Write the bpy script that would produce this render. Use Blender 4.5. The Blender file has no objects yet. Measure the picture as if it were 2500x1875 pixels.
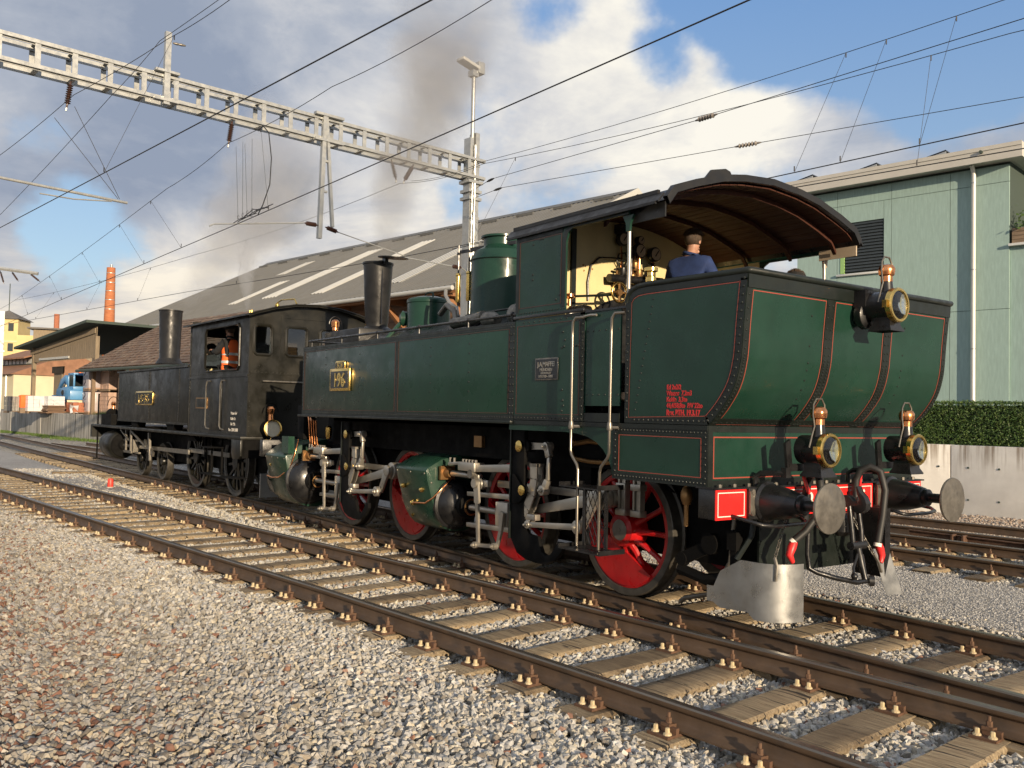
import bpy, bmesh, math, random
from mathutils import Vector, Matrix, Quaternion
R = math.radians; PI = math.pi
rnd = random.Random(7)
sc = bpy.context.scene; COL = sc.collection

# ------------------------------------------------------------------ camera, sky, sun, exposure
cam_d = bpy.data.cameras.new('camera'); cam = bpy.data.objects.new('camera', cam_d); COL.objects.link(cam)
cam_d.sensor_width = 36; cam_d.lens = 31.38; cam_d.clip_start = .05; cam_d.clip_end = 6000
_ya, _pi, _ro = R(54.387), R(2.003), R(1.231)
_F = Vector((-math.sin(_ya)*math.cos(_pi), math.cos(_ya)*math.cos(_pi), math.sin(_pi)))
_R = _F.cross(Vector((0, 0, 1))).normalized(); _U = _R.cross(_F)
_R, _U = math.cos(_ro)*_R + math.sin(_ro)*_U, -math.sin(_ro)*_R + math.cos(_ro)*_U
cam.matrix_world = Matrix(((_R.x, _U.x, -_F.x, 5.471), (_R.y, _U.y, -_F.y, -6.739), (_R.z, _U.z, -_F.z, 1.699), (0, 0, 0, 1)))
sc.camera = cam

SUN_EL, SUN_AZ = 11.5, -10.0          # degrees; azimuth from +X, negative towards the camera's side
to_sun = Vector((math.cos(R(SUN_EL))*math.cos(R(SUN_AZ)), math.cos(R(SUN_EL))*math.sin(R(SUN_AZ)), math.sin(R(SUN_EL))))
sun_d = bpy.data.lights.new('sun', 'SUN'); sun_d.energy = 4.6; sun_d.angle = R(.53); sun_d.color = (1.0, .80, .56)
sun = bpy.data.objects.new('sun', sun_d); COL.objects.link(sun)
sun.rotation_euler = to_sun.to_track_quat('Z', 'Y').to_euler(); sun.location = (30, -6, 12)

sc.view_settings.view_transform = 'Standard'; sc.view_settings.look = 'None'
sc.view_settings.exposure = .45; sc.view_settings.gamma = 1.0; sc.view_settings.use_curve_mapping = False
sc.cycles.max_bounces = 8; sc.cycles.transparent_max_bounces = 16; sc.cycles.volume_bounces = 1
sc.cycles.use_denoising = True; sc.cycles.use_adaptive_sampling = True; sc.cycles.adaptive_threshold = .02
sc.cycles.volume_step_rate = 2.0; sc.cycles.volume_max_steps = 160
sc.cycles.caustics_reflective = False; sc.cycles.caustics_refractive = False

class N:
    """small node-tree writer"""
    def __init__(s, tree): s.t = tree; s.n = tree.nodes; s.l = tree.links
    def new(s, kind, **kw):
        nd = s.n.new(kind); ins = kw.pop('ins', {})
        for k, v in kw.items(): setattr(nd, k, v)
        for k, v in ins.items(): s.put(nd.inputs[k], v)
        return nd
    def put(s, sock, v):
        if isinstance(v, bpy.types.NodeSocket): s.l.new(v, sock)
        elif isinstance(v, bpy.types.Node): s.l.new(v.outputs[0], sock)
        else: sock.default_value = v
    def math(s, op, a, b=0., c=None):
        nd = s.n.new('ShaderNodeMath'); nd.operation = op; s.put(nd.inputs[0], a); s.put(nd.inputs[1], b)
        if c is not None: s.put(nd.inputs[2], c)
        return nd.outputs[0]
    def vmath(s, op, a, b=(0, 0, 0)):
        nd = s.n.new('ShaderNodeVectorMath'); nd.operation = op; s.put(nd.inputs[0], a)
        if op == 'SCALE': s.put(nd.inputs['Scale'], b)
        else: s.put(nd.inputs[1], b)
        return nd.outputs['Value'] if op in ('DOT_PRODUCT', 'LENGTH') else nd.outputs[0]
    def noise(s, vec, scale, detail=4, rough=.55, dist=0.):
        nd = s.n.new('ShaderNodeTexNoise'); s.put(nd.inputs['Vector'], vec)
        nd.inputs['Scale'].default_value = scale; nd.inputs['Detail'].default_value = detail
        nd.inputs['Roughness'].default_value = rough; nd.inputs['Distortion'].default_value = dist
        return nd.outputs[0]
    def rng(s, v, a, b, c=0., d=1., smooth=True):
        nd = s.n.new('ShaderNodeMapRange'); s.put(nd.inputs[0], v)
        if smooth: nd.interpolation_type = 'SMOOTHSTEP'
        for i, x in enumerate((a, b, c, d)): s.put(nd.inputs[i+1], x)
        return nd.outputs[0]
    def ramp(s, v, stops):
        nd = s.n.new('ShaderNodeValToRGB'); s.put(nd.inputs[0], v); cr = nd.color_ramp
        while len(cr.elements) < len(stops): cr.elements.new(.5)
        for e, (p, c) in zip(cr.elements, stops): e.position = p; e.color = (*c, 1)
        return nd.outputs[0]
    def mix(s, f, a, b, mode='MIX'):
        nd = s.n.new('ShaderNodeMix'); nd.data_type = 'RGBA'; nd.blend_type = mode
        s.put(nd.inputs[0], f)
        for i, x in ((6, a), (7, b)):
            s.put(nd.inputs[i], (*x, 1) if isinstance(x, tuple) and len(x) == 3 else x)
        return nd.outputs[2]

world = bpy.data.worlds.new('World'); sc.world = world; world.use_nodes = True
w = N(world.node_tree); w.n.clear()
sky = w.new('ShaderNodeTexSky', sky_type='NISHITA', sun_disc=False, sun_elevation=R(SUN_EL), sun_rotation=R(90-SUN_AZ))
sky.altitude = 500; sky.air_density = 1.0; sky.dust_density = .6; sky.ozone_density = 1.6
dirn = w.new('ShaderNodeTexCoord').outputs['Generated']
sep = w.new('ShaderNodeSeparateXYZ', ins={0: dirn}).outputs
zz = w.math('ADD', w.math('MAXIMUM', sep[2], 0.0), .22)
pl = w.new('ShaderNodeCombineXYZ', ins={0: w.math('DIVIDE', sep[0], zz), 1: w.math('DIVIDE', sep[1], zz), 2: w.math('MULTIPLY', sep[2], 1.5)}).outputs[0]
def blob(d, inner, outer, amp):
    k = w.vmath('DOT_PRODUCT', w.vmath('NORMALIZE', dirn), d)
    return w.rng(k, math.cos(R(outer)), math.cos(R(inner)), 0., amp)
def total(*a):
    t = a[0]
    for x in a[1:]: t = w.math('ADD', t, x)
    return t
wob = w.math('MULTIPLY', w.math('SUBTRACT', w.noise(dirn, 9., 5, .6), .5), .55)
n1 = w.noise(pl, 1.15, 9, .56, .25)
cover = total(w.math('MULTIPLY', w.math('SUBTRACT', n1, .5), .9), .60, wob, blob((-.61, .683, .401), 1, 6, -.26), blob((-.668, .649, .364), .5, 3, -.20), blob((-.549, .735, .398), 1, 6, -.26), blob((-.436, .817, .378), 2, 8, -.36), blob((-.72, .552, .42), .5, 3, -.2),
              blob((-.966, .125, .226), 1, 6, -.30), blob((-.971, .176, .161), 1, 5, -.24), blob((-.824, .513, .238), .5, 3, -.30), blob((-.658, .676, .325), 3, 7, .16), blob((-.92, .21, .32), 8, 20, .16))
mask = w.rng(cover, .36, .58)
shade = total(w.noise(pl, 1.9, 8, .62, .4), w.math('MULTIPLY', wob, .5), blob((-.942, .143, .304), 4, 13, -.16), blob((-.896, .281, .343), 4, 12, -.13), blob((-.954, .209, .213), 1, 6, -.10),
              blob((-.981, .115, .159), 1, 5, -.08), blob((-.658, .676, .333), 3, 10, .22), blob((-.795, .481, .37), 3, 12, .06), blob((-.954, .26, .148), 1, 6, .22), blob((-.472, .825, .30), 3, 10, -.04), blob((-.984, .15, .094), 2, 8, .14))
warm = w.rng(sep[2], .02, .30)
ccol = w.mix(warm, w.ramp(shade, [(.22, (2.3, 2.6, 3.3)), (.42, (3.6, 3.8, 4.2)), (.60, (5.6, 5.2, 4.7)), (.76, (7.2, 6.4, 5.2))]),
             w.ramp(shade, [(.22, (2.2, 2.6, 3.4)), (.42, (3.2, 3.5, 4.1)), (.60, (5.0, 5.0, 5.1)), (.78, (7.2, 6.9, 6.2))]))
blue = w.mix(1., w.mix(.55, sky.outputs[0], w.ramp(sep[2], [(0., (4.6, 5.1, 5.4)), (.10, (3.6, 4.7, 5.8)), (.45, (1.5, 3.0, 6.0)), (1., (1.0, 2.2, 5.2))])), (1, 1, 1), 'MULTIPLY')
bg = w.new('ShaderNodeBackground', ins={'Color': w.mix(mask, blue, ccol), 'Strength': .1})
w.l.new(bg.outputs[0], w.new('ShaderNodeOutputWorld').inputs[0])

# ------------------------------------------------------------------ geometry helpers
class G:
    """collects shapes; build() links them as ONE mesh object"""
    def __init__(s): s.v = []; s.f = []
    def add(s, vs, fs):
        o = len(s.v); s.v += [tuple(p) for p in vs]; s.f += [[i+o for i in q] for q in fs]; return s
    def box(s, x0, x1, y0, y1, z0, z1):
        return s.add([(x, y, z) for x in (x0, x1) for y in (y0, y1) for z in (z0, z1)],
                     [(0, 1, 3, 2), (4, 6, 7, 5), (0, 4, 5, 1), (2, 3, 7, 6), (0, 2, 6, 4), (1, 5, 7, 3)])
    def obox(s, c, ax, ay, az):      # box with half-axis vectors
        c, ax, ay, az = map(Vector, (c, ax, ay, az))
        return s.add([c+i*ax+j*ay+k*az for i in (-1, 1) for j in (-1, 1) for k in (-1, 1)],
                     [(0, 1, 3, 2), (4, 6, 7, 5), (0, 4, 5, 1), (2, 3, 7, 6), (0, 2, 6, 4), (1, 5, 7, 3)])
    def prism(s, pts, axis, a0, a1):  # polygon in the plane across axis: x:(y,z) y:(x,z) z:(x,y)
        def p(q, a): return (a, q[0], q[1]) if axis == 'x' else (q[0], a, q[1]) if axis == 'y' else (q[0], q[1], a)
        n = len(pts)
        return s.add([p(q, a0) for q in pts]+[p(q, a1) for q in pts],
                     [list(range(n))[::-1], list(range(n, 2*n))]+[(i, (i+1) % n, n+(i+1) % n, n+i) for i in range(n)])
    def tube(s, path, r, n=8, cap=True, closed=False, flat=1.):
        P = [Vector(p) for p in path]; m = len(P); rr = r if isinstance(r, (list, tuple)) else [r]*m
        T = [((P[(i+1) % m]-P[i-1]) if closed else (P[min(i+1, m-1)]-P[max(i-1, 0)])).normalized() for i in range(m)]
        u = T[0].orthogonal().normalized()
        if abs(T[0].z) < .9: u = T[0].cross(Vector((0, 0, 1))).normalized()
        vs = []
        for i in range(m):
            if i:
                q = T[i-1].rotation_difference(T[i]); u = q @ u
            u = (u-T[i]*u.dot(T[i])).normalized(); b = T[i].cross(u)
            for k in range(n):
                a = 2*PI*k/n; vs.append(P[i]+rr[i]*(math.cos(a)*u+math.sin(a)*b*flat))
        fs = [(i*n+k, i*n+(k+1) % n, (i+1)*n+(k+1) % n, (i+1)*n+k) for i in range(m-1) for k in range(n)]
        if closed: fs += [((m-1)*n+k, (m-1)*n+(k+1) % n, (k+1) % n, k) for k in range(n)]
        elif cap: fs += [list(range(n))[::-1], list(range((m-1)*n, m*n))]
        return s.add(vs, fs)
    def cyl(s, p0, p1, r0, r1=None, n=16): return s.tube([p0, p1], [r0, r0 if r1 is None else r1], n)
    def lathe(s, prof, o, d=(0, 0, 1), n=24, u=None, ring=False):   # prof: (radius, distance along d)
        o = Vector(o); d = Vector(d).normalized(); u = Vector(u) if u else d.orthogonal().normalized(); b = d.cross(u); vs = []
        for r, h in prof:
            for k in range(n):
                a = 2*PI*k/n; vs.append(o+d*h+max(r, 1e-4)*(math.cos(a)*u+math.sin(a)*b))
        m = len(prof)
        fs = [(i*n+k, i*n+(k+1) % n, (i+1)*n+(k+1) % n, (i+1)*n+k) for i in range(m-1) for k in range(n)]
        if ring: return s.add(vs, fs+[((m-1)*n+k, (m-1)*n+(k+1) % n, (k+1) % n, k) for k in range(n)])
        return s.add(vs, fs+[list(range(n))[::-1], list(range((m-1)*n, m*n))])
    def ball(s, c, r, n=10, sx=1, sy=1, sz=1):
        c = Vector(c); m = max(4, n//2); vs = []
        for i in range(1, m):
            t = PI*i/m
            for k in range(n):
                a = 2*PI*k/n; vs.append(c+Vector((sx*r*math.sin(t)*math.cos(a), sy*r*math.sin(t)*math.sin(a), sz*r*math.cos(t))))
        vs += [c+Vector((0, 0, r*sz)), c-Vector((0, 0, r*sz))]; t, b = len(vs)-2, len(vs)-1
        fs = [(i*n+k, (i+1)*n+k, (i+1)*n+(k+1) % n, i*n+(k+1) % n) for i in range(m-2) for k in range(n)]
        fs += [(t, k, (k+1) % n) for k in range(n)]+[(b, (m-2)*n+(k+1) % n, (m-2)*n+k) for k in range(n)]
        return s.add(vs, fs)
    def rivet(s, c, d, r=.011, h=.6):
        return s.lathe([(r, 0), (r*.8, r*h*.6), (r*.3, r*h)], c, d, 6)
    def rivets(s, p0, p1, step, d, r=.011):
        p0, p1 = Vector(p0), Vector(p1); n = max(1, round((p1-p0).length/step))
        for i in range(n+1): s.rivet(p0.lerp(p1, i/n), d, r)
        return s
    def loft(s, rows, closed=False):
        n = len(rows[0]); vs = [p for r in rows for p in r]
        m = n if closed else n-1
        return s.add(vs, [(i*n+k, i*n+(k+1) % n, (i+1)*n+(k+1) % n, (i+1)*n+k) for i in range(len(rows)-1) for k in range(m)])
    def mesh(s, name, mt=None, smooth=None, bevel=0):
        me = bpy.data.meshes.new(name); me.from_pydata(s.v, [], s.f); me.validate()
        bm = bmesh.new(); bm.from_mesh(me); bmesh.ops.recalc_face_normals(bm, faces=bm.faces)
        if bevel:
            es = [e for e in bm.edges if len(e.link_faces) == 2 and e.calc_face_angle(0) > .6]
            bmesh.ops.bevel(bm, geom=es, offset=bevel, segments=2, affect='EDGES', profile=.5, clamp_overlap=True)
        bm.to_mesh(me); bm.free()
        if smooth:
            for p in me.polygons: p.use_smooth = True
            me.set_sharp_from_angle(angle=R(smooth))
        if mt: me.materials.append(mt)
        return me
    def build(s, name, mt, parent=None, smooth=35, bevel=0, kind=None):
        return link(name, s.mesh(name, mt, smooth, bevel), parent, kind)
def link(name, me, parent=None, kind=None):
    o = bpy.data.objects.new(name, me); COL.objects.link(o)
    if parent:
        o.parent = parent
        if parent.get('world'):
            if parent.type == 'EMPTY': o.matrix_parent_inverse = Matrix.Translation(-parent.location)
            o['world'] = 1
    if kind: o['kind'] = kind
    return o
def thing(name, label, cat, loc=(0, 0, 0), group=None, local=False):
    """Empty at the thing's base. Its parts are given in world coordinates unless local."""
    o = bpy.data.objects.new(name, None); COL.objects.link(o); o.location = loc; o.empty_display_size = .2
    tag(o, label, cat, group)
    if not local: o['world'] = 1
    return o
def tag(o, label, cat, group=None):
    o['label'] = label; o['category'] = cat
    if group: o['group'] = group
    return o
def sub(parent, name, g, mt, **k): return g.build(name, mt, parent, **k)
def copy_tree(o, loc=None, rz=None, parent=None, label=None):
    c = o.copy(); COL.objects.link(c); c.parent = parent
    if loc is not None: c.location = loc
    if rz is not None: c.rotation_euler = (0, 0, rz)
    if label: c['label'] = label
    for ch in o.children: copy_tree(ch, parent=c)
    return c
def struct(o): o['kind'] = 'structure'; return o
def text(name, s, size, mt, M, parent, ext=.002, align='LEFT', sx=1., bold=0., sp=1.):
    cu = bpy.data.curves.new('t', 'FONT'); cu.body = s; cu.size = size; cu.extrude = ext; cu.align_x = align; cu.offset = bold; cu.space_character = sp
    t = bpy.data.objects.new('t', cu); COL.objects.link(t); bpy.context.view_layer.update()
    me = bpy.data.meshes.new_from_object(t.evaluated_get(bpy.context.evaluated_depsgraph_get()))
    bpy.data.objects.remove(t); me.name = name; me.materials.clear(); me.materials.append(mt)
    me.transform(M @ Matrix.Diagonal((sx, 1, 1, 1)))
    return link(name, me, parent)
def side_m(x, y, z): return Matrix(((1, 0, 0, x), (0, 0, -1, y), (0, 1, 0, z), (0, 0, 0, 1)))     # text on a wall facing -Y
def rear_m(x, y, z): return Matrix(((0, 0, 1, x), (1, 0, 0, y), (0, 1, 0, z), (0, 0, 0, 1)))      # text on a wall facing +X

# ------------------------------------------------------------------ materials
def mat(name, col, rough=.5, metal=0., var=.0, vs=6., bump=0., bs=40., coat=0., rvar=0., col2=None, stretch=None, spec=.5, c2pos=(.45, .7), sss=0, emit=None):
    m = bpy.data.materials.new(name); m.use_nodes = True; t = N(m.node_tree); t.n.clear()
    b = t.new('ShaderNodeBsdfPrincipled'); o = t.new('ShaderNodeOutputMaterial'); t.l.new(b.outputs[0], o.inputs[0])
    co = t.new('ShaderNodeTexCoord').outputs['Object']
    if stretch: co = t.vmath('MULTIPLY', co, stretch)
    c = (*col, 1)
    if var:
        n = t.noise(co, vs, 6, .6)
        c = t.mix(1., c, t.ramp(n, [(.25, (1-var,)*3), (.75, (1+var,)*3)]), 'MULTIPLY')
    if col2: c = t.mix(t.rng(t.noise(co, vs*.7, 7, .65), *c2pos), c, (*col2, 1))
    t.put(b.inputs['Base Color'], c); b.inputs['Metallic'].default_value = metal; b.inputs['Specular IOR Level'].default_value = spec
    if rvar: t.put(b.inputs['Roughness'], t.rng(t.noise(co, vs*1.7, 6, .6), .3, .7, max(.02, rough-rvar), min(1, rough+rvar)))
    else: b.inputs['Roughness'].default_value = rough
    if coat: b.inputs['Coat Weight'].default_value = coat; b.inputs['Coat Roughness'].default_value = .12
    if bump:
        bn = t.new('ShaderNodeBump', ins={'Strength': bump, 'Distance': .02, 'Height': t.noise(co, bs, 5, .6)}); t.l.new(bn.outputs[0], b.inputs['Normal'])
    if emit: b.inputs['Emission Color'].default_value = (*emit[0], 1); b.inputs['Emission Strength'].default_value = emit[1]
    return m
M = {}
M['green'] = mat('green_paint', (.011, .040, .027), .34, 0, .22, 2.6, .035, 7., .12, .12, spec=.3)
M['green2'] = mat('green_paint_jacket', (.013, .046, .029), .36, 0, .25, 4., .04, 9., .25, .12, spec=.35)
M['band'] = mat('dark_border_paint', (.010, .014, .012), .42, 0, .25, 5., .04, 20, .08, .12, spec=.35)
M['black'] = mat('black_paint', (.010, .010, .011), .36, 0, .4, 5., .06, 25., .15, .15)
M['soot'] = mat('sooty_black', (.0045, .0043, .0042), .8, 0, .4, 4., .1, 30., 0, .1, spec=.15)
M['smokebox'] = mat('smokebox_black', (.020, .020, .0205), .42, .35, .3, 4., .06, 25., 0, .15)
M['bloco'] = mat('worn_black_paint', (.010, .010, .008), .40, .0, .3, 2.2, .06, 14., .06, .14, col2=(.017, .0155, .011), spec=.3)
M['lining'] = mat('red_lining', (.30, .060, .040), .45)
M['lining2'] = mat('faded_red_lining', (.075, .026, .018), .45)
M['red'] = mat('red_wheel_paint', (.42, .008, .010), .36, 0, .25, 7., .03, 30., .25, .12)
M['redbeam'] = mat('red_beam_paint', (.75, .022, .020), .38, 0, .08, 6., 0, 0, .2)
M['white'] = mat('white_lettering', (.78, .74, .66), .5)
M['redtext'] = mat('red_lettering', (.55, .03, .03), .5)
M['steel'] = mat('bright_steel', (.43, .40, .345), .38, .75, .10, 5., .0, 60., 0, .08)
M['steel2'] = mat('dull_steel', (.20, .185, .16), .45, .7, .35, 9., .06, 50., 0, .12)
M['tyre'] = mat('tyre_steel', (.10, .092, .078), .5, .6, .35, 12., .06, 60)
M['galv'] = mat('galvanised_steel', (.40, .41, .40), .42, .55, .16, 5., .05, 60., 0, .12)
M['brass'] = mat('brass', (.72, .50, .16), .24, 1., .15, 12., .02, 50., 0, .08)
M['copper'] = mat('copper', (.78, .33, .14), .22, 1., .2, 12., .03, 40., 0, .08)
M['bronze'] = mat('dull_bronze', (.30, .17, .07), .4, .8, .3, 14.)
M['cream'] = mat('cream_cab_paint', (.66, .56, .30), .42, 0, .12, 3., .03, 20., .1, .1)
M['creamdull'] = mat('cream_roof_board', (.52, .42, .30), .5, 0, .2, 3.)
M['plank'] = mat('varnished_plank', (.060, .022, .014), .65, 0, .3, 3., .05, 18., 0, .1, stretch=(1, 8, 8), spec=.2)
M['rubber'] = mat('black_rubber', (.018, .018, .018), .55, 0, .3, 8.)
M['hosered'] = mat('red_coupling_paint', (.65, .03, .03), .4)
M['sheet'] = mat('grey_sheet_steel', (.36, .365, .36), .36, .75, .25, 3., .03, 18., 0, .14)
M['glass'] = mat('dark_glass', (.02, .025, .028), .05, 0, spec=.6)
M['coalcap'] = mat('dark_cloth', (.012, .013, .014), .85, 0, .4, 20, .3, 120)
M['bluecloth'] = mat('blue_cloth', (.016, .036, .125), .85, 0, .3, 9., .25, 60)
M['skin'] = mat('skin', (.50, .27, .19), .5, 0, .12, 20)
M['hair'] = mat('brown_hair', (.06, .038, .024), .6, 0, .5, 60., .6, 160, stretch=(1, 1, .3))
M['hivis'] = mat('orange_hi_vis', (.95, .16, .03), .7, 0, .1, 8)
M['reflect'] = mat('silver_reflective_tape', (.6, .6, .6), .35, .4)
M['concrete'] = mat('concrete', (.44, .42, .37), .85, 0, .16, 1.6, .2, 30.)
def glassmat(name, col, alpha):
    m = bpy.data.materials.new(name); m.use_nodes = True; t = N(m.node_tree); t.n.clear()
    g = t.new('ShaderNodeBsdfGlossy', ins={'Color': (1, 1, 1, 1), 'Roughness': .02}); tr = t.new('ShaderNodeBsdfTransparent', ins={'Color': (*col, 1)})
    fr = t.new('ShaderNodeFresnel', ins={'IOR': 1.5}); mx = t.new('ShaderNodeMixShader', ins={0: t.math('ADD', fr.outputs[0], alpha), 1: tr.outputs[0], 2: g.outputs[0]})
    t.l.new(mx.outputs[0], t.new('ShaderNodeOutputMaterial').inputs[0]); return m
M['handrail'] = mat('worn_handrail_steel', (.24, .215, .18), .28, .85, .15, 8.)
M['pane'] = glassmat('window_glass', (.75, .78, .76), .03)
# ------------------------------------------------------------------ ground, ballast, tracks
def stone_mat(name, stops, red=0.):
    m = bpy.data.materials.new(name); m.use_nodes = True; t = N(m.node_tree); t.n.clear()
    b = t.new('ShaderNodeBsdfPrincipled', ins={'Roughness': .78}); t.l.new(b.outputs[0], t.new('ShaderNodeOutputMaterial').inputs[0])
    oi = t.new('ShaderNodeObjectInfo'); rn = oi.outputs['Random']
    c = t.ramp(rn, stops)
    if red:
        ly = t.new('ShaderNodeSeparateXYZ', ins={0: oi.outputs['Location']}).outputs
        share = t.math('ADD', t.rng(ly[1], -4.3, -6.2, .015, red), t.math('MULTIPLY', t.math('SUBTRACT', t.noise(oi.outputs['Location'], .9, 3), .5), .5*red))
        pick = t.math('LESS_THAN', t.math('FRACT', t.math('MULTIPLY', rn, 37.7)), share)
        c = t.mix(pick, c, t.ramp(t.math('FRACT', t.math('MULTIPLY', rn, 91.3)), [(0, (.16, .085, .060)), (.5, (.32, .165, .11)), (1, (.42, .27, .20))]))
        c = t.mix(t.rng(ly[1], -3.4, -5.6, .12, .62), c, t.mix(1., c, (.50, .46, .42), 'MULTIPLY'))      # older, browner stone towards the yard path
    co = t.new('ShaderNodeTexCoord').outputs['Object']
    c = t.mix(1., c, t.ramp(t.noise(co, 1.6, 4, .6), [(.3, (.62,)*3), (.7, (1.12,)*3)]), 'MULTIPLY')
    t.put(b.inputs['Base Color'], c)
    return m
STONES = [(0, (.20, .175, .145)), (.14, (.33, .31, .27)), (.30, (.41, .41, .40)), (.45, (.50, .455, .36)), (.60, (.47, .48, .49)), (.75, (.58, .52, .39)), (.88, (.62, .61, .575)), (1., (.40, .335, .24))]
M['stone'] = stone_mat('ballast_stone', STONES, .24)
M['stone_r'] = stone_mat('brown_ballast_stone', [(0, (.17, .125, .09)), (.3, (.33, .245, .185)), (.55, (.46, .365, .285)), (.8, (.37, .335, .30)), (1, (.54, .48, .40))])
M['fine'] = stone_mat('fine_gravel_stone', [(0, (.18, .175, .165)), (.35, (.36, .355, .34)), (.7, (.48, .475, .46)), (1, (.62, .61, .59))])
def bed_mat(name, stops, vs, bump, dark=.35):
    m = bpy.data.materials.new(name); m.use_nodes = True; t = N(m.node_tree); t.n.clear()
    b = t.new('ShaderNodeBsdfPrincipled', ins={'Roughness': .85}); t.l.new(b.outputs[0], t.new('ShaderNodeOutputMaterial').inputs[0])
    co = t.new('ShaderNodeTexCoord').outputs['Object']
    v = t.new('ShaderNodeTexVoronoi', ins={'Vector': co, 'Scale': vs}); v2 = t.new('ShaderNodeTexVoronoi', feature='DISTANCE_TO_EDGE', ins={'Vector': co, 'Scale': vs})
    rn = t.new('ShaderNodeSeparateColor', ins={0: v.outputs['Color']}).outputs[0]
    c = t.mix(t.rng(v2.outputs[0], .0, .12), (dark*.12,)*3, t.ramp(rn, stops))
    c = t.mix(1., c, t.ramp(t.noise(co, .35, 4), [(.3, (.82,)*3), (.7, (1.15,)*3)]), 'MULTIPLY')
    t.put(b.inputs['Base Color'], c)
    bn = t.new('ShaderNodeBump', ins={'Strength': bump, 'Distance': .03, 'Height': t.rng(v2.outputs[0], 0., .4)}); t.l.new(bn.outputs[0], b.inputs['Normal'])
    return m
M['bed'] = bed_mat('ballast_bed', STONES, 17., .9)
M['path'] = bed_mat('fine_gravel', [(0, (.30, .295, .285)), (.5, (.40, .395, .385)), (1, (.52, .51, .50))], 62., .6, .8)
M['yard'] = bed_mat('yard_ground', [(0, (.20, .18, .15)), (.5, (.27, .25, .21)), (1, (.34, .31, .26))], 12., .4)
GZ = -.235
g = G(); g.box(-3000, 3000, -3000, 3000, -1.2, -.33); struct(g.build('ground', M['yard']))
def yc(x):      # centre line of the near track, which closes in on the locomotive's track
    P = [(12, -1.60), (6, -1.74), (2.9, -1.885), (.3, -2.10), (-3, -2.43), (-6, -2.80), (-10, -3.28), (-15, -3.80), (-23, -4.62), (-40, -6.35), (-70, -9.4)]
    for (x1, y1), (x0, y0) in zip(P, P[1:]):
        if x >= x0: return y0+(y1-y0)*(x-x0)/(x1-x0)
    return P[-1][1]
def yl(x):      # centre line of the locomotives' track
    P = [(99, 0), (-9.2, 0), (-11, -.04), (-12.5, -.11), (-14.5, -.2), (-18.3, -.35), (-24.4, -.55), (-29.4, -.74), (-43, -1.1), (-80, -2.1)]
    for (x1, y1), (x0, y0) in zip(P, P[1:]):
        if x >= x0: return y0+(y1-y0)*(x-x0)/(x1-x0)
    return P[-1][1]
def y3(x):      # track behind
    return 5.47+.055*(x+1.9) if x > -8 else 5.13+.137*(x+8)
def hgt(x, y):
    n = math.sin(x*1.7+y*2.3)*.006+math.sin(x*.63-y*1.1+1)*.008
    d = y-yc(x); side = min(1, max(0, (-d-.92)/.3))      # shoulder heaped against the near rail, towards the camera
    drop = min(1, max(0, (-d-2.3)/2.5))
    return GZ+n+.062*side-.05*drop
xs = [-64+i*.9 for i in range(84)]; ys = [-13+j*.45 for j in range(58)]
g = G(); g.loft([[(x, y, hgt(x, y)) for y in ys] for x in xs]); bed = struct(g.build('ballast_bed', M['bed'], smooth=80))
def stone_set(n, seed, mt, flat=.75):
    c = bpy.data.collections.new('stone_shapes_%d' % seed); r = random.Random(seed)
    for k in range(n):
        bm = bmesh.new()
        ax = (1, r.uniform(.62, .95), r.uniform(.45, flat))
        for _ in range(13):
            p = Vector((r.gauss(0, 1), r.gauss(0, 1), r.gauss(0, 1))).normalized()*r.uniform(.82, 1.05)
            bm.verts.new((p.x*ax[0], p.y*ax[1], p.z*ax[2]))
        h = bmesh.ops.convex_hull(bm, input=bm.verts)
        bmesh.ops.delete(bm, geom=list({e for e in h['geom_interior']+h['geom_unused'] if isinstance(e, bmesh.types.BMVert)}), context='VERTS')
        me = bpy.data.meshes.new('stone'); bm.to_mesh(me); bm.free(); me.materials.append(mt)
        c.objects.link(bpy.data.objects.new('stone', me))
    return c
def scatter(obj, coll, dens, smin, smax, seed, tilt=PI):
    ng = bpy.data.node_groups.new('scatter', 'GeometryNodeTree')
    ng.interface.new_socket('Geometry', in_out='INPUT', socket_type='NodeSocketGeometry'); ng.interface.new_socket('Geometry', in_out='OUTPUT', socket_type='NodeSocketGeometry')
    t = N(ng); gi = t.new('NodeGroupInput'); go = t.new('NodeGroupOutput')
    dp = t.new('GeometryNodeDistributePointsOnFaces', ins={'Mesh': gi.outputs[0], 'Density': dens, 'Seed': seed})
    ci = t.new('GeometryNodeCollectionInfo', ins={'Collection': coll, 'Separate Children': True, 'Reset Children': True})
    rv = t.new('FunctionNodeRandomValue', data_type='FLOAT_VECTOR'); rv.inputs[0].default_value = (-tilt, -tilt, -PI); rv.inputs[1].default_value = (tilt, tilt, PI)
    rs = t.new('FunctionNodeRandomValue', data_type='FLOAT'); rs.inputs[2].default_value = smin; rs.inputs[3].default_value = smax; rs.inputs['Seed'].default_value = 5
    ip = t.new('GeometryNodeInstanceOnPoints', ins={'Points': dp.outputs['Points'], 'Instance': ci.outputs[0], 'Pick Instance': True, 'Rotation': rv.outputs[0], 'Scale': rs.outputs[1]})
    jn = t.new('GeometryNodeJoinGeometry'); t.l.new(ip.outputs[0], jn.inputs[0])
    t.l.new(jn.outputs[0], go.inputs[0])
    md = obj.modifiers.new('scatter', 'NODES'); md.node_group = ng
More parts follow.
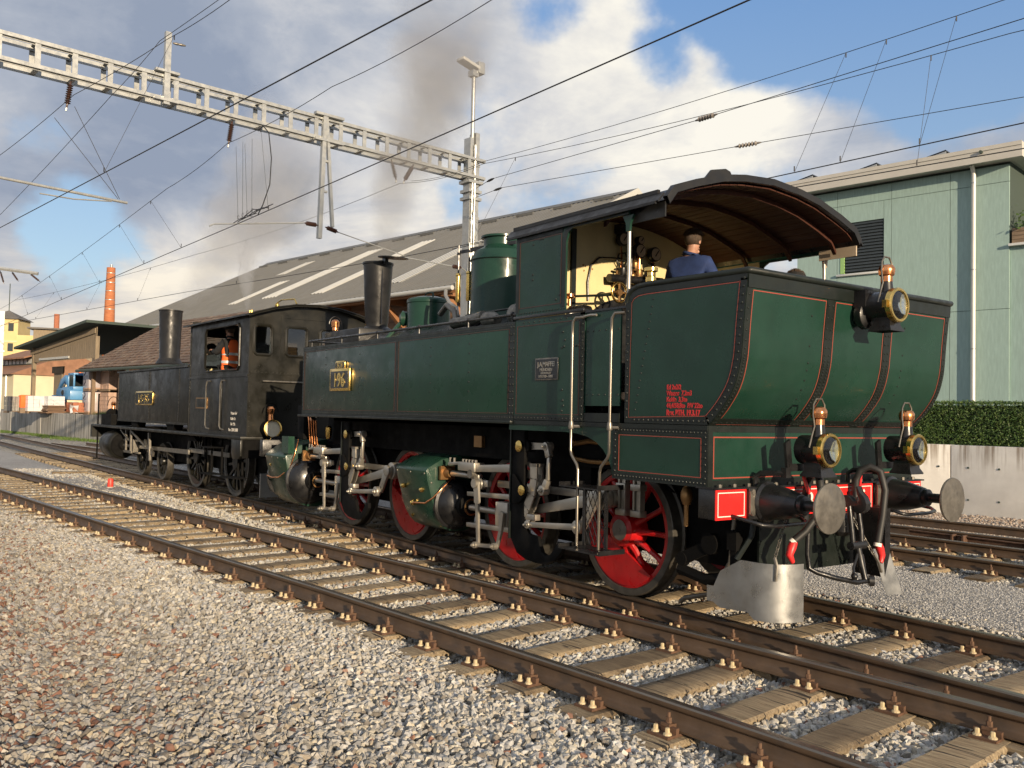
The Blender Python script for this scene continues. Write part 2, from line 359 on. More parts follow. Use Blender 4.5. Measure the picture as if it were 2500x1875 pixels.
def patch(name, x0, x1, y0, y1, dx, keep=None, dz=0., zf=hgt):
    g = G(); nx = round((x1-x0)/dx); ny = round((y1-y0)/dx)
    for i in range(nx):
        for j in range(ny):
            a, b = x0+i*dx, y0+j*dx
            if keep and not keep(a+dx/2, b+dx/2): continue
            g.add([(p, q, zf(p, q)+dz) for p, q in ((a, b), (a+dx, b), (a+dx, b+dx), (a, b+dx))], [(0, 1, 2, 3)])
    o = g.build(name, None, smooth=None); o['kind'] = 'stuff'; return o
ST = stone_set(14, 1, M['stone']); STR = stone_set(9, 2, M['stone_r']); STF = stone_set(7, 3, M['fine'])
def near_keep(x, y):
    if y > yl(x)+1.5: return False
    # the wedge the camera can see
    dx, dy = x-5.471, y+6.739; dep = dx*_F.x+dy*_F.y; lat = dx*_R.x+dy*_R.y
    return dep > 2.2 and abs(lat) < .62*dep+.4
def ring(lo, hi):
    def k(x, y):
        d = math.hypot(x-5.471, y+6.739); return lo <= d < hi and near_keep(x, y)
    return k
o = patch('ballast_stones', -16, 6, -8, 2, .25, ring(0, 8.2), .012); scatter(o, ST, 1050, .022, .050, 1); tag(o, 'pale grey, tan and reddish ballast stones along the nearest track', 'ballast')
o = patch('ballast_stones', -16, 6, -10, 2, .25, ring(8.2, 15), .012); scatter(o, ST, 700, .024, .050, 2); tag(o, 'paler ballast stones farther along the tracks', 'ballast')
o = patch('ballast_stones', -34, 0, -12, 2, .5, ring(15, 30), .012); scatter(o, ST, 260, .028, .055, 3); tag(o, 'distant ballast stones beside the dark locomotive', 'ballast')
def right_keep(x, y): dx, dy = x-5.471, y+6.739; dep = dx*_F.x+dy*_F.y; lat = dx*_R.x+dy*_R.y; return lat > .12*dep and lat < .66*dep
def flatz(x, y): return GZ+.01*math.sin(x*2.1+y*1.7)
o = patch('ballast_stones', -20, 8, 6.9, 12.6, .4, right_keep, .0, flatz); scatter(o, STR, 420, .022, .05, 4); tag(o, 'brownish ballast stones at the foot of the concrete wall', 'ballast')
o = patch('ballast_stones', -14, 6, 4.1, 6.9, .2, right_keep, .0, flatz); scatter(o, ST, 420, .022, .045, 6); tag(o, 'ballast stones between the rails of the track behind the green locomotive', 'ballast')
# fine gravel walkways
def walkway(name, pts): 
    g = G(); n = len(pts); g.add([(x, y, GZ+.032) for x, y in pts]+[(x, y, GZ-.08) for x, y in pts], [list(range(n))]+[(i, (i+1) % n, n+(i+1) % n, n+i) for i in range(n)])
    return struct(g.build(name, M['path']))
walkway('gravel_path', [(12, 1.95), (12, 4.65), (0, 4.25), (-6, 4.0), (-12, 3.1), (-22, 1.6), (-9, 1.8)])
walkway('gravel_path', [(-13.5, -1.75), (-13.5, -2.0), (-22, -3.05), (-45, -5.3), (-45, -2.6), (-24, -2.0)])
o = patch('fine_gravel', -7, 7, 1.9, 4.5, .2, right_keep, .032, lambda x, y: GZ); scatter(o, STF, 2600, .006, .014, 7); tag(o, 'fine grey gravel of the walkway right of the green locomotive', 'gravel')
def edge_keep(x, y): return right_keep(x, y)
o = patch('ballast_stones', -8, 7, 1.0, 2.1, .2, edge_keep, .02, lambda x, y: GZ); scatter(o, ST, 700, .016, .034, 8); tag(o, 'ballast stones along the edge of the fine gravel walkway', 'ballast')

M['rail'] = mat('rusty_rail', (.105, .068, .042), .58, .25, .3, 5., .08, 60., 0, .1, col2=(.07, .05, .036))
M['railtop'] = mat('worn_rail_top', (.19, .165, .135), .33, .8, .25, 3., .03, 50, 0, .1, stretch=(.2, 4, 4))
M['plate'] = mat('rusty_plate', (.115, .062, .038), .72, .15, .4, 14., .15, 60.)
M['bolt'] = mat('rusty_bolt', (.13, .075, .047), .65, .25, .35, 30., .1, 80.)
M['screw'] = mat('cream_sleeper_screw', (.50, .40, .24), .55, 0, .25, 40.)
def wood_mat(name, a, b):
    m = bpy.data.materials.new(name); m.use_nodes = True; t = N(m.node_tree); t.n.clear()
    bs = t.new('ShaderNodeBsdfPrincipled', ins={'Roughness': .8}); t.l.new(bs.outputs[0], t.new('ShaderNodeOutputMaterial').inputs[0])
    oi = t.new('ShaderNodeObjectInfo').outputs['Random']
    co = t.vmath('ADD', t.new('ShaderNodeTexCoord').outputs['Object'], t.new('ShaderNodeCombineXYZ', ins={0: t.math('MULTIPLY', oi, 40.), 1: t.math('MULTIPLY', oi, 17.)}).outputs[0])
    gr = t.noise(t.vmath('MULTIPLY', co, (30, 2.0, 30)), 1.6, 7, .68, .4); bg_ = t.noise(co, 2.2, 4)
    crack = t.rng(t.noise(t.vmath('MULTIPLY', co, (16, .9, 16)), 1.5, 3, .5, .8), .36, .40)
    c = t.mix(t.rng(gr, .25, .75), a, b)
    c = t.mix(1., c, t.ramp(t.math('ADD', t.math('MULTIPLY', bg_, .6), t.math('MULTIPLY', oi, .55)), [(.22, (.30, .26, .23)), (.42, (.8, .78, .75)), (.8, (1.15, 1.12, 1.05))]), 'MULTIPLY')
    c = t.mix(crack, (.03, .024, .018), c)
    t.put(bs.inputs['Base Color'], c)
    bn = t.new('ShaderNodeBump', ins={'Strength': .7, 'Distance': .02, 'Height': t.math('ADD', gr, t.math('MULTIPLY', crack, .6))}); t.l.new(bn.outputs[0], bs.inputs['Normal'])
    return m
M['sleeper'] = wood_mat('weathered_sleeper_wood', (.16, .115, .07), (.40, .325, .215))
PROF = [(-.0625, -.15), (.0625, -.15), (.0625, -.139), (.022, -.122), (.009, -.105), (.009, -.055), (.030, -.040), (.036, -.032), (.0355, -.010), (.026, -.001), (0, 0), (-.026, -.001), (-.0355, -.010), (-.036, -.032), (-.030, -.040), (-.009, -.055), (-.009, -.105), (-.022, -.122), (-.0625, -.139)]
def rail(parent, fn, off, x0, x1, dx=1.5, name='rail'):
    n = max(2, round((x1-x0)/dx)); rows = []
    for i in range(n+1):
        x = x0+(x1-x0)*i/n; s = (fn(x+.1)-fn(x-.1))/.2; c = 1/math.hypot(1, s)
        rows.append([(x-s*c*(off+a), fn(x)+c*(off+a), b) for a, b in PROF])
    g = G(); g.loft(rows, True); k = len(PROF); g.f.append(list(range(k))[::-1]); g.f.append(list(range(n*k, (n+1)*k)))
    o = g.build(name, M['rail'], parent, smooth=40); o.data.materials.append(M['railtop'])
    for p in o.data.polygons:
        if p.center.z > -.006 and p.normal.z > .7: p.material_index = 1
    return o
# fastening pieces, local to a sleeper: sleeper runs along local X, its top is z = 0
def seat_geo(which, off):
    g = G()
    if which == 'plate':
        g.box(off-.175, off+.175, -.08, .08, .0, .016)
        for e in (-1, 1): g.box(off+e*.085-.014, off+e*.085+.014, -.08, .08, .016, .05)
    elif which == 'bolt':
        for e in (-1, 1):
            g.obox((off+e*.072, 0, .052), (.034, 0, .004*e), (0, .032, 0), (0, 0, .010)); g.lathe([(.020, 0), (.020, .008)], (off+e*.070, 0, .062), n=10)
            g.lathe([(.019, 0), (.019, .026)], (off+e*.070, 0, .069), n=6); g.cyl((off+e*.070, 0, .09), (off+e*.070, 0, .125), .011, n=8)
    else:
        for e in (-1, 1):
            for q in (-.045, .045):
                g.lathe([(.027, 0), (.025, .008), (.017, .014)], (off+e*.135, q, .016), n=10); g.lathe([(.0155, 0), (.0145, .026), (.011, .029)], (off+e*.135, q, .028), n=6)
    return g
SL = []
for k in range(4):
    r = random.Random(40+k); g = G(); nx = 9; rows = []
    for i in range(nx+1):
        x = -1.28+2.56*i/nx; wv = .132+r.uniform(-.008, .008); t = r.uniform(-.006, .004)
        rows.append([(x, -wv, -.15), (x, -wv-.004, -.02), (x, -wv+.012, -.003+t), (x, -.04, t+r.uniform(-.004, .003)), (x, .05, t+r.uniform(-.004, .003)), (x, wv-.012, -.003+t), (x, wv+.004, -.02), (x, wv, -.15)])
    g.loft(rows, True); g.f.append(list(range(8))[::-1]); g.f.append(list(range(nx*8, nx*8+8)))
    SL.append(g.mesh('sleeper', M['sleeper'], 40))
FM = {}
for w_, mt in (('plate', 'plate'), ('bolt', 'bolt'), ('screw', 'screw')):
    for e in (-1, 1): FM[w_, e] = seat_geo(w_, e*.7535).mesh(w_, M[mt], 30)
gall = G()
for e in (-1, 1): gall.add(seat_geo('plate', e*.7535).v, seat_geo('plate', e*.7535).f); gall.add(seat_geo('bolt', e*.7535).v, seat_geo('bolt', e*.7535).f)
FALL = gall.mesh('rail_fastening', M['bolt'], 30)
gs = G()
for e in (-1, 1): gs.add(seat_geo('screw', e*.7535).v, seat_geo('screw', e*.7535).f)
FSCR = gs.mesh('sleeper_screws', M['screw'], 30)
def track(name, fn, x0, x1, s0, s1, near, phase=0., pitch=.605):
    t = bpy.data.objects.new(name, None); COL.objects.link(t); struct(t)
    for e in (-1, 1): rail(t, fn, e*.7535, x0, x1)
    x = s1-phase; i = 0
    while x > s0:
        s = link('sleeper', SL[(i*7+3) % 4], t); s.location = (x, fn(x), -.168-rnd.uniform(0, .004)); i += 1
        s.rotation_euler = (0, 0, PI/2+math.atan((fn(x+.1)-fn(x-.1))/.2)+rnd.uniform(-.015, .015))
        d = math.hypot(x-5.471, fn(x)+6.739)
        if d < near:
            for e in (-1, 1):
                link('base_plate', FM['plate', e], s); link('clip_bolt', FM['bolt', e], s); link('sleeper_screw', FM['screw', e], s)
        elif d < 24: link('rail_fastening', FALL, s); link('sleeper_screw', FSCR, s)
        x -= pitch+rnd.uniform(-.02, .02)
    return t
track('railway_track', yc, -66, 9.5, -34, 5.2, 13., .0)
track('railway_track', yl, -66, 12, -34, 5.5, 13., .2)
track('railway_track', y3, -40, 12, -12, 4.2, 0., .1, .62)
# third far rail with steel channel at its side
t4 = bpy.data.objects.new('railway_track', None); COL.objects.link(t4); struct(t4)
f4 = lambda x: 8.15+.075*(x+1.9)
for e in (-1, 1): rail(t4, f4, e*.7535, -14, 12)
g = G(); g.box(-2.6, 9, 7.05, 7.10, -.14, -.02); g.box(-2.6, 9, 7.02, 7.05, -.03, -.015)
for x in (-1.75, -.65, .45, 1.55): g.box(x-.10, x-.07, 6.93, 7.05, -.2, .0); g.box(x+.07, x+.10, 6.93, 7.05, -.2, .0); g.cyl((x, 6.98, -.07), (x, 7.0, -.07), .03, n=8)
g.build('check_rail_channel', M['plate'], t4)
# ------------------------------------------------------------------ background: green house, wall, hedge, sheds, yard, chimney
BA = R(9.65)
def place(o, loc, rz): o.location = loc; o.rotation_euler = (0, 0, rz); return o
M['fibre'] = mat('green_fibre_panel', (.315, .44, .405), .62, 0, .13, 7., .03, 40., 0, 0, col2=(.285, .395, .36), stretch=(3.2, 3.2, .45))
M['joint'] = mat('dark_joint', (.05, .07, .06), .8)
M['fascia'] = mat('pale_roof_fascia', (.52, .50, .45), .5, 0, .06, 3.)
M['alu'] = mat('white_painted_metal', (.70, .69, .64), .35, .3, .05, 3.)
M['shutter'] = mat('slate_shutter', (.045, .055, .06), .4, .2, .1, 5.)
M['limegreen'] = mat('lime_green_reveal', (.30, .50, .18), .6)
M['solar'] = mat('solar_panel', (.012, .014, .022), .15, .2)
h = thing('green_house', 'two-storey green panel-clad house with white downpipe behind the hedge', 'house', (-5.212, 15.915, 0), local=True); place(h, (-5.212, 15.915, 1.15), BA)
zb = 1.15      # local z = world z - zb
g = G(); g.box(-5.6, 0, .05, 9, 0, 8.3-zb)
sub(h, 'wall', g, M['joint'])
cols = [-5.6, -4.40, -2.89, -1.39, 0]; rows = [1.25, 4.59, 7.755, 8.19]
for i in range(4):
    for j in range(3):
        x0, x1, z0, z1 = cols[i]+.006, cols[i+1]-.006, rows[j]+.006-zb, rows[j+1]-.006-zb
        if i == 1 and j == 1:       # the panel round the window
            for a in ((x0, x1, z0, 5.83-zb), (x0, -4.30, 5.84-zb, z1), (-3.09, x1, 5.84-zb, z1), (-4.29, -3.10, 7.26-zb, z1)): sub(h, 'facade_panel', G().box(a[0], a[1], 0, .05, a[2], a[3]), M['fibre'], smooth=None)
        else: sub(h, 'facade_panel', G().box(x0, x1, 0, .05, z0, z1), M['fibre'], smooth=None)
win = sub(h, 'window', G().box(-4.29, -3.10, .10, .14, 5.84-zb, 7.26-zb), M['shutter'])
for k in range(16):
    z = 5.88-zb+k*.086; sub(win, 'shutter_slat', G().prism([(.015, z), (.05, z+.02), (.05, z+.085), (.035, z+.085), (.0, z+.012)], 'x', -4.17, -3.11), M['shutter'], smooth=None)
sub(win, 'window_reveal', G().box(-4.30, -4.19, -.012, .13, 5.85-zb, 7.26-zb), M['limegreen'])
sub(win, 'window_sill', G().box(-4.40, -3.06, -.07, .10, 5.77-zb, 5.83-zb), M['alu'], bevel=.006)
rf = sub(h, 'roof', G().box(-6.0, .32, -.35, 9.5, 8.25-zb, 8.31-zb).box(-6.0, .32, -.42, -.35, 8.22-zb, 8.58-zb).box(.32, .39, -.42, 9.5, 8.22-zb, 8.58-zb).box(-6.0, .39, -.44, -.42, 8.50-zb, 8.60-zb), M['fascia'], smooth=None)
sub(rf, 'roof_deck', G().box(-5.98, .30, -.34, 9.4, 8.32-zb, 8.52-zb), M['joint'])
sub(rf, 'overflow_pipe', G().cyl((-.52, -.50, 8.47-zb), (-.52, -.40, 8.47-zb), .04, n=12), M['joint'])
dp = sub(h, 'downpipe', G().tube([(-.80, -.25, 8.25-zb), (-.80, -.13, 8.13-zb), (-.80, -.09, 8.0-zb), (-.80, -.09, 0.2)], .055, 14), M['alu'])
for z in (7.8, 5.6, 3.6, 2.3): sub(dp, 'pipe_clip', G().lathe([(.062, 0), (.062, .03)], (-.80, -.09, z-zb), n=14).box(-.82, -.78, -.09, 0, z-zb, z-zb+.03), M['galv'])
# recessed balcony corner at the right end
sub(h, 'wall', G().box(.002, 3.4, 1.5, 9, 0, 8.2-zb).box(.002, 3.4, .05, 1.5, 0, 6.18-zb), M['fibre'], smooth=None)
sub(h, 'balcony_sill', G().box(.0, 3.4, -.10, .25, 6.12-zb, 6.18-zb), M['alu'])
sub(h, 'balcony_window', G().box(.35, 2.2, 1.47, 1.5, 6.6-zb, 7.9-zb), M['glass'])
M['planter'] = mat('weathered_planter_wood', (.21, .15, .10), .8, 0, .3, 3., .2, 30, stretch=(1, 6, 6))
pt = thing('planter_box', 'wooden slatted planter box with plants on the balcony of the green house', 'planter', (0, 0, 0), local=True); place(pt, (-5.212, 15.915, 1.15), BA)
for k in range(4): sub(pt, 'slat', G().box(.06, 2.2, -.02, .02, 6.185-zb+k*.095, 6.185-zb+k*.095+.088), M['planter'], smooth=None)
sub(pt, 'side_board', G().box(.06, 2.2, .30, .33, 6.185-zb, 6.55-zb).box(.06, .08, .02, .30, 6.185-zb, 6.55-zb), M['planter'])
M['leaf'] = mat('leaf_green', (.055, .105, .022), .6, 0, .5, 9., col2=(.095, .14, .03))
def leaves(g, n, fn, size, r, flat=.35):
    for _ in range(n):
        p, nn = fn(); p = Vector(p); nn = (Vector(nn)+Vector((r.uniform(-1, 1), r.uniform(-1, 1), r.uniform(-1, 1)))*.9).normalized()
        u = nn.orthogonal().normalized(); u.rotate(Quaternion(nn, r.uniform(0, 6.3))); v = nn.cross(u); s = size*r.uniform(.6, 1.3)
        g.add([p-u*s*.5, p+v*s*flat, p+u*s*.6, p-v*s*flat], [(0, 1, 2, 3)])
    return g
r = random.Random(5)
sub(pt, 'foliage', leaves(G(), 500, lambda: ((r.uniform(.1, 2.1), r.gauss(.16, .12), 6.5-zb+abs(r.gauss(0, .22))), (0, -1, 1)), .10, r), M['leaf'], kind='stuff')
for i, (x0, x1) in enumerate(((-6.05, -5.25), (-4.2, -3.45), (-2.4, -1.65))):
    s = thing('solar_panel_row', ['solar panel row at the left end of the green house roof', 'solar panel row in the middle of the green house roof', 'solar panel row at the right end of the green house roof'][i], 'solar panel', group='solar panels on the green house', local=True); place(s, (-5.212, 15.915, 1.15), BA)
    a = x0
    for k in range(4): sub(s, 'panel', G().obox((a+.45, .5+k*1.05, 8.72-zb), (.45, 0, .09), (0, .5, 0), (-.004, 0, .018)), M['solar'])
    for k in range(5): sub(s, 'bracket', G().prism([(a+.0, 8.53-zb), (a+.9, 8.53-zb), (a+.9, 8.78-zb), (a+.02, 8.61-zb)], 'y', .0+k*1.05-.02, .0+k*1.05+.02), M['galv'])
# retaining wall of cast concrete with rust-brown run-off stains
def conc_mat():
    m = bpy.data.materials.new('stained_concrete'); m.use_nodes = True; t = N(m.node_tree); t.n.clear()
    b = t.new('ShaderNodeBsdfPrincipled', ins={'Roughness': .85}); t.l.new(b.outputs[0], t.new('ShaderNodeOutputMaterial').inputs[0])
    co = t.new('ShaderNodeTexCoord').outputs['Object']; z = t.new('ShaderNodeSeparateXYZ', ins={0: co}).outputs[2]
    c = t.mix(t.rng(t.noise(co, 1.3, 6, .6), .3, .7), (.66, .64, .60), (.80, .78, .73))
    st = t.noise(t.vmath('MULTIPLY', co, (9, 9, .35)), 1.2, 5, .65)
    f = t.math('MULTIPLY', t.rng(st, .42, .66), t.rng(t.math('ADD', z, t.math('MULTIPLY', t.noise(co, 2.2), .5)), .75, 1.55))
    c = t.mix(t.math('MULTIPLY', f, .85), c, (.22, .165, .115)); t.put(b.inputs['Base Color'], c)
    bn = t.new('ShaderNodeBump', ins={'Strength': .25, 'Distance': .01, 'Height': t.noise(co, 40, 4)}); t.l.new(bn.outputs[0], b.inputs['Normal']); return m
M['wallconc'] = conc_mat()
wl = thing('retaining_wall', 'pale cast concrete retaining wall with brown run-off stains below the hedge', 'wall', local=True); place(wl, (-4.2, 12.4, 0), BA)
for k, (a, b) in enumerate(((-16.54, -8.55), (-8.54, -.55), (-.54, 7.45))): sub(wl, 'wall_segment', G().box(a+.006, b-.006, 0, .3, -.4, 1.26), M['wallconc'], bevel=.008)
hm = G().lathe([(.022, .0), (.022, .01)], (0, -.004, 0), (0, -1, 0), 12).mesh('tie_hole', M['joint'])
for k in range(22):
    for z in (.785, .1): o = link('tie_hole', hm, wl); o.location = (-9.23+k*.603, .0, z)
te = struct(G().box(-24, 9, .301, 40, -.4, 1.20).build('garden_terrace', M['yard'])); place(te, (-4.2, 12.4, 0), BA)
M['hedge'] = mat('hedge_leaf', (.040, .085, .014), .55, 0, .5, 14., col2=(.085, .125, .022))
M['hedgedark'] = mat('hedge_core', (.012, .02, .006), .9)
hd = thing('clipped_hedge', 'dense clipped evergreen hedge on top of the concrete wall', 'hedge', local=True); place(hd, (-4.2, 12.4, 1.2), BA)
sub(hd, 'dark_core', G().box(-9, 6, .45, 1.25, 0, .93), M['hedgedark'])  # solid dark box that fills the hedge behind its leaves
def hpt():
    k = r.random()
    if k < .72: return (r.uniform(-2.6, 2.2), .42-abs(r.gauss(0, .03))+.06*math.sin(r.uniform(0, 6)), r.uniform(.02, 1.0)), (0, -1, .35)
    return (r.uniform(-2.6, 2.2), r.uniform(.40, 1.25), .98+abs(r.gauss(0, .025))), (0, -.2, 1)
sub(hd, 'foliage', leaves(G(), 26000, hpt, .034, r), M['hedge'], kind='stuff')
sub(hd, 'foliage', leaves(G(), 5000, lambda: ((r.uniform(-9, 6), .42, r.uniform(0, 1)), (0, -1, .3)), .06, r), M['hedge'], kind='stuff')

# big shed with corrugated roof
def metal_roof(name, c, rough=.5):
    return mat(name, c, rough, .15, .12, 1.2, .03, 12, 0, .08)
M['croof'] = metal_roof('grey_corrugated_roof', (.135, .132, .118)); M['skyl'] = mat('pale_skylight_sheet', (.46, .46, .43), .3, 0, .08, 2.)
M['brownwood'] = mat('brown_shed_boards', (.19, .115, .070), .75, 0, .3, 2., .1, 25, stretch=(.5, 1, 6)); M['newwood'] = mat('orange_timber', (.27, .125, .052), .7, 0, .2, 3.)
s = thing('corrugated_shed', 'long timber shed with a grey corrugated metal roof behind both locomotives', 'shed', local=True); place(s, (-28.64, 14.42, -.49), BA); s.scale = (1.29, 1.29, 1.29)
PT = math.tan(R(27.3)); ridge = 10.4
def corr(x0, x1, y0, y1, pitch, h, dz, zeave):
    g = G(); prof = []; x = x0
    while x < x1-1e-6:
        for dx, hh in ((0, 0), (.42, 0), (.5, h), (.86, h), (.94, 0)): prof.append((min(x+dx*pitch, x1), hh))
        x += pitch
    prof.append((x1, 0))
    rows = [[(px, y, zeave+y*PT+dz+hh) for px, hh in prof] for y in (y0, y1)]
    return g.loft(rows)
rf = sub(s, 'roof', corr(-31, 0, -.05, ridge, .30, .045, 0, 6.2), M['croof'], smooth=None)
sub(rf, 'roof_back', G().add([(-31, ridge, 6.2+ridge*PT), (0, ridge, 6.2+ridge*PT), (0, 21, 6.2), (-31, 21, 6.2)], [(0, 1, 2, 3)]).add([(-31, 0, 6.16), (0, 0, 6.16), (0, ridge, 6.12+ridge*PT), (-31, ridge, 6.12+ridge*PT)], [(0, 1, 2, 3)]), M['croof'])
sub(rf, 'ridge_cap', G().prism([(ridge-.35, 6.2+(ridge-.35)*PT+.06), (ridge, 6.2+ridge*PT+.10), (ridge+.35, 6.2+(ridge-.35)*PT+.06)], 'x', -31, 0), M['croof'])
for (x0, x1, y0, y1) in ((-5.9, -4.6, 1.2, 6.0), (-11.4, -10.3, 1.3, 4.3), (-11.8, -10.6, 5.6, 8.0), (-16.6, -15.0, 1.8, 8.2), (-23.0, -21.9, 6.3, 8.3), (-19.6, -18.5, 1.6, 4.6)):
    o = sub(rf, 'skylight', corr(x0, x1, y0, y1, .30, .05, .014, 6.2), M['skyl'], smooth=None)
sub(rf, 'verge_board', G().obox((.02, ridge/2, 6.17+ridge/2*PT), (.03, 0, 0), (0, ridge/2, ridge/2*PT), (0, 0, .13)).obox((.02, ridge*1.5, 6.17+ridge/2*PT), (.03, 0, 0), (0, ridge/2, -ridge/2*PT), (0, 0, .13)), M['skyl'])
sub(s, 'gutter', G().tube([(-31, -.12, 6.10), (0, -.12, 6.10)], .085, 10), M['skyl'])
for k in range(13): sub(rf, 'snow_guard', G().box(-30.5+k*2.4, -29.4+k*2.4, ridge-.9, ridge-.86, 6.2+(ridge-.9)*PT+.06, 6.2+(ridge-.9)*PT+.16), M['croof'])
for k in range(22): sub(s, 'wall_board', G().box(-30.6, -.8, 1.2, 1.25, -.2+k*.29, -.2+k*.29+.278), M['brownwood'], smooth=None)
for k in range(37):
    z0 = -.2+k*.29; w2 = 9.1 if z0 < 6.2 else max(.2, 9.1-(z0-6.2)/PT); sub(s, 'gable_board', G().box(-.86, -.8, ridge-w2, ridge+w2, z0, z0+.278), M['brownwood'], smooth=None)
for k in range(9): sub(s, 'eave_bracket', G().prism([(1.2, 4.9), (1.2, 5.2), (.15, 6.05), (.15, 5.85)], 'x', -30+k*3.65, -29.8+k*3.65).box(-30+k*3.65, -29.8+k*3.65, .05, 1.25, 5.88, 6.12), M['newwood'])
sub(s, 'corner_post', G().box(-.88, -.62, 1.05, 1.31, -.2, 6.3).box(-.80, -.3, .1, 1.2, 5.86, 6.1), M['newwood'])
sub(s, 'eave_board', G().box(-31, 0, .02, .06, 5.95, 6.16).box(-31, -.05, .06, 1.2, 6.12, 6.15), M['newwood'])

# yard on the left: loading dock wall, platform, tiled roof, open wooden shed
DA = R(7.0)
def dock_mat():
    m = bpy.data.materials.new('streaked_dock_concrete'); m.use_nodes = True; t = N(m.node_tree); t.n.clear()
    b = t.new('ShaderNodeBsdfPrincipled', ins={'Roughness': .88}); t.l.new(b.outputs[0], t.new('ShaderNodeOutputMaterial').inputs[0])
    co = t.vmath('ADD', t.new('ShaderNodeTexCoord').outputs['Object'], t.vmath('SCALE', t.new('ShaderNodeObjectInfo').outputs['Location'], 0.37))
    c = t.mix(t.rng(t.noise(t.vmath('MULTIPLY', co, (4, 4, .3)), 1.5, 5, .6), .35, .62), (.15, .145, .13), (.40, .39, .36))
    t.put(b.inputs['Base Color'], c); return m
M['dock'] = dock_mat()
dk = thing('loading_dock_wall', 'streaked grey concrete loading dock wall left of the dark locomotive', 'wall', local=True); place(dk, (-45.1, 3.8, 0), DA)
sg = G().box(-1.19, 1.19, 0, .35, -.5, 1.22).mesh('wall_segment', M['dock'], bevel=.012)
for k in range(26): o = link('wall_segment', sg, dk); o.location = (9-k*2.4, rnd.uniform(-.02, .02), rnd.uniform(-.02, .015))
pf = struct(G().box(-62, 12, .36, 60, -.5, 1.17).build('loading_platform', M['yard'])); place(pf, (-45.1, 3.8, 0), DA)
M['grass'] = mat('grass', (.075, .125, .025), .8, 0, .4, 5.)
gp = lambda: ((r.uniform(-64, -36), 0, 0), 0)
g = G()
for _ in range(5200):
    x = r.uniform(-75, -40); off = abs(r.gauss(0, .55))*(.3+.7*(math.sin(x*.45)+1)/2); y = 3.8+(x+45.1)*math.tan(DA)-.15-off
    a = r.uniform(0, 6.3); hh = r.uniform(.05, .16); g.add([(x+.03*math.cos(a), y+.03*math.sin(a), GZ), (x-.03*math.cos(a), y-.03*math.sin(a), GZ), (x+r.gauss(0, .04), y+r.gauss(0, .04), GZ+hh)], [(0, 1, 2)])
for _ in range(900):
    x, y = r.gauss(-49.5, 1.2), r.gauss(4.2, .25); g.add([(x, y, 1.17), (x+.05, y, 1.17), (x+r.gauss(0, .08), y, 1.17+r.uniform(.1, .35))], [(0, 1, 2)])
tag(g.build('grass_verge', M['grass'], kind='stuff'), 'strip of short grass at the foot of the loading dock wall', 'grass')
def bedded(o, loc, rz=DA): return place(o, loc, rz)
M['tile'] = mat('mossy_brown_roof_tile', (.135, .088, .062), .85, 0, .4, 2.5, .1, 12., 0, 0, col2=(.21, .165, .125))
t = thing('tiled_shed', 'low shed with a mossy brown tiled roof behind the dark locomotive', 'shed', local=True); bedded(t, (-54.78, 3.52, 0), BA)
rr = sub(t, 'roof', G().prism([(0, 3.94), (5.5, 7.35), (11, 3.94), (11, 3.84), (5.5, 7.21), (0, 3.84)], 'x', 0, 15), M['tile'])
tp = math.atan2(3.94, 7.8)
for k in range(18):
    y = k*.30; g = G()
    for i in range(50): g.obox((.15+i*.30+rnd.uniform(-.012, .012), y+.17, 3.94+(y+.17)*.62+.045+rnd.uniform(-.012, .012)), (.142, 0, .0), (0, .17, .17*.62-.018), (0, -.01, .014))
    sub(rr, 'tile_course', g, M['tile'], smooth=None, kind='stuff')
sub(t, 'gutter', G().tube([(0, -.1, 3.85), (15, -.1, 3.85)], .09, 8), M['joint'])
sub(t, 'wall', G().box(.8, 14.5, 5, 5.2, 1.1, 6).box(.6, .8, 1.2, 10.5, 1.1, 3.9), M['joint'])
for k in range(4): sub(t, 'post', G().box(.8+k*4.2, 1.0+k*4.2, .5, .7, 1.17, 4.1), M['planter'])
M['greyboard'] = mat('weathered_grey_boards', (.235, .185, .125), .8, 0, .35, 3., .1, 20., stretch=(4, 4, .4))
w_ = thing('open_wooden_shed', 'open-fronted shed of weathered vertical boards behind the blue machine', 'shed', local=True); bedded(w_, (-71.0, 3.1, 1.17), R(10))
for k in range(38): sub(w_, 'board', G().box(.25+k*.32, .25+k*.32+.30, 0, .04, 3.75, 4.75+k*.030), M['greyboard'], smooth=None)
sub(w_, 'roof', G().obox((6, 4, 5.45), (7.2, 0, .62), (0, 5, 0), (0, 0, .09)), M['joint'])
for k in range(5): sub(w_, 'rafter_end', G().box(.6+k*2.8, .85+k*2.8, -.5, .2, 4.95+k*.25, 5.12+k*.25), M['joint'])
sub(w_, 'eave_board', G().obox((6, -.06, 5.02), (6.3, 0, .54), (0, .03, 0), (0, 0, .17)), M['greyboard'])
sub(w_, 'post', G().box(-.05, .25, -.05, .2, 0, 4.9), M['greyboard']); sub(w_, 'post', G().box(6.3, 6.55, 2.9, 3.1, 0, 4.2), M['greyboard']); sub(w_, 'post', G().box(12.2, 12.4, -.05, .2, 0, 5.2), M['greyboard'])
sub(w_, 'side_screen', G().box(.2, 1.8, 1.5, 1.6, 0, 3.0).box(0, 2.4, 1.4, 1.5, 3.0, 3.5), M['greyboard']); sub(w_, 'brace', G().obox((1.9, 1.45, 2.2), (.10, 0, 0), (0, .06, 0), (.35, 0, 1.1)), M['greyboard'])
sub(w_, 'lintel', G().box(1.6, 7.6, -.08, .0, 3.86, 4.02), M['skyl']); sub(w_, 'back_wall', G().box(0, 12.3, 8.9, 9, 0, 2.1).box(0, 12.3, 8.9, 9, 2.9, 5.4), M['joint'])
M['bluepaint'] = mat('blue_machine_paint', (.075, .25, .48), .4, 0, .12, 4., 0, 0, .2)
M['brickred'] = mat('red_brick', (.36, .135, .075), .85, 0, .25, 6.)
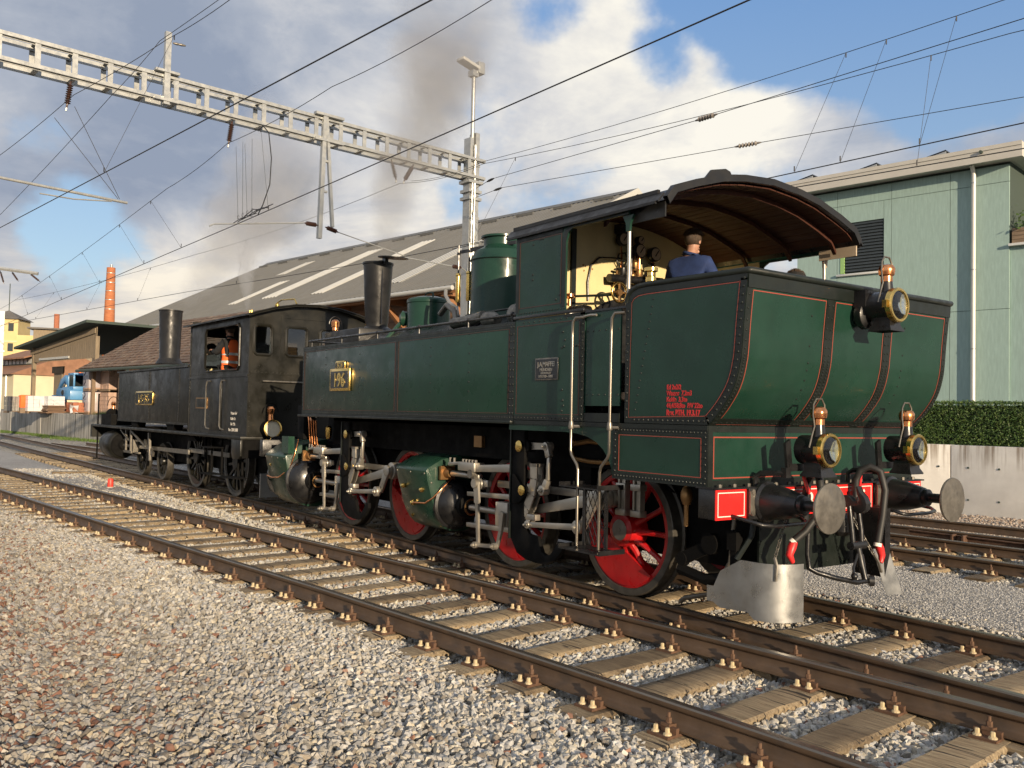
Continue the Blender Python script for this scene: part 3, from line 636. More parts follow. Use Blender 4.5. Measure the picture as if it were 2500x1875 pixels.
M['palebrick'] = mat('pale_wrapped_brick', (.46, .31, .235), .6, 0, .2, 2.)
M['wrapped'] = mat('printed_plastic_wrap', (.40, .36, .37), .35, 0, .2, 2.5)
M['white_wrap'] = mat('white_plastic_wrap', (.62, .62, .63), .35, 0, .1, 4., .2, 6.)
M['ink'] = mat('dark_print', (.03, .03, .05), .6)
def pallet(label, loc, n, mt, rz=DA, dims=(.37, .33, .25), wrap=None):
    p = thing('brick_pallet', label, 'pallet', group='stacked goods on the loading platform', local=True); place(p, loc, rz); nx, ny, nz = n; a, b, c = dims
    me = G().box(-a/2+.006, a/2-.006, -b/2+.006, b/2-.006, .004, c-.004).mesh('brick', mt)
    for k in range(nz):
        for i in range(nx):
            for j in range(ny):
                if 0 < i < nx-1 and 0 < j < ny-1 and k < nz-1: continue
                o = link('brick', me, p); o.location = ((i-(nx-1)/2)*a+rnd.uniform(-.01, .01), (j-(ny-1)/2)*b+rnd.uniform(-.012, .012), .14+k*c)
    sub(p, 'pallet_base', G().box(-nx*a/2, nx*a/2, -ny*b/2, ny*b/2, .09, .135).box(-nx*a/2, nx*a/2, -ny*b/2, -ny*b/2+.1, 0, .09).box(-nx*a/2, nx*a/2, ny*b/2-.1, ny*b/2, 0, .09), M['planter'])
    if wrap:
        sub(p, 'plastic_wrap', G().box(-nx*a/2-.02, nx*a/2+.02, -ny*b/2-.02, ny*b/2+.02, .2, .14+nz*c+.02), wrap, bevel=.04)
        for q in range(2):
            z = .45+q*.62; y = -ny*b/2-.023
            sub(p, 'print_mark', G().tube([(-.15+.15*math.sin(t_*.9)*(1+.0), y, z+.30-t_*.075) for t_ in range(6)], .035, 5).box(-.22, .25, y-.003, y, z-.13, z-.11), M['ink'])
    return p
Z = 1.17
pallet('wrapped pallet of bricks, upper of the left stack next to the dark locomotive', (-55.2, 4.55, Z+1.45), (3, 3, 5), M['palebrick'], wrap=M['wrapped'])
pallet('wrapped pallet of bricks, lower of the left stack next to the dark locomotive', (-55.2, 4.55, Z), (3, 3, 5), M['palebrick'], wrap=M['wrapped'])
pallet('orange brick pallet, upper of the stack nearest the dark locomotive', (-53.6, 5.25, Z+1.45), (5, 3, 5), M['palebrick'], wrap=None)
pallet('orange brick pallet, lower of the stack nearest the dark locomotive', (-53.6, 5.25, Z), (5, 3, 5), M['palebrick'])
pallet('wrapped brick pallet, upper of the middle stack with printed marks', (-54.4, 4.9, Z+1.47), (1, 3, 5), M['palebrick'], wrap=M['wrapped'])
pallet('wrapped brick pallet, lower of the middle stack with printed marks', (-54.4, 4.9, Z), (1, 3, 5), M['palebrick'], wrap=M['wrapped'])
pallet('small heap of red hollow bricks between the blue machine and the pallets', (-56.0, 3.75, Z), (5, 3, 3), M['brickred'], dims=(.30, .3, .2))
pallet('white wrapped block pallet in front of the blue machine, left one', (-57.7, 1.55, Z), (4, 3, 4), M['white_wrap'], dims=(.30, .33, .24)); pallet('white wrapped block pallet in front of the blue machine, right one', (-57.0, 2.55, Z), (5, 3, 4), M['white_wrap'], dims=(.25, .33, .24))
pallet('grey concrete block pallet at the far left of the dock', (-58.3, .55, Z), (3, 3, 3), M['dock'], dims=(.33, .33, .3))
g = G()
for k in range(9): g.obox((-56.9+k*.02, 2.5+rnd.uniform(-.1, .1), Z+.05+k*.055), (.75, .1, rnd.uniform(-.02, .02)), (0, .5, 0), (0, 0, .02))
tag(g.build('board_heap', M['brownwood']), 'flat heap of dark brown boards on the dock edge', 'boards')
g = G()
rows = [[(-56.05+.9*u+.12*math.sin(5*v+3*u), 3.5+.25*math.sin(7*u), Z+.05+v*.8*(1-.4*u)+.06*math.sin(9*u+v*4)) for u in [i/14 for i in range(15)]] for v in [j/8 for j in range(9)]]
g.loft(rows); g.loft([[(-56.2+.5*u, 3.2-.25*v, 1.2-v*.45+.05*math.sin(8*u)) for u in [i/6 for i in range(7)]] for v in (0, .3, .6, 1)])
tag(g.build('plastic_sheet', M['white_wrap'], smooth=80), 'crumpled white plastic sheet hanging over the dock edge', 'plastic sheet')
# blue excavator with its arm folded down
ex = thing('blue_excavator', 'blue excavator with folded arm parked under the wooden shed', 'excavator', (-57, 3.2, Z), local=True); place(ex, (-58.0, 4.2, Z), R(5))
sub(ex, 'body', G().prism([(-1.2, .9), (2.1, .9), (2.1, 1.5), (1.2, 1.75), (-1.2, 1.6)], 'y', -1.1, 1.1), M['bluepaint'], bevel=.05)
for e in (-1, 1): sub(ex, 'track', G().prism([(-1.5, .05), (1.9, .05), (2.1, .4), (1.9, .75), (-1.5, .75), (-1.7, .4)], 'y', e*.75-.25, e*.75+.25), M['rubber'], bevel=.03)
cb = sub(ex, 'cab', G().box(.7, 2.0, -.9, .2, 1.5, 1.75).box(.7, 2.0, -.9, .2, 2.45, 2.6).box(.7, .8, -.9, -.8, 1.7, 2.5).box(1.9, 2.0, -.9, -.8, 1.7, 2.5).box(.7, .8, .1, .2, 1.7, 2.5).box(1.9, 2.0, .1, .2, 1.7, 2.5), M['bluepaint'], bevel=.02)
sub(cb, 'window', G().box(.8, 1.9, -.86, -.84, 1.75, 2.45).box(.74, .76, -.8, .1, 1.75, 2.45), M['glass']); sub(cb, 'beacon', G().lathe([(.06, 0), (.06, .1), (.02, .14)], (1.1, -.3, 2.6), n=8), M['hivis'])
sub(ex, 'boom', G().prism([(.6, 1.6), (.8, 1.9), (-.2, 2.5), (-1.2, 2.25), (-2.3, 1.35), (-2.2, 1.2), (-1.1, 1.9), (-.2, 2.1)], 'y', -.85, -.55), M['bluepaint'], bevel=.02)
sub(ex, 'stick', G().prism([(-2.3, 1.35), (-2.2, 1.05), (-.9, .95), (-.6, 1.15), (-1.0, 1.35)], 'y', -.82, -.58), M['bluepaint'], bevel=.02); sub(ex, 'ram', G().cyl((-.9, -.7, 1.9), (-1.9, -.7, 1.2), .06, n=10), M['steel'])
sub(ex, 'bucket', G().prism([(-2.3, 1.2), (-2.5, .7), (-2.1, .45), (-1.6, .7), (-1.9, 1.1)], 'y', -1.1, -.3), M['bluepaint']); sub(ex, 'headlamp', G().lathe([(.16, 0), (.18, .05), (.1, .1)], (.9, -1.2, 1.35), (0, -1, 0), 12), M['rubber'])
o = thing('orange_skip', 'orange plastic tub beside the grey block pallet on the dock', 'tub', (-57.9, 1.0, Z), local=True); place(o, (-57.9, 1.05, Z+.35), DA)
sub(o, 'tub', G().prism([(-.25, 0), (.25, 0), (.36, .55), (.25, .8), (-.25, .75), (-.36, .55)], 'y', -.3, .3), M['hivis'], bevel=.03); sub(o, 'stand', G().box(-.3, .3, -.3, .3, -.35, 0), M['planter'])
# far buildings
M['yellow'] = mat('yellow_render', (.62, .49, .24), .85, 0, .08, .6); M['paleyel'] = mat('pale_cream_render', (.60, .53, .36), .85, 0, .08, .6); M['redtile'] = mat('brown_red_tiles', (.26, .135, .08), .85, 0, .3, 1.2); M['slateroof'] = mat('grey_slate', (.13, .12, .11), .8, 0, .2, 1.)
b = thing('cream_warehouse', 'cream warehouse with brown tiled roof at the left edge', 'warehouse', local=True); place(b, (-122, 7.6, 0), R(12))
sub(b, 'wall', G().box(-30, 0, 0, 14, 0, 5.6), M['paleyel']); sub(b, 'roof', G().prism([(-.5, 5.5), (7, 8.6), (14.5, 5.5)], 'x', -30, .3), M['redtile'])
sub(b, 'dormer', G().box(-14, -2.5, 3.0, 5, 6.8, 8.0), M['joint']); sub(b, 'dormer_roof', G().obox((-8.2, 4, 8.5), (6.2, 0, 0), (0, 2.2, .75), (0, 0, .1)), M['redtile'])
for k in range(8): sub(b, 'dormer_window', G().box(-13.6+k*1.4, -12.6+k*1.4, 2.95, 3.0, 7.1, 7.7), M['skyl'])
wv = sub(b, 'window', G().box(-7.8, -4.8, -.04, .02, 3.9, 4.7), M['glass'])
for k in range(5): sub(wv, 'window_bar', G().box(-7.75+k*.6, -7.68+k*.6, -.07, -.04, 3.9, 4.7), M['skyl'])
sub(b, 'louvre', G().box(-8, -4.8, -.05, .02, 2.0, 3.0), M['fascia']); sub(b, 'door', G().box(-8, -5, -.05, .02, 0, 1.7), M['brownwood']); sub(b, 'downpipe', G().cyl((-2.2, -.1, 0), (-2.2, -.1, 5.5), .12, n=8), M['alu'])
b = thing('factory_tower', 'yellow factory tower with a pointed grey roof in the far left', 'tower', local=True); place(b, (-199, 15.0, 0), R(-28))
sub(b, 'wall', G().box(-3, 3, -3, 3, 0, 18.6), M['yellow']); sub(b, 'string_course', G().box(-3.1, 3.1, -3.1, 3.1, 14.0, 14.3), M['paleyel'])
sub(b, 'roof', G().add([(-3.5, -3.5, 18.6), (3.5, -3.5, 18.6), (3.5, 3.5, 18.6), (-3.5, 3.5, 18.6), (0, 0, 20.6)], [(0, 1, 4), (1, 2, 4), (2, 3, 4), (3, 0, 4), (3, 2, 1, 0)]), M['slateroof']); sub(b, 'mast', G().cyl((0, 0, 20), (0, 0, 26), .08, n=6), M['joint'])
for z in (12.2, 16.2):
    for k in range(3): sub(b, 'window', G().box(-2.2+k*1.7, -1.2+k*1.7, -3.05, -2.98, z, z+1.6), M['brownwood'] if k < 2 else M['glass']); sub(b, 'window', G().box(2.98, 3.05, -2.2+k*1.7, -1.2+k*1.7, z, z+1.6), M['shutter'])
b = thing('factory_hall', 'low brownish factory hall between the yellow tower and the brick chimney', 'hall', local=True); place(b, (-190, 20, 0), R(-16))
sub(b, 'wall', G().box(-6, 11, 0, 10, 0, 15.6), M['greyboard']); sub(b, 'roof', G().obox((2.5, 4, 16.1), (9.2, 0, -.25), (0, 5, 0), (0, 0, .15)), M['slateroof']); sub(b, 'annex', G().box(3, 9, -3, 0, 0, 14.6), M['yellow']); sub(b, 'flue', G().cyl((5, 3, 15), (5, 3, 19.2), .5, n=10), M['brickred'])
sub(b, 'window', G().box(-4.6, -3.2, -.05, .02, 13.4, 15), M['glass'])
def brickmat(name, c1, c2):
    m = bpy.data.materials.new(name); m.use_nodes = True; t = N(m.node_tree); t.n.clear()
    bs = t.new('ShaderNodeBsdfPrincipled', ins={'Roughness': .85}); t.l.new(bs.outputs[0], t.new('ShaderNodeOutputMaterial').inputs[0])
    co = t.new('ShaderNodeTexCoord').outputs['Object']; t.put(bs.inputs['Base Color'], t.mix(t.rng(t.noise(t.vmath('MULTIPLY', co, (1, 1, 3)), .9, 5, .7), .3, .7), c1, c2)); return m
M['stackbrick'] = brickmat('chimney_brick', (.36, .12, .05), (.46, .175, .075))
b = thing('brick_chimney', 'tall round brick factory chimney with pale bands', 'chimney', local=True); place(b, (-187.7, 31.5, 0), 0)
sub(b, 'shaft', G().lathe([(1.28, 0), (1.12, 14.5), (.82, 29.2), (.82, 29.7)], (0, 0, 0), n=28), M['stackbrick'], smooth=60)
for z in (21.2, 23.1, 24.9, 26.6, 28.5): sub(b, 'band', G().lathe([(1.12-.0205*(z-14.5)+.03, 0), (1.12-.0205*(z-14.5)+.03, .12)], (0, 0, z), n=28), M['galv'])
sub(b, 'flue_pipe', G().cyl((.25, 0, 29.5), (.25, 0, 30.3), .25, n=12).cyl((-.3, .1, 29.5), (-.3, .1, 30.2), .25, n=12), M['galv'])
M['forest'] = mat('forest_hillside', (.030, .050, .040), .9, 0, .5, .02, 0, 0)
g = G(); xs_ = [i*50 for i in range(-50, 60)]
def ridge_h(y): return 128*math.exp(-((y+40)/300)**2)+70*math.exp(-((y-420)/420)**2)+9*math.sin(y*.031)+5*math.sin(y*.11+1)+60
g.loft([[(-1500-220*k, y, -2+ridge_h(y+40*k)*(0, .45, .8, 1, .7)[k]) for y in xs_] for k in range(5)])
struct(g.build('forested_hill', M['forest'], smooth=80))
g = G()
for k in range(1600):
    y = rnd.uniform(-700, 700); k2 = rnd.uniform(0, 3.0); i = int(k2); fz = (0, .45, .8, 1, .7); hh = -2+ridge_h(y+40*k2)*(fz[i]+(fz[i+1]-fz[i])*(k2-i)); x = -1500-220*k2; s_ = rnd.uniform(5, 11)
    g.lathe([(s_*.42, 0), (s_*.25, s_*.7), (.2, s_*1.5)], (x, y, hh-2), n=5)
tag(g.build('hill_forest', M['forest'], kind='stuff'), 'far conifer forest covering the hill at the left edge', 'forest')
# ------------------------------------------------------------------ green locomotive (near), parts in world coordinates
L = thing('steam_locomotive', 'dark green steam locomotive with red spoked wheels and brass number plate 196', 'locomotive', (-3.4, 0, 0))
W = 1.434
def P(name, g, mt, **k): return sub(L, name, g, M[mt] if isinstance(mt, str) else mt, **k)
def S(par, name, g, mt, **k): return sub(par, name, g, M[mt] if isinstance(mt, str) else mt, **k)
def strip_y(g, x0, x1, z0, z1, y, t=.006, dz=.0): return g.box(x0, x1, y-dz, y, z0, z1)
def lin_side(x0, x1, z0, z1, y, w=.007):     # red lining rectangle on the near side
    g = G(); a, b = y-.0035, y-.001
    return g.box(x0, x1, a, b, z0, z0+w).box(x0, x1, a, b, z1-w, z1).box(x0, x0+w, a, b, z0+w, z1-w).box(x1-w, x1, a, b, z0+w, z1-w)
# --- side tanks
for s in (-1, 1):
    y = s*W; yi = s*.80; a, b = min(y, yi), max(y, yi)
    tk = P('side_tank', G().box(-7.38, -1.893, a, b, 1.66, 2.65), 'green', bevel=.012)
    S(tk, 'tank_foot_plate', G().box(-7.46, -1.90, min(s*1.475, s*.6), max(s*1.475, s*.6), 1.612, 1.645), 'band', bevel=.004)
    yo = y+s*.004
    S(tk, 'tank_edge_angle', G().box(-7.385, -1.9, min(y, yo), max(y, yo), 1.648, 1.705).box(-7.385, -1.9, min(y, yo), max(y, yo), 2.598, 2.655).box(-7.388, -7.34, min(y, yo), max(y, yo), 1.705, 2.598)
      .box(-4.435, -4.385, min(y, yo), max(y, yo), 1.705, 2.598).box(-1.985, -1.897, min(y, yo), max(y, yo), 1.705, 2.598), 'band')
    g = G(); d = (0, s, 0); yr = y+s*.004
    g.rivets((-7.36, yr, 1.676), (-1.92, yr, 1.676), .045, d, .0085); g.rivets((-7.36, yr, 2.627), (-1.95, yr, 2.627), .045, d, .0085)
    g.rivets((-7.365, yr, 1.72), (-7.365, yr, 2.60), .055, d, .011); g.rivets((-4.41, yr, 1.73), (-4.41, yr, 2.58), .075, d, .008)
    for x in (-1.965, -1.918): g.rivets((x, yr, 1.72), (x, yr, 2.6), .075, d, .012)
    for x in (-6.57, -5.46, -3.58, -2.75): g.rivets((x, y, 1.74), (x, y, 2.58), .105, d, .010)
    S(tk, 'rivets', g, 'band', kind='stuff')
    if s < 0: S(tk, 'lining', G(), 'lining') if 0 else None
    hr = P('handrail', G().tube([(-7.36, s*1.36, 2.755), (-1.93, s*1.36, 2.74)], .017, 8).tube([(-7.36, s*1.36, 2.755), (-7.05, s*1.1, 2.73), (-6.6, s*.95, 2.70)], .014, 8), 'black')
    for x in (-7.25, -6.2, -5.1, -4.0, -2.9, -2.05): S(hr, 'rail_stanchion', G().cyl((x, s*1.36, 2.65), (x, s*1.36, 2.735), .012, n=8).ball((x, s*1.36, 2.75), .027, 8), 'black')
tk0 = [o for o in L.children if o.name.startswith('side_tank')][0]
for (x0, x1) in ((-7.33, -4.45), (-4.37, -1.995)): S(tk0, 'lining', lin_side(x0, x1, 1.715, 2.588, -W, .007), 'lining2')
# --- plates
pl_ = P('number_plate', G().box(-6.35, -5.695, -W-.030, -W-.001, 1.985, 2.30), 'brass', bevel=.006)
S(pl_, 'plate_field', G().box(-6.305, -5.74, -W-.0335, -W-.030, 2.025, 2.26), 'black')
S(pl_, 'name_tab', G().prism([(-6.18, 2.301), (-5.865, 2.301), (-5.865, 2.385), (-5.89, 2.405), (-6.155, 2.405), (-6.18, 2.385)], 'y', -W-.026, -W-.001), 'brass', bevel=.004); S(pl_, 'tab_field', G().box(-6.155, -5.89, -W-.029, -W-.026, 2.305, 2.383), 'black')
text('plate_digits', '196', .27, M['brass'], side_m(-6.022, -W-.036, 2.047), pl_, .004, 'CENTER', .95, .0055); text('tab_letters', 'SCB', .098, M['brass'], side_m(-6.022, -W-.031, 2.310), pl_, .002, 'CENTER', 1.05, .001)
mp = P('maker_plate', G().box(-1.536, -1.175, -W-.012, -W-.001, 2.045, 2.262), 'steel2', bevel=.004); S(mp, 'plate_field', G().box(-1.522, -1.189, -W-.0135, -W-.012, 2.058, 2.249), 'black')
for st, sz, z, ww in (('J.A.MAFFEI', .066, 2.178, .92), ('MÜNCHEN', .044, 2.132, .9), ('SYSTEM-MALLET', .022, 2.106, 1.0), ('Nº1710 - 1893', .036, 2.070, 1.05)): text('plate_letters', st, sz, M['steel'], side_m(-1.355, -W-.0155, z), mp, .002, 'CENTER', ww, .0008)
# --- boiler, smokebox, chimney, domes
BZ = 2.33
P('boiler', G().lathe([(.68, 0), (.68, 6.3)], (-8.15, 0, BZ), (1, 0, 0), 40), 'black')
sb = P('smokebox', G().lathe([(.3, -.02), (.66, 0), (.70, .03), (.70, .95), (.66, 1.0)], (-8.62, 0, BZ), (1, 0, 0), 40), 'smokebox')
S(sb, 'smokebox_door', G().lathe([(.05, -.12), (.35, -.09), (.52, -.02), (.53, .0)], (-8.63, 0, BZ), (1, 0, 0), 32), 'smokebox')
S(sb, 'smokebox_saddle', G().box(-8.5, -7.2, -.62, .62, 2.75, 3.02), 'smokebox', bevel=.03); P('smokebox_cradle', G().box(-8.5, -7.4, -.5, .5, 1.2, 1.8), 'soot')
ch = P('chimney', G().lathe([(.30, -.06), (.24, .0), (.186, .04), (.186, .10), (.192, .12), (.242, 1.06), (.256, 1.07), (.256, 1.10), (.235, 1.10), (.17, .2)], (-7.82, 0, 3.07), n=36), 'smokebox', smooth=30)
S(ch, 'chimney_strap', G().box(-7.70, -7.66, -.235, -.22, 3.1, 4.15), 'smokebox') if 0 else None
S(ch, 'chimney_lid', G().lathe([(.02, -.012), (.25, -.006), (.25, .006), (.02, .012)], (-7.34, .02, 4.20), (.08, 0, 1), 28), 'black'); S(ch, 'lid_hinge', G().box(-7.62, -7.52, -.03, .03, 4.12, 4.22).cyl((-7.58, -.04, 3.15), (-7.60, -.04, 4.18), .012, n=6), 'black')
sd = P('sand_dome', G().lathe([(.33, -.1), (.325, .0), (.325, .30), (.335, .31), (.335, .345), (.31, .375), (.18, .41), (.0, .42)], (-6.12, 0, 3.03), n=36), 'green', smooth=30)
S(sd, 'lid_handle', G().tube([(-6.24, 0, 3.43), (-6.23, 0, 3.50), (-6.12, 0, 3.515), (-6.01, 0, 3.50), (-6.0, 0, 3.43)], .014, 8), 'green'); S(sd, 'sand_valve', G().lathe([(.06, 0), (.10, .03), (.12, .10), (.07, .14)], (-6.35, -.20, 3.12), (-.7, -.7, 0), 16).cyl((-6.40, -.26, 3.12), (-6.5, -.5, 2.8), .03, n=8), 'green2')
dm = P('steam_dome', G().lathe([(.46, -.12), (.41, .0), (.40, .05), (.40, .70), (.415, .715), (.405, .74), (.35, .84), (.26, .89), (.235, .92), (.235, 1.01), (.275, 1.02), (.275, 1.045), (.1, 1.06), (0, 1.06)], (-4.245, 0, 3.02), n=44), 'green', smooth=30)
S(dm, 'dome_band', G().lathe([(.403, 0), (.410, .008), (.410, .016), (.403, .024)], (-4.245, 0, 3.72), n=44), 'band')
for i, x in enumerate((-4.83, -4.565)):
    v = P('spring_balance', G().lathe([(.028, 0), (.034, .02), (.034, .36), (.040, .37), (.030, .40)], (x, -.30, 3.215), n=16), 'brass', smooth=30)
    S(v, 'balance_rod', G().cyl((x, -.30, 3.0), (x, -.30, 3.22), .012, n=8).cyl((x, -.30, 3.6), (x, -.30, 4.0), .012, n=8).lathe([(.026, 0), (.026, .03)], (x, -.30, 3.87), n=10), 'black'); S(v, 'valve_lever', G().obox((x+.32, -.15, 3.93), (.34, .14, .02), (0, .012, 0), (0, 0, .022)), 'black')
P('steam_pipe', G().tube([(-5.15, -.3, 3.42), (-5.12, -.32, 3.34), (-4.95, -.36, 3.22), (-4.7, -.40, 3.13), (-4.62, -.42, 3.0)], .025, 10), 'steel'); P('injector_pipe', G().tube([(-4.95, -.5, 3.05), (-4.78, -.5, 3.16), (-4.55, -.52, 3.05), (-4.45, -.55, 2.9)], .04, 10), 'steel2')
P('feed_valve', G().lathe([(.05, 0), (.09, .05), (.10, .2), (.06, .3)], (-3.55, -.72, 2.86), (1, 0, -.1), 16).tube([(-4.2, -.75, 2.85), (-3.8, -.72, 2.87), (-3.55, -.72, 2.9)], .07, 12).cyl((-2.6, -.75, 2.75), (-2.6, -.75, 2.95), .07, n=12), 'steel2')
P('regulator_rod', G().tube([(-4.3, -.5, 2.98), (-1.9, -.5, 3.0)], .014, 6), 'band'); bp_ = P('whistle_pipe', G().tube([(-2.45, -.95, 2.98), (-2.45, -.95, 3.10), (-2.40, -.95, 3.19), (-2.28, -.95, 3.25), (-1.88, -.95, 3.26)], .045, 12), 'brass', smooth=60); S(bp_, 'pipe_flange', G().lathe([(.07, 0), (.07, .05)], (-2.45, -.95, 2.92), n=12).lathe([(.09, 0), (.12, .05), (.12, .14), (.07, .2)], (-2.62, -.95, 2.82), (1, 0, 0), 14), 'steel2')
P('tank_filler', G().lathe([(.12, 0), (.12, .05)], (-3.0, -1.1, 2.65), n=16), 'band')
# --- cab
CF = -1.872
arc = [(-1.38, 3.54), (-1.29, 3.65), (-1.04, 3.74), (-.7, 3.84), (-.4, 3.89), (0, 3.92), (.4, 3.89), (.7, 3.84), (1.04, 3.74), (1.29, 3.65), (1.38, 3.54)]
def roof_z(y):
    for (y0, z0), (y1, z1) in zip(arc, arc[1:]):
        if y0 <= y <= y1: return z0+(z1-z0)*(y-y0)/(y1-y0)
    return 3.54
fw = P('cab_front_wall', G().prism([(-W+.02, 1.66), (W-.02, 1.66), (W-.02, 3.5)]+[(y, z-.03) for y, z in arc[::-1]]+[(-W+.02, 3.5)], 'x', CF-.02, CF), 'green'); S(fw, 'inner_lining', G().prism([(-W+.03, 1.95), (W-.03, 1.95), (W-.03, 3.5)]+[(y, z-.04) for y, z in arc[::-1]]+[(-W+.03, 3.5)], 'x', CF+.002, CF+.012), 'cream')
P('cab_floor', G().box(-1.86, -.25, -1.40, 1.40, 1.86, 1.92), 'planter')
for s in (-1, 1):
    y0, y1 = sorted((s*W, s*(W-.02)))
    cs = P('cab_side', G().prism([(-1.893, 2.70), (-1.10, 2.70), (-1.10, 3.36), (-1.07, 3.44), (-1.0, 3.48), (-.24, 3.475), (-.24, 3.53), (-1.893, 3.53)][::1], 'y', y0, y1), 'green')
    S(cs, 'cab_inner_side', G().box(-1.86, -1.12, min(s*(W-.021), s*(W-.03)), max(s*(W-.021), s*(W-.03)), 1.95, 3.5), 'cream')
    yo = sorted((s*W, s*(W+.005)))
    S(cs, 'window_frame', G().prism([(-1.15, 2.74), (-1.10, 2.74), (-1.10, 3.36), (-1.07, 3.44), (-1.0, 3.48), (-.24, 3.475), (-.24, 3.51), (-1.02, 3.515), (-1.11, 3.47), (-1.15, 3.38)], 'y', *yo).box(-1.895, -1.845, *yo, 2.74, 3.5).box(-1.845, -1.15, *yo, 3.46, 3.5), 'band')
    S(cs, 'waist_rail', G().box(-1.91, -.80, *sorted((s*W, s*(W+.022))), 2.668, 2.70), 'black', bevel=.006)
    lo = P('cab_lower_side', G().prism([(-1.893, 1.655), (-.80, 1.655), (-.80, 2.665), (-1.893, 2.665)], 'y', y0, y1), 'green')
    S(lo, 'edge_angle', G().box(-1.89, -.80, *yo, 1.657, 1.70).box(-.862, -.80, *yo, 1.70, 2.665).box(-1.1, -.80, *yo, 2.64, 2.665), 'band')
    g = G(); d = (0, s, 0); yr = s*(W+.005)
    g.rivets((-1.87, yr, 1.678), (-.83, yr, 1.678), .056, d, .009); g.rivets((-.83, yr, 1.72), (-.83, yr, 2.63), .074, d, .012); g.rivets((-1.75, s*W, 2.628), (-.9, s*W, 2.628), .085, d, .01)
    for x, z in ((-1.12, 2.50), (-1.09, 2.42), (-1.10, 2.36), (-1.13, 2.35), (-1.12, 1.95), (-1.11, 1.85), (-1.10, 1.80), (-1.12, 1.75), (-.93, 2.36), (-.9, 2.36), (-1.62, 3.40), (-1.5, 3.44), (-1.46, 3.44), (-1.62, 3.1), (-1.62, 3.05), (-1.24, 2.82), (-1.18, 2.86)): g.rivet((x, s*W, z), d, .013)
    g.rivets((-1.85, s*(W+.004), 2.725), (-.85, s*(W+.004), 2.725), .045, d, .008)
    S(lo, 'rivets', g, 'band', kind='stuff')
    if s < 0:
        S(lo, 'lining', lin_side(-1.86, -.87, 1.712, 2.60, -W, .007), 'lining2'); S(cs, 'lining', lin_side(-1.84, -1.165, 2.775, 3.452, -W, .007), 'lining2')
    dr = P('cab_door', G().box(-.795, -.325, *sorted((s*(W-.025), s*(W-.008))), 1.80, 2.655), 'green'); S(dr, 'door_sill', G().box(-.80, -.32, *sorted((s*W, s*(W-.04))), 1.655, 1.735), 'band'); g = G(); g.rivets((-.77, s*(W-.008), 1.90), (-.35, s*(W-.008), 1.90), .09, d, .009); g.rivets((-.77, s*(W-.008), 2.48), (-.35, s*(W-.008), 2.48), .09, d, .009); S(dr, 'rivets', g, 'band', kind='stuff')
    S(dr, 'door_capping', G().box(-.80, -.25, *sorted((s*(W+.004), s*(W-.03))), 2.655, 2.675), 'black'); S(dr, 'door_latch', G().tube([(-.80, s*(W+.01), 2.62), (-.70, s*(W+.02), 2.625), (-.62, s*(W+.02), 2.62)], .012, 6), 'steel')
    for x, xb, xe in ((-.90, -.895, -.785), (-.365, -.367, -.487)):      # grab rails from waist to step
        h_ = P('grab_rail', G().tube([(x+.10, s*(W+.005), 2.615), (x+.03, s*(W+.055), 2.612), (x, s*1.495, 2.57), (x, s*1.5, 2.45), (xb, s*1.5, 1.64), (xb, s*1.5, 1.39), (xb+(xe-xb)*.15, s*1.5, 1.345), (xe-(xe-xb)*.12, s*1.5, 1.26), (xe, s*1.5, 1.21), (xe, s*1.5, .53)], .0145, 8), 'handrail', smooth=60); S(h_, 'rail_bracket', G().lathe([(.024, 0), (.028, .02), (.020, .07)], (xb, s*1.5, 1.585), n=12).cyl((xb, s*1.5, 1.61), (xb+.05, s*W, 1.61), .014, n=6), 'steel2')
    for z, x0, x1 in ((1.075, -.905, -.37), (.515, -.905, -.34)):        # two treads
        st = P('cab_step', G().box(x0, x1, *sorted((s*1.62, s*1.32)), z-.012, z), 'black'); S(st, 'step_edge', G().box(x0, x0+.012, *sorted((s*1.62, s*1.32)), z, z+.03).box(x1-.012, x1, *sorted((s*1.62, s*1.32)), z, z+.03), 'black')
    g = G().box(-.90, -.865, *sorted((s*1.34, s*1.32)), .515, 1.07).box(-.60, -.565, *sorted((s*1.34, s*1.32)), .515, 1.07)
    gp_ = P('step_guard', g, 'black'); g = G()
    for k in range(-4, 9):
        for e in (-1, 1):
            x0 = -.865+k*.066; pa, pb = (x0, .53), (x0+e*.275, 1.06)
            cl = []
            for q in range(21):
                f_ = q/20; xx = pa[0]+(pb[0]-pa[0])*f_
                if -.867 < xx < -.598: cl.append((xx, s*1.33, .53+.53*f_))
            if len(cl) > 1: g.tube([cl[0], cl[-1]], .005, 4)
    S(gp_, 'mesh_wire', g, 'black')
# roof
RX0, RX1 = -1.99, .18
rf = P('cab_roof', G().loft([[(x, y, z+dz) for y, z in arc] for x, dz in ((RX0, 0), (RX1, 0))]).loft([[(x, y*.985, z-.035) for y, z in arc] for x in (RX0, RX1)]).loft([[(RX1, y, z) for y, z in arc], [(RX1, y*.985, z-.035) for y, z in arc]]).loft([[(RX0, y, z) for y, z in arc], [(RX0, y*.985, z-.035) for y, z in arc]]), 'black', smooth=50)
S(rf, 'roof_edge_angle', G().loft([[(x, y*f_, z+dz) for y, z in arc] for x, f_, dz in ((RX1+.004, .985, -.035), (RX1+.004, 1.01, .025), (RX1-.05, 1.01, .025), (RX1-.05, 1.0, 0))]), 'smokebox', smooth=50)
S(rf, 'lifting_lug', G().prism([(-1.05, 3.72), (-.92, 3.80), (-.84, 3.885), (-.66, 3.925), (-.60, 3.91), (-.56, 3.85)], 'x', RX1-.03, RX1-.008), 'smokebox'); S(rf, 'lifting_lug', G().prism([(-.3, 3.90), (-.12, 3.99), (.05, 3.99), (.1, 3.92)], 'x', -1.55, -1.53).cyl((-1.54, -.1, 3.95), (-1.2, -.1, 3.93), .02, n=6), 'smokebox')
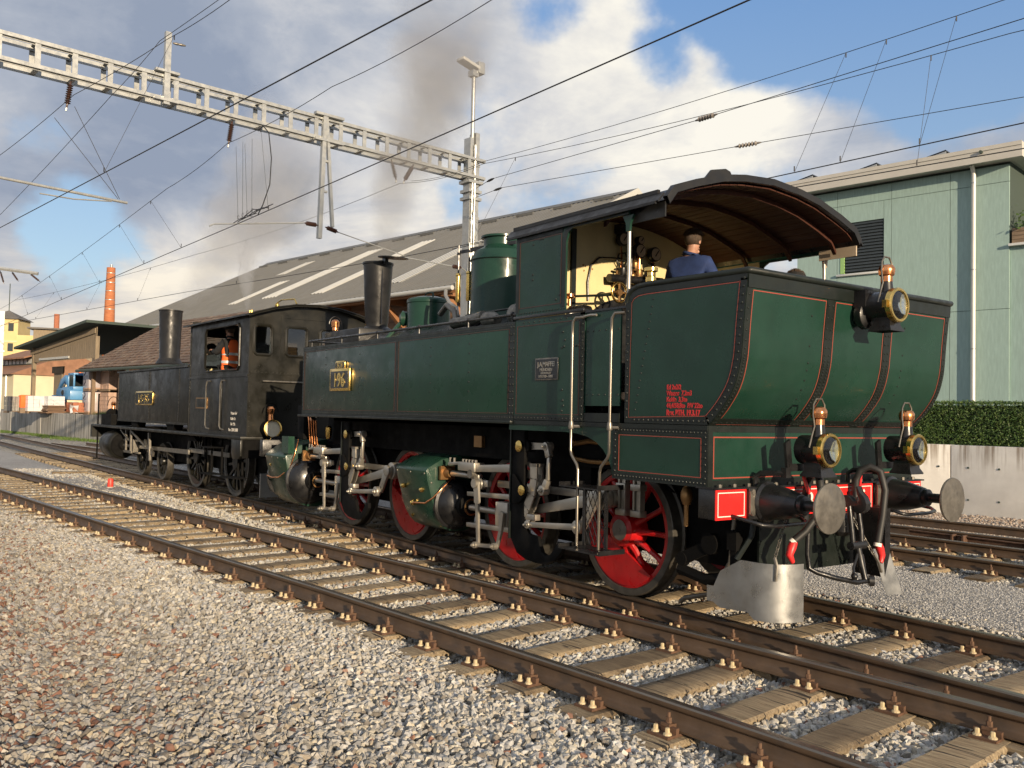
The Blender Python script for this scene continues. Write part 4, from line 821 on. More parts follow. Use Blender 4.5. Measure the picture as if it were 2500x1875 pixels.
for s in (-1, 1):
    S(rf, 'roof_gutter', G().box(RX0-.02, RX1-.10, *sorted((s*1.375, s*1.405)), 3.60, 3.635).obox(((RX0+RX1)/2-.05, s*1.43, 3.555), ((RX1-RX0)/2+.02, 0, 0), (0, s*.035, -.04), (0, s*.005, .006)).box(RX0-.03, RX1-.06, *sorted((s*1.455, s*1.475)), 3.497, 3.52), 'smokebox'); S(rf, 'side_board', G().box(-.30, RX1-.04, *sorted((s*1.36, s*1.375)), 3.40, 3.53), 'creamdull' if s > 0 else 'smokebox')
    ps = P('roof_post', G().tube([(-.262, s*1.40, 2.68), (-.262, s*1.40, 3.44)], .017, 10), 'steel', smooth=60); S(ps, 'post_bracket', G().prism([(-.33, 3.47), (-.19, 3.47), (-.235, 3.40), (-.24, 3.33), (-.285, 3.33), (-.29, 3.40)], 'y', s*1.41-.012, s*1.41+.012), 'green' if s < 0 else 'creamdull'); S(ps, 'post_foot', G().lathe([(.03, 0), (.022, .03)], (-.262, s*1.40, 2.68), n=10), 'black')
npk = 24; ay = [-1.33+2.66*i/npk for i in range(npk+1)]
for i in range(npk):
    a, b = ay[i]+.004, ay[i+1]-.004; za, zb_ = roof_z(a)-.045, roof_z(b)-.045
    S(rf, 'ceiling_plank', G().add([(x, yy, zz+dz) for x in (-1.86, RX1-.06) for dz in (0, -.014) for yy, zz in ((a, za), (b, zb_))], [(0, 1, 3, 2), (4, 6, 7, 5), (0, 4, 5, 1), (2, 3, 7, 6), (0, 2, 6, 4), (1, 5, 7, 3)]), 'plank', smooth=None)
for x in (-1.25, -.65, -.10): S(rf, 'roof_rib', G().loft([[(x+dx, y*.975, z+dz) for y, z in arc] for dx, dz in ((-.02, -.06), (-.02, -.10), (.02, -.10), (.02, -.06))]), 'plank', smooth=50)
# cab fittings on the cream wall
XF = CF+.012
P('boiler_backhead', G().lathe([(.60, 0), (.62, .10), (.58, .15), (.0, .16)], (CF, .35, 2.45), (1, 0, 0), 36), 'black'); P('wall_angle', G().box(XF, XF+.03, -.76, -.70, 1.95, 3.7), 'band')
hw = P('reversing_wheel', G().tube([(-1.52, -.36+.105*math.cos(a*PI/12), 3.02+.105*math.sin(a*PI/12)) for a in range(24)], .013, 8, closed=True), 'brass', smooth=60)
S(hw, 'wheel_spoke', G().cyl((-1.52, -.36, 2.92), (-1.52, -.36, 3.12), .012, n=6).cyl((-1.52, -.46, 3.02), (-1.52, -.26, 3.02), .012, n=6).lathe([(.035, 0), (.035, .03)], (-1.535, -.36, 3.02), (1, 0, 0), 12), 'bronze'); S(hw, 'wheel_shaft', G().cyl((-1.52, -.36, 3.02), (-1.84, -.36, 3.02), .018, n=8).tube([(-1.6, -.95, 2.93), (-1.56, -.36, 3.00)], .014, 6), 'band')
P('oil_pot', G().lathe([(.02, 0), (.02, .07), (.055, .09), (.055, .12), (.03, .13)], (-1.6, -.97, 2.83), n=14), 'copper'); P('ejector_body', G().lathe([(.05, 0), (.07, .05), (.07, .22), (.04, .3)], (-1.55, -1.05, 2.73), (.1, 1, .25), 14), 'black')
for (y, z, r_) in ((-.09, 3.66, .075), (.165, 3.56, .085), (.40, 3.55, .085), (.17, 3.68, .05)):
    ga = P('pressure_gauge', G().lathe([(r_, 0), (r_, .05), (r_*.92, .058)], (XF+.05, y, z), (1, 0, 0), 22), 'black'); S(ga, 'gauge_face', G().lathe([(r_*.80, 0), (r_*.80, .004)], (XF+.108, y, z), (1, 0, 0), 22), 'creamdull'); S(ga, 'gauge_needle', G().obox((XF+.115, y+.01, z+.01), (.002, 0, 0), (0, r_*.3, r_*.4), (0, -.004, .004)), 'black')
    P('gauge_pipe', G().tube([(XF+.06, y, z-r_), (XF+.06, y+.01, z-r_-.1), (XF+.09, y-.02, z-r_-.22), (XF+.10, y, 3.2)], .011, 6), 'copper')
for i, (y, z) in enumerate(((-.08, 3.30), (.06, 3.24), (.16, 3.30), (.28, 3.26), (.10, 3.38), (-.16, 3.20), (.36, 3.32), (.2, 3.14), (.0, 3.10))):
    v = P('steam_valve', G().lathe([(.032, 0), (.045, .03), (.045, .09), (.02, .12)], (XF+.08, y, z-.05), n=12).cyl((XF+.08, y, z), (XF+.08, y, z+.12), .011, n=6), 'bronze' if i % 3 else 'black'); S(v, 'valve_handle', G().tube([(XF+.08+.035*math.cos(a*PI/5), y+.035*math.sin(a*PI/5), z+.12) for a in range(10)], .008, 5, closed=True), 'black')
P('steam_manifold', G().cyl((XF+.1, -.3, 3.21), (XF+.1, .5, 3.25), .045, n=12).cyl((XF+.12, -.1, 3.05), (XF+.12, -.05, 3.25), .06, n=12).lathe([(.09, 0), (.10, .03), (.10, .07), (.06, .09)], (XF+.12, .03, 3.06), n=16), 'black')
P('copper_pipe', G().tube([(XF+.02, -.52, 2.95), (XF+.02, -.53, 3.15), (XF+.02, -.49, 3.33), (XF+.03, -.38, 3.43), (XF+.05, -.10, 3.45)], .012, 8), 'black'); P('copper_pipe', G().tube([(XF+.06, -.1, 3.36), (XF+.06, -.15, 3.42), (XF+.06, -.12, 3.5), (XF+.06, -.03, 3.52), (XF+.06, .02, 3.44), (XF+.06, -.03, 3.36)], .009, 6), 'band')
P('gauge_glass', G().cyl((XF+.12, .13, 3.34), (XF+.12, .13, 3.48), .014, n=8), 'copper'); P('water_column', G().cyl((XF+.1, .02, 3.2), (XF+.1, .02, 3.75), .02, n=8), 'black'); P('cab_lamp', G().box(XF+.02, XF+.12, -.16, -.02, 3.72, 3.82).cyl((XF+.08, -.09, 3.60), (XF+.08, -.09, 3.72), .03, n=8), 'black')
P('window_slide', G().box(-1.80, -1.66, -1.40, -1.37, 3.02, 3.40), 'band'); P('door_knob', G().lathe([(.02, 0), (.032, .02), (.0, .05)], (XF, -.92, 3.17), (1, 0, 0), 12), 'bronze')
for (y, z) in ((-.58, 3.33), (-.55, 3.32), (-.57, 3.27), (-.45, 3.3), (-.4, 3.38)): P('wall_bolt', G().rivet((XF, y, z), (1, 0, 0), .012), 'bronze')
oc = P('oil_cup', G().lathe([(.03, 0), (.045, .01), (.045, .06), (.032, .07), (.032, .10), (.058, .11), (.058, .14), (.02, .15)], (-.03, -1.36, 2.845), n=20), 'brass')
# --- bunker
side = [(-.25, 1.655), (-.25, 2.70), (-.235, 2.735), (-.19, 2.785), (-.11, 2.815), (0., 2.822), (1.080, 2.815)]
curve = [(1.080, 2.815), (1.045, 2.48), (1.024, 2.217), (1.010, 2.13), (.985, 2.03), (.945, 1.935), (.885, 1.845), (.81, 1.755), (.705, 1.655)]
def smooth_curve(c, n=5):
    o = []
    for i in range(len(c)-1):
        p0, p1, p2, p3 = c[max(i-1, 0)], c[i], c[i+1], c[min(i+2, len(c)-1)]
        for k in range(n):
            t = k/n; o.append(tuple(.5*((2*p1[j])+(-p0[j]+p2[j])*t+(2*p0[j]-5*p1[j]+4*p2[j]-p3[j])*t*t+(-p0[j]+3*p1[j]-3*p2[j]+p3[j])*t**3) for j in (0, 1)))
    return o+[c[-1]]
cv = smooth_curve(curve)
bk = P('coal_bunker', G().prism(side+cv[1:], 'y', -W, -W+.02), 'green', smooth=30); S(bk, 'far_side_sheet', G().prism(side+cv[1:], 'y', W-.02, W), 'green', smooth=30)
S(bk, 'rear_sheet', G().loft([[(x, y, z) for x, z in cv] for y in (-W+.001, W-.001)]).loft([[(x-.02, y, z) for x, z in cv] for y in (-W+.001, W-.001)]), 'green', smooth=60)
S(bk, 'bunker_floor', G().box(-.23, .70, -W+.02, W-.02, 1.66, 1.70).box(-.25, -.23, -W+.02, W-.02, 1.7, 2.6), 'soot')
rim = [(x, -W+.005, z) for x, z in side[1:]]+[(1.085, -W+.005, 2.815), (1.09, W-.005, 2.815)]+[(x, W-.005, z) for x, z in side[1:][::-1]]
S(bk, 'rim_bar', G().tube([rim[0]]+[(p[0], p[1], p[2]+.012) for p in rim[1:-1]]+[rim[-1]], .026, 10), 'band', smooth=60)
def on_curve(t):   # t along rear profile 0 top .. 1 bottom
    n = len(cv)-1; i = min(int(t*n), n-1); f_ = t*n-i; a, b = cv[i], cv[i+1]
    nx, nz = (b[1]-a[1]), -(b[0]-a[0]); l = math.hypot(nx, nz); return a[0]+(b[0]-a[0])*f_, a[1]+(b[1]-a[1])*f_, -nx/l, -nz/l
def rear_band(y0, y1, t=.005):
    rows = []
    for i in range(len(cv)):
        x, z, nx, nz = on_curve(i/(len(cv)-1)); rows.append([(x+nx*.0005, y0, z+nz*.0005), (x+nx*t, y0, z+nz*t), (x+nx*t, y1, z+nz*t), (x+nx*.0005, y1, z+nz*.0005)])
    return rows
g = G()
for a, b in ((-W+.0, -W+.062), (-.44, -.335), (.405, .51), (W-.062, W)): g.loft(rear_band(a, b))
g.loft([[(1.081, y, 2.80), (1.087, y, 2.80), (1.082, y, 2.70), (1.071, y, 2.70)] for y in (-W, W)], True)
x_, z_, nx_, nz_ = on_curve(1.); g.loft([[(x_+nx_*k, y, z_+nz_*k) for k in (0, .006)]+[(x_+.062+nx_*k, y, z_+.055+nz_*k) for k in (.006, 0)] for y in (-W, W)], True)
S(bk, 'seam_band', g, 'band', smooth=50)
g = G(); nn = 30
for y0, y1 in ((-W+.03, None), (-.413, -.362), (.432, .483), (W-.03, None)):
    for i in range(1, nn):
        x, z, nx, nz = on_curve(i/nn)
        for y in (y0, y1):
            if y is not None: g.rivet((x+nx*.005, y, z+nz*.005), (nx, 0, nz), .011)
for y in (-.62, .72):
    for i in range(3, nn, 3): x, z, nx, nz = on_curve(i/nn); g.rivet((x, y, z), (nx, 0, nz), .010)
g.rivets((.735, -W+.05, 1.675), (.735, W-.05, 1.675), .062, (.7, 0, -.7), .010)
S(bk, 'rivets', g, 'band', kind='stuff')
def rear_lining(y0, y1, t0=.055, t1=.975, w=.008):
    g = G(); ts = [t0+(t1-t0)*i/40 for i in range(41)]
    for y in (y0, y1-w):
        g.loft([[(x+nx*.003, yy, z+nz*.003) for yy in (y, y+w)] for x, z, nx, nz in map(on_curve, ts)])
    for t in (t0, t1):
        x, z, nx, nz = on_curve(t); g.add([(x+nx*.003, y0, z), (x+nx*.003, y1, z), (x+nx*.003+nz*0, y1, z-w), (x+nx*.003, y0, z-w)], [(0, 1, 2, 3)])
    return g
for a, b in ((-W+.07, -.45), (-.325, .395), (.52, W-.07)): S(bk, 'lining', rear_lining(a, b), 'lining')
# near and far side of the bunker: bands, rivets, lining
ins = [(-.155, 1.755), (-.155, 2.60), (-.135, 2.66), (-.09, 2.705), (-.02, 2.722), (1.0, 2.715)]+[(x-.075-.02*(1 if z < 2.0 else 0), z+(.045 if z < 1.9 else 0)) for x, z in cv[4:-2]]
for s in (-1, 1):
    y = s*W; o = [(-.25, 1.655)]+side[1:-1]+cv
    ring_o = [(-.248, 1.657)]+[(x+.002 if x < 0 else x, z-.002) for x, z in side[1:-1]]+[(x-.002, z) for x, z in cv]
    def band_path(pts, w_):        # inward offset of a closed outline
        n = len(pts); cx = sum(p[0] for p in pts)/n; cz = sum(p[1] for p in pts)/n; out = []
        for i in range(n):
            a, b = Vector(pts[i-1]), Vector(pts[(i+1) % n]); t = (b-a); nn_ = Vector((-t.y, t.x)).normalized()
            if nn_.dot(Vector((cx, cz))-Vector(pts[i])) < 0: nn_ = -nn_
            out.append(tuple(Vector(pts[i])+nn_*w_))
        return out
    inn = band_path(ring_o, .06); k = len(ring_o); ya, yb = y, y+s*.0045
    g = G(); g.add([(x, yb, z) for x, z in ring_o]+[(x, yb, z) for x, z in inn]+[(x, ya, z) for x, z in ring_o]+[(x, ya, z) for x, z in inn], [(i, (i+1) % k, k+(i+1) % k, k+i) for i in range(k)]+[(i, (i+1) % k, 2*k+(i+1) % k, 2*k+i) for i in range(k)]+[(k+i, k+(i+1) % k, 3*k+(i+1) % k, 3*k+i) for i in range(k)])
    S(bk, 'side_band', g, 'band')
    g = G(); mid = band_path(ring_o, .03); d = (0, s, 0)
    cvm = [p for p in mid if p[0] > .5 and p[1] < 2.80]
    acc = 0
    for a, b in zip(mid[7:], mid[8:]):
        seg = math.hypot(b[0]-a[0], b[1]-a[1]); q = acc
        while q < seg: g.rivet((a[0]+(b[0]-a[0])*q/seg, yb, a[1]+(b[1]-a[1])*q/seg), d, .012); q += .062
        acc = q-seg
    g.rivets((-.13, yb, 1.683), (.66, yb, 1.683), .055, d, .0115); g.rivets((-.225, yb, 1.70), (-.225, yb, 2.62), .07, d, .012); g.rivets((-.12, y, 1.77), (.08, y, 2.70), .062, d, .0085)
    S(bk, 'rivets', g, 'band', kind='stuff')
    if s < 0:
        i2 = band_path(ring_o, .066); i3 = band_path(ring_o, .073); yy = y-.0035
        S(bk, 'lining', G().add([(x, yy, z) for x, z in i2]+[(x, yy, z) for x, z in i3], [(i, (i+1) % k, k+(i+1) % k, k+i) for i in range(k)]), 'lining')
for st, sz, z, b_ in (('Ed 2x2/2', .056, 1.938, .0015), ('Wasser  7,2m3', .056, 1.888, .0015), ('Kohle  3,3to', .056, 1.838, .0015), ('44,4/58,8to  P/V 22to', .056, 1.788, .0015), ('Rev. BTH. 19.3.17', .062, 1.728, .003)): text('side_lettering', st, sz, M['redtext'], side_m(.252, -W-.002, z), bk, .001, 'LEFT', .80, b_)
# --- skirt below the bunker and arch plate
arch = [(-1.97, 1.553), (-1.05, 1.553), (-.90, 1.545), (-.75, 1.52), (-.62, 1.475), (-.52, 1.41), (-.45, 1.33), (-.41, 1.25), (-.395, 1.178)]
for s in (-1, 1):
    y0, y1 = sorted((s*W, s*(W-.02)))
    sk = P('side_skirt', G().prism([(-1.97, 1.611)]+arch+[(.703, 1.178), (.703, 1.611)], 'y', y0, y1), 'green')
    yo = sorted((s*W, s*(W+.005))); yr = s*(W+.005); d = (0, s, 0)
    S(sk, 'skirt_band', G().box(-.385, .704, *yo, 1.563, 1.611).box(-.385, .704, *yo, 1.178, 1.226).box(-.385, -.335, *yo, 1.226, 1.563).box(.652, .704, *yo, 1.226, 1.563), 'band'); g = G()
    for z in (1.592, 1.196): g.rivets((-.36, yr, z), (.675, yr, z), .0385, d, .010)
    for x in (-.362, .678): g.rivets((x, yr, 1.236), (x, yr, 1.556), .053, d, .011)
    S(sk, 'rivets', g, 'band', kind='stuff'); S(sk, 'skirt_lip', G().box(-.39, .705, *sorted((s*(W+.012), s*(W-.04))), 1.166, 1.178).box(-1.97, .705, *sorted((s*(W+.012), s*(W-.1))), 1.612, 1.650), 'band')
    if s < 0: S(sk, 'lining', lin_side(-.318, .636, 1.237, 1.553, -W), 'lining')
rs = P('rear_skirt', G().box(.683, .703, -W+.021, W-.021, 1.168, 1.65), 'green'); S(rs, 'skirt_band', G().box(.704, .708, -W, W, 1.60, 1.648).box(.704, .708, -W, -W+.05, 1.17, 1.60).box(.704, .708, W-.05, W, 1.17, 1.60).box(.704, .708, -W+.05, W-.05, 1.17, 1.222), 'band')
g = G(); a, b, y0, y1, w_ = .7045, .7075, -W+.058, W-.058, .010; g.box(a, b, y0, y1, 1.234, 1.234+w_).box(a, b, y0, y1, 1.555, 1.555+w_).box(a, b, y0, y0+w_, 1.244, 1.555).box(a, b, y1-w_, y1, 1.244, 1.555); S(rs, 'lining', g, 'lining')
# --- buffer beam with plates, buffers, hook
bm_ = P('buffer_beam', G().box(.62, .792, -1.445, 1.445, .925, 1.160), 'black', bevel=.006); S(bm_, 'beam_cap', G().box(.60, .825, -1.455, 1.455, 1.160, 1.172), 'black'); g = G()
for i in range(17): g.lathe([(.017, 0), (.017, .022)], (.765, -1.36+i*.17, 1.172), n=6); g.lathe([(.011, .018), (.008, .024)], (.765, -1.36+i*.17, 1.172), n=6)
S(bm_, 'beam_bolts', g, 'steel2', kind='stuff')
for a, b in ((-1.447, -1.09), (-.63, .64), (1.09, 1.437)):
    rp_ = S(bm_, 'red_panel', G().box(.793, .801, a, b, .923, 1.158), 'redbeam'); c0, c1 = .8015, .8025; q = .022; g = G().box(c0, c1, a+q, b-q, .923+q, .931+q).box(c0, c1, a+q, b-q, 1.150-q, 1.158-q).box(c0, c1, a+q, a+q+.008, .931+q, 1.150-q).box(c0, c1, b-q-.008, b-q, .931+q, 1.150-q)
    S(bm_, 'white_line', g, 'white')
text('beam_letters', 'SCB', .205, M['white'], rear_m(.802, -.56, .962), bm_, .002, 'LEFT', .95, .004); text('beam_digits', '196', .205, M['white'], rear_m(.802, .245, .962), bm_, .002, 'LEFT', .95, .004)
for s in (-1, 1):
    yb = s*.875
    bf = P('buffer', G().lathe([(.17, 0), (.165, .03), (.145, .05), (.125, .2), (.085, .34), (.075, .345), (.075, .38), (.066, .385)], (.815, yb, 1.05), (1, 0, 0), 28), 'black', smooth=30)
    S(bf, 'buffer_base', G().box(.801, .83, yb-.215, yb+.20, .915, 1.165), 'black', bevel=.008); S(bf, 'buffer_stem', G().cyl((1.18, yb, 1.05), (1.40, yb, 1.05), .042, n=18), 'black')
    S(bf, 'buffer_head', G().lathe([(.06, -.05), (.185, -.028), (.192, -.015), (.19, -.004), (.10, .010 if s < 0 else .004), (0, .013 if s < 0 else .004)], (1.42, yb, 1.05), (1, 0, 0), 36), 'steel2', smooth=25)
    g = G()
    for dy in (-.185, .17):
        for dz in (-.085, .085): g.lathe([(.022, 0), (.022, .02)], (.83, yb+dy, 1.05+dz), (1, 0, 0), 6)
        g.box(.83, .842, yb+dy-.03, yb+dy+.03, .96, 1.14)
    S(bf, 'base_bolts', g, 'steel2')
    g = G().tube([(.80, s*1.26, .95), (1.0, s*1.26, .925), (1.06, s*1.22, .905), (1.08, s*1.1, .895), (1.08, s*.75, .895), (1.06, s*.68, .905), (.98, s*.66, .93), (.80, s*.66, .95)], .016, 8)
    P('shunter_handrail', g, 'black', smooth=60)
hk = P('draw_hook', G().prism([(.80, 1.00), (.95, .99), (1.02, .975), (1.07, .945), (1.125, .945), (1.165, .98), (1.175, 1.03), (1.15, 1.085), (1.105, 1.125), (1.085, 1.17), (1.07, 1.165), (1.08, 1.10), (1.10, 1.06), (1.085, 1.035), (1.05, 1.04), (1.0, 1.085), (.80, 1.08)], 'y', -.035, .035), 'black', bevel=.012)
S(hk, 'coupling_link', G().tube([(1.03, -.06, 1.0), (1.06, -.065, .8), (1.07, -.06, .68)], .022, 8).tube([(1.03, .06, 1.0), (1.06, .065, .8), (1.07, .06, .68)], .022, 8).cyl((1.07, -.10, .675), (1.07, .10, .675), .035, n=12), 'black', smooth=60)
S(hk, 'coupling_screw', G().cyl((1.07, 0, .675), (1.13, .02, .40), .026, n=12).cyl((1.085, .005, .60), (1.105, .01, .50), .034, n=12).tube([(1.08, .0, .62), (1.10, -.10, .5), (1.13, -.14, .46)], .012, 6).ball((1.14, -.145, .44), .03, 8), 'black', smooth=60)
S(hk, 'coupling_shackle', G().tube([(1.13, .08, .385), (1.13, -.10, .385), (1.06, -.30, .43), (.98, -.42, .47), (.93, -.46, .50), (.92, -.47, .62), (.92, -.46, .80)], .021, 8).cyl((1.13, .07, .385), (1.16, .10, .385), .045, n=14), 'black', smooth=60)
def hose(pts, end):
    hs = P('brake_hose', G().tube(pts, .032, 10), 'rubber', smooth=60); p = Vector(pts[-1])
    S(hs, 'hose_collar', G().lathe([(.034, 0), (.034, .03)], pts[-1], Vector(pts[-1])-Vector(pts[-2]), 12), 'white')
    q = p+Vector((.0, -.03*end, -.05)); S(hs, 'hose_coupling', G().tube([p, q, q+Vector((0, -.03*end, -.06)), q+Vector((.01, .0, -.12))], [.03, .036, .030, .018], 10), 'hosered', smooth=60)
    return hs
hs = hose([(.86, -.42, 1.06), (.88, -.42, 1.18), (.93, -.44, 1.255), (1.0, -.48, 1.285), (1.05, -.50, 1.25), (1.07, -.50, 1.12), (1.05, -.52, .95), (1.0, -.60, .82), (.95, -.68, .74)], 1)
hs2 = hose([(.86, .28, 1.02), (.87, .28, 1.20), (.90, .30, 1.285), (.97, .34, 1.32), (1.04, .38, 1.28), (1.07, .40, 1.12), (1.06, .38, .90), (1.05, .33, .67)], -1)
for y in (-.42, .28): cck = P('brake_cock', G().cyl((.86, y, .98), (.86, y, 1.10), .045, n=12).cyl((.81, y, 1.03), (.90, y, 1.03), .035, n=10).cyl((.86, y, .86), (.86, y, .98), .03, n=10), 'black'); S(cck, 'cock_handle', G().obox((.90, y-.05*(1 if y < 0 else -.3), 1.19), (.008, 0, 0), (0, .045*(1 if y < 0 else -.3), -.085), (0, .012, .006)), 'hosered')
def chain(p0, p1, n):
    g = G()
    for i in range(n):
        a = Vector(p0).lerp(Vector(p1), (i+.5)/n); e = (Vector(p1)-Vector(p0)).normalized(); l = (Vector(p1)-Vector(p0)).length/n*.62; u = Vector((1, 0, 0)) if i % 2 else Vector((0, 1, 0))
        g.tube([a-e*l-u*.008, a-e*l*.6-u*.012, a+e*l*.6-u*.012, a+e*l-u*.008, a+e*l+u*.008, a+e*l*.6+u*.012, a-e*l*.6+u*.012, a-e*l+u*.008], .004, 5, closed=True)
    return g
P('safety_chain', chain((.84, -.64, .92), (.90, -.86, .60), 13), 'steel2'); P('safety_chain', chain((.86, .18, .94), (1.03, .30, .57), 13), 'steel2'); P('hose_hook', G().tube([(.90, -.86, .61), (.93, -.87, .55), (.92, -.87, .43)], .014, 6), 'steel2'); P('hose_hook', G().tube([(1.03, .30, .58), (1.06, .33, .5), (1.06, .37, .42)], .014, 6), 'steel2')
P('rear_frame_plate', G().box(.63, .65, -.74, .58, .42, .92), 'band'); g = G(); g.rivets((.651, -.70, .50), (.651, .52, .46), .11, (1, 0, 0), .011); g.rivets((.651, -.72, .5), (.651, -.72, .9), .09, (1, 0, 0), .011); P('frame_rivets', g, 'band', kind='stuff'); P('air_cylinder', G().lathe([(.05, 0), (.085, .04), (.085, .16), (.05, .2)], (.84, .12, .72), n=16), 'black')
# --- rail guards
def guard(y, flip):
    rows = []
    for i in range(13):
        t = i/12; a = R(-8+t*62); x = .26+.86*t-(.12*(max(0, t-.72)/.28)**2); yy = y+flip*(.0 if t < .62 else -.30*((t-.62)/.38)**1.6)
        top = .36+.20*min(1, t/.42); bot = .125+.05*t if t < .55 else .10
        if t < .12: top = .30; bot = .17
        rows.append([(x, yy, bot), (x, yy, (bot+top)/2), (x, yy, top), (x, yy+.008, top), (x, yy+.008, bot)])
    return G().loft(rows, True)
gd = P('rail_guard', guard(-.93, -1), 'sheet', smooth=60); S(gd, 'guard_bracket', G().tube([(.55, -.9, .55), (.62, -.8, .75), (.62, -.75, .95)], .025, 8), 'band')
gd = P('rail_guard', G().obox((1.0, .56, .40), (.02, .09, .0), (.004, -.004, 0), (.03, .06, -.20)), 'sheet'); S(gd, 'guard_bracket', G().box(.70, 1.0, .52, .60, .35, .95), 'black')
# --- lamps
def lamp(x, y, z, k=1.):
    b = P('head_lamp', G().lathe([(.085*k, -.26), (.115*k, -.25), (.118*k, -.06), (.125*k, -.05), (.125*k, -.001), (.112*k, -.001), (.09*k, -.105), (0, -.105)], (x, y, z), (1, 0, 0), 28), 'black', smooth=30)
    S(b, 'lens_ring', G().lathe([(.122*k, -.035), (.136*k, -.03), (.136*k, .012), (.128*k, .022), (.113*k, .022), (.110*k, .0), (.110*k, -.03)], (x, y, z), (1, 0, 0), 32, ring=True), 'brass', smooth=30); S(b, 'reflector', G().lathe([(.110*k, .0), (.085*k, -.045), (.05*k, -.08), (.012, -.10), (0, -.10)], (x, y, z), (1, 0, 0), 32), M['mirror'], smooth=60); S(b, 'lens', G().lathe([(.111*k, .012), (.08*k, .02), (0, .024)], (x, y, z), (1, 0, 0), 32), 'pane', smooth=60)
    S(b, 'burner', G().cyl((x-.08, y, z-.04), (x-.05, y, z-.02), .012, n=8).cyl((x-.06, y, z-.10*k), (x-.06, y, z-.03), .008, n=6), 'brass')
    S(b, 'lamp_neck', G().lathe([(.062, .09), (.052, .14), (.046, .20)], (x-.10, y, z), n=20), 'black', smooth=60); S(b, 'lamp_top', G().lathe([(.047, .20), (.047, .245), (.06, .255), (.066, .285), (.066, .31), (.052, .335), (.02, .345), (0, .345)], (x-.10, y, z), n=24), 'copper', smooth=35)
    S(b, 'lamp_handle', G().tube([(x-.10, y-.12, z+.02), (x-.10, y-.085, z+.12), (x-.10, y-.055, z+.19), (x-.10, y-.075, z+.28), (x-.10, y-.07, z+.36), (x-.10, y-.035, z+.405), (x-.10, y+.035, z+.405), (x-.10, y+.07, z+.36), (x-.10, y+.075, z+.28), (x-.10, y+.055, z+.19), (x-.10, y+.085, z+.12), (x-.10, y+.12, z+.02)], .008, 6), 'steel2', smooth=60)
    S(b, 'lamp_foot', G().loft([[(x-.10-q, y-w2, z-h2), (x-.10+q, y-w2, z-h2), (x-.10+q, y+w2, z-h2), (x-.10-q, y+w2, z-h2)] for q, w2, h2 in ((.075, .075, .10), (.078, .078, .16), (.10, .10, .20), (.10, .10, .212))], True), 'black'); S(b, 'lamp_clip', G().box(x-.04, x+.0, y-.155*k, y-.12*k, z-.03, z+.03), 'brass'); return b
M['mirror'] = mat('polished_reflector', (.85, .78, .60), .45, .35, .06, 20)
for s in (-1, 1):
    b = lamp(1.23, s*.628, 1.475)
    S(b, 'lamp_bracket', G().tube([(.76, s*.628-.30, 1.175), (.76, s*.628-.30, 1.25), (.80, s*.628-.29, 1.28), (.98, s*.628-.20, 1.285)], .022, 6).box(.95, 1.0, s*.628-.23, s*.628-.17, 1.25, 1.33).obox((.97, s*.628-.17, 1.42), (.012, 0, 0), (0, .03, .015), (0, -.015, .12)).box(.955, .985, s*.628-.17, s*.628+.05, 1.30, 1.36), 'black')
b = lamp(1.40, .03, 2.665, 1.05); S(b, 'lamp_bracket', G().box(1.08, 1.19, -.10, .12, 2.66, 2.80).lathe([(.10, 0), (.12, .03), (.12, .08), (.09, .1)], (1.075, .0, 2.60), (1, 0, 0), 18), 'black')
# --- wheels
def wheel_mesh():
    c = G(); c.lathe([(.205, -.0), (.205, -.06), (.19, -.075), (.12, -.075), (.12, -.0)], (0, 0, 0), (0, 1, 0), 24) if 0 else None
    c.lathe([(.0, -.15), (.10, -.15), (.105, -.145), (.155, -.135), (.175, -.05), (.175, .06)], (0, -.0, 0), (0, 1, 0), 28)
    for i in range(12):
        a = 2*PI*(i+.5)/12; u = Vector((math.cos(a), 0, math.sin(a))); v = Vector((-math.sin(a), 0, math.cos(a))); rows = []
        for rr_, w2, t2, yo in ((.15, .040, .045, -.055), (.24, .030, .036, -.025), (.42, .026, .030, .0), (.50, .034, .036, .0), (.535, .06, .045, .0)):
            q = u*rr_+Vector((0, yo, 0)); rows.append([q+v*w2*math.cos(b)+Vector((0, t2*math.sin(b), 0)) for b in [k*PI/4 for k in range(8)]])
        c.loft(rows, True)
    c.lathe([(.553, -.06), (.553, .06), (.505, .05), (.505, -.05), (.545, -.062)], (0, 0, 0), (0, 1, 0), 48, ring=True)
    # counterweight: lower segment
    pts = [(.53*math.cos(a), .53*math.sin(a)) for a in [R(188)+R(140)*k/24 for k in range(25)]]
    c.prism(pts, 'y', -.075, .05)
    return c
def tyre_mesh(): return G().lathe([(.553, -.062), (.560, -.070), (.618, -.070), (.625, -.064), (.628, .045), (.655, .055), (.652, .075), (.60, .07), (.553, .065)], (0, 0, 0), (0, 1, 0), 64, ring=True)
WC = wheel_mesh().mesh('wheel', M['red'], 35); WT = tyre_mesh().mesh('tyre', M['tyre'], 30); WH = G().lathe([(.098, -.154), (.098, -.150)], (0, 0, 0), (0, 1, 0), 24).lathe([(.018, -.160), (.018, -.15)], (0, 0, 0), (0, 1, 0), 12).mesh('axle_end', M['steel2'], 30)
def wheel(x, s, turn=0.):
    o = link('wheel', WC, L); o.matrix_parent_inverse = Matrix.Translation(-L.location); o['world'] = 0
    o.location = (x, s*.75, .628); o.rotation_euler = (0, turn, 0 if s < 0 else PI)
    t = link('tyre', WT, o); t.matrix_parent_inverse = Matrix(); h_ = link('axle_end', WH, o); h_.matrix_parent_inverse = Matrix(); return o
WX = (-.87, -2.68, -5.06, -6.87)
for x in WX:
    for s in (-1, 1): wheel(x, s, R(16) if s < 0 else R(20))
    P('axle', G().cyl((x, -.7, .628), (x, .7, .628), .085, n=16), 'steel2')
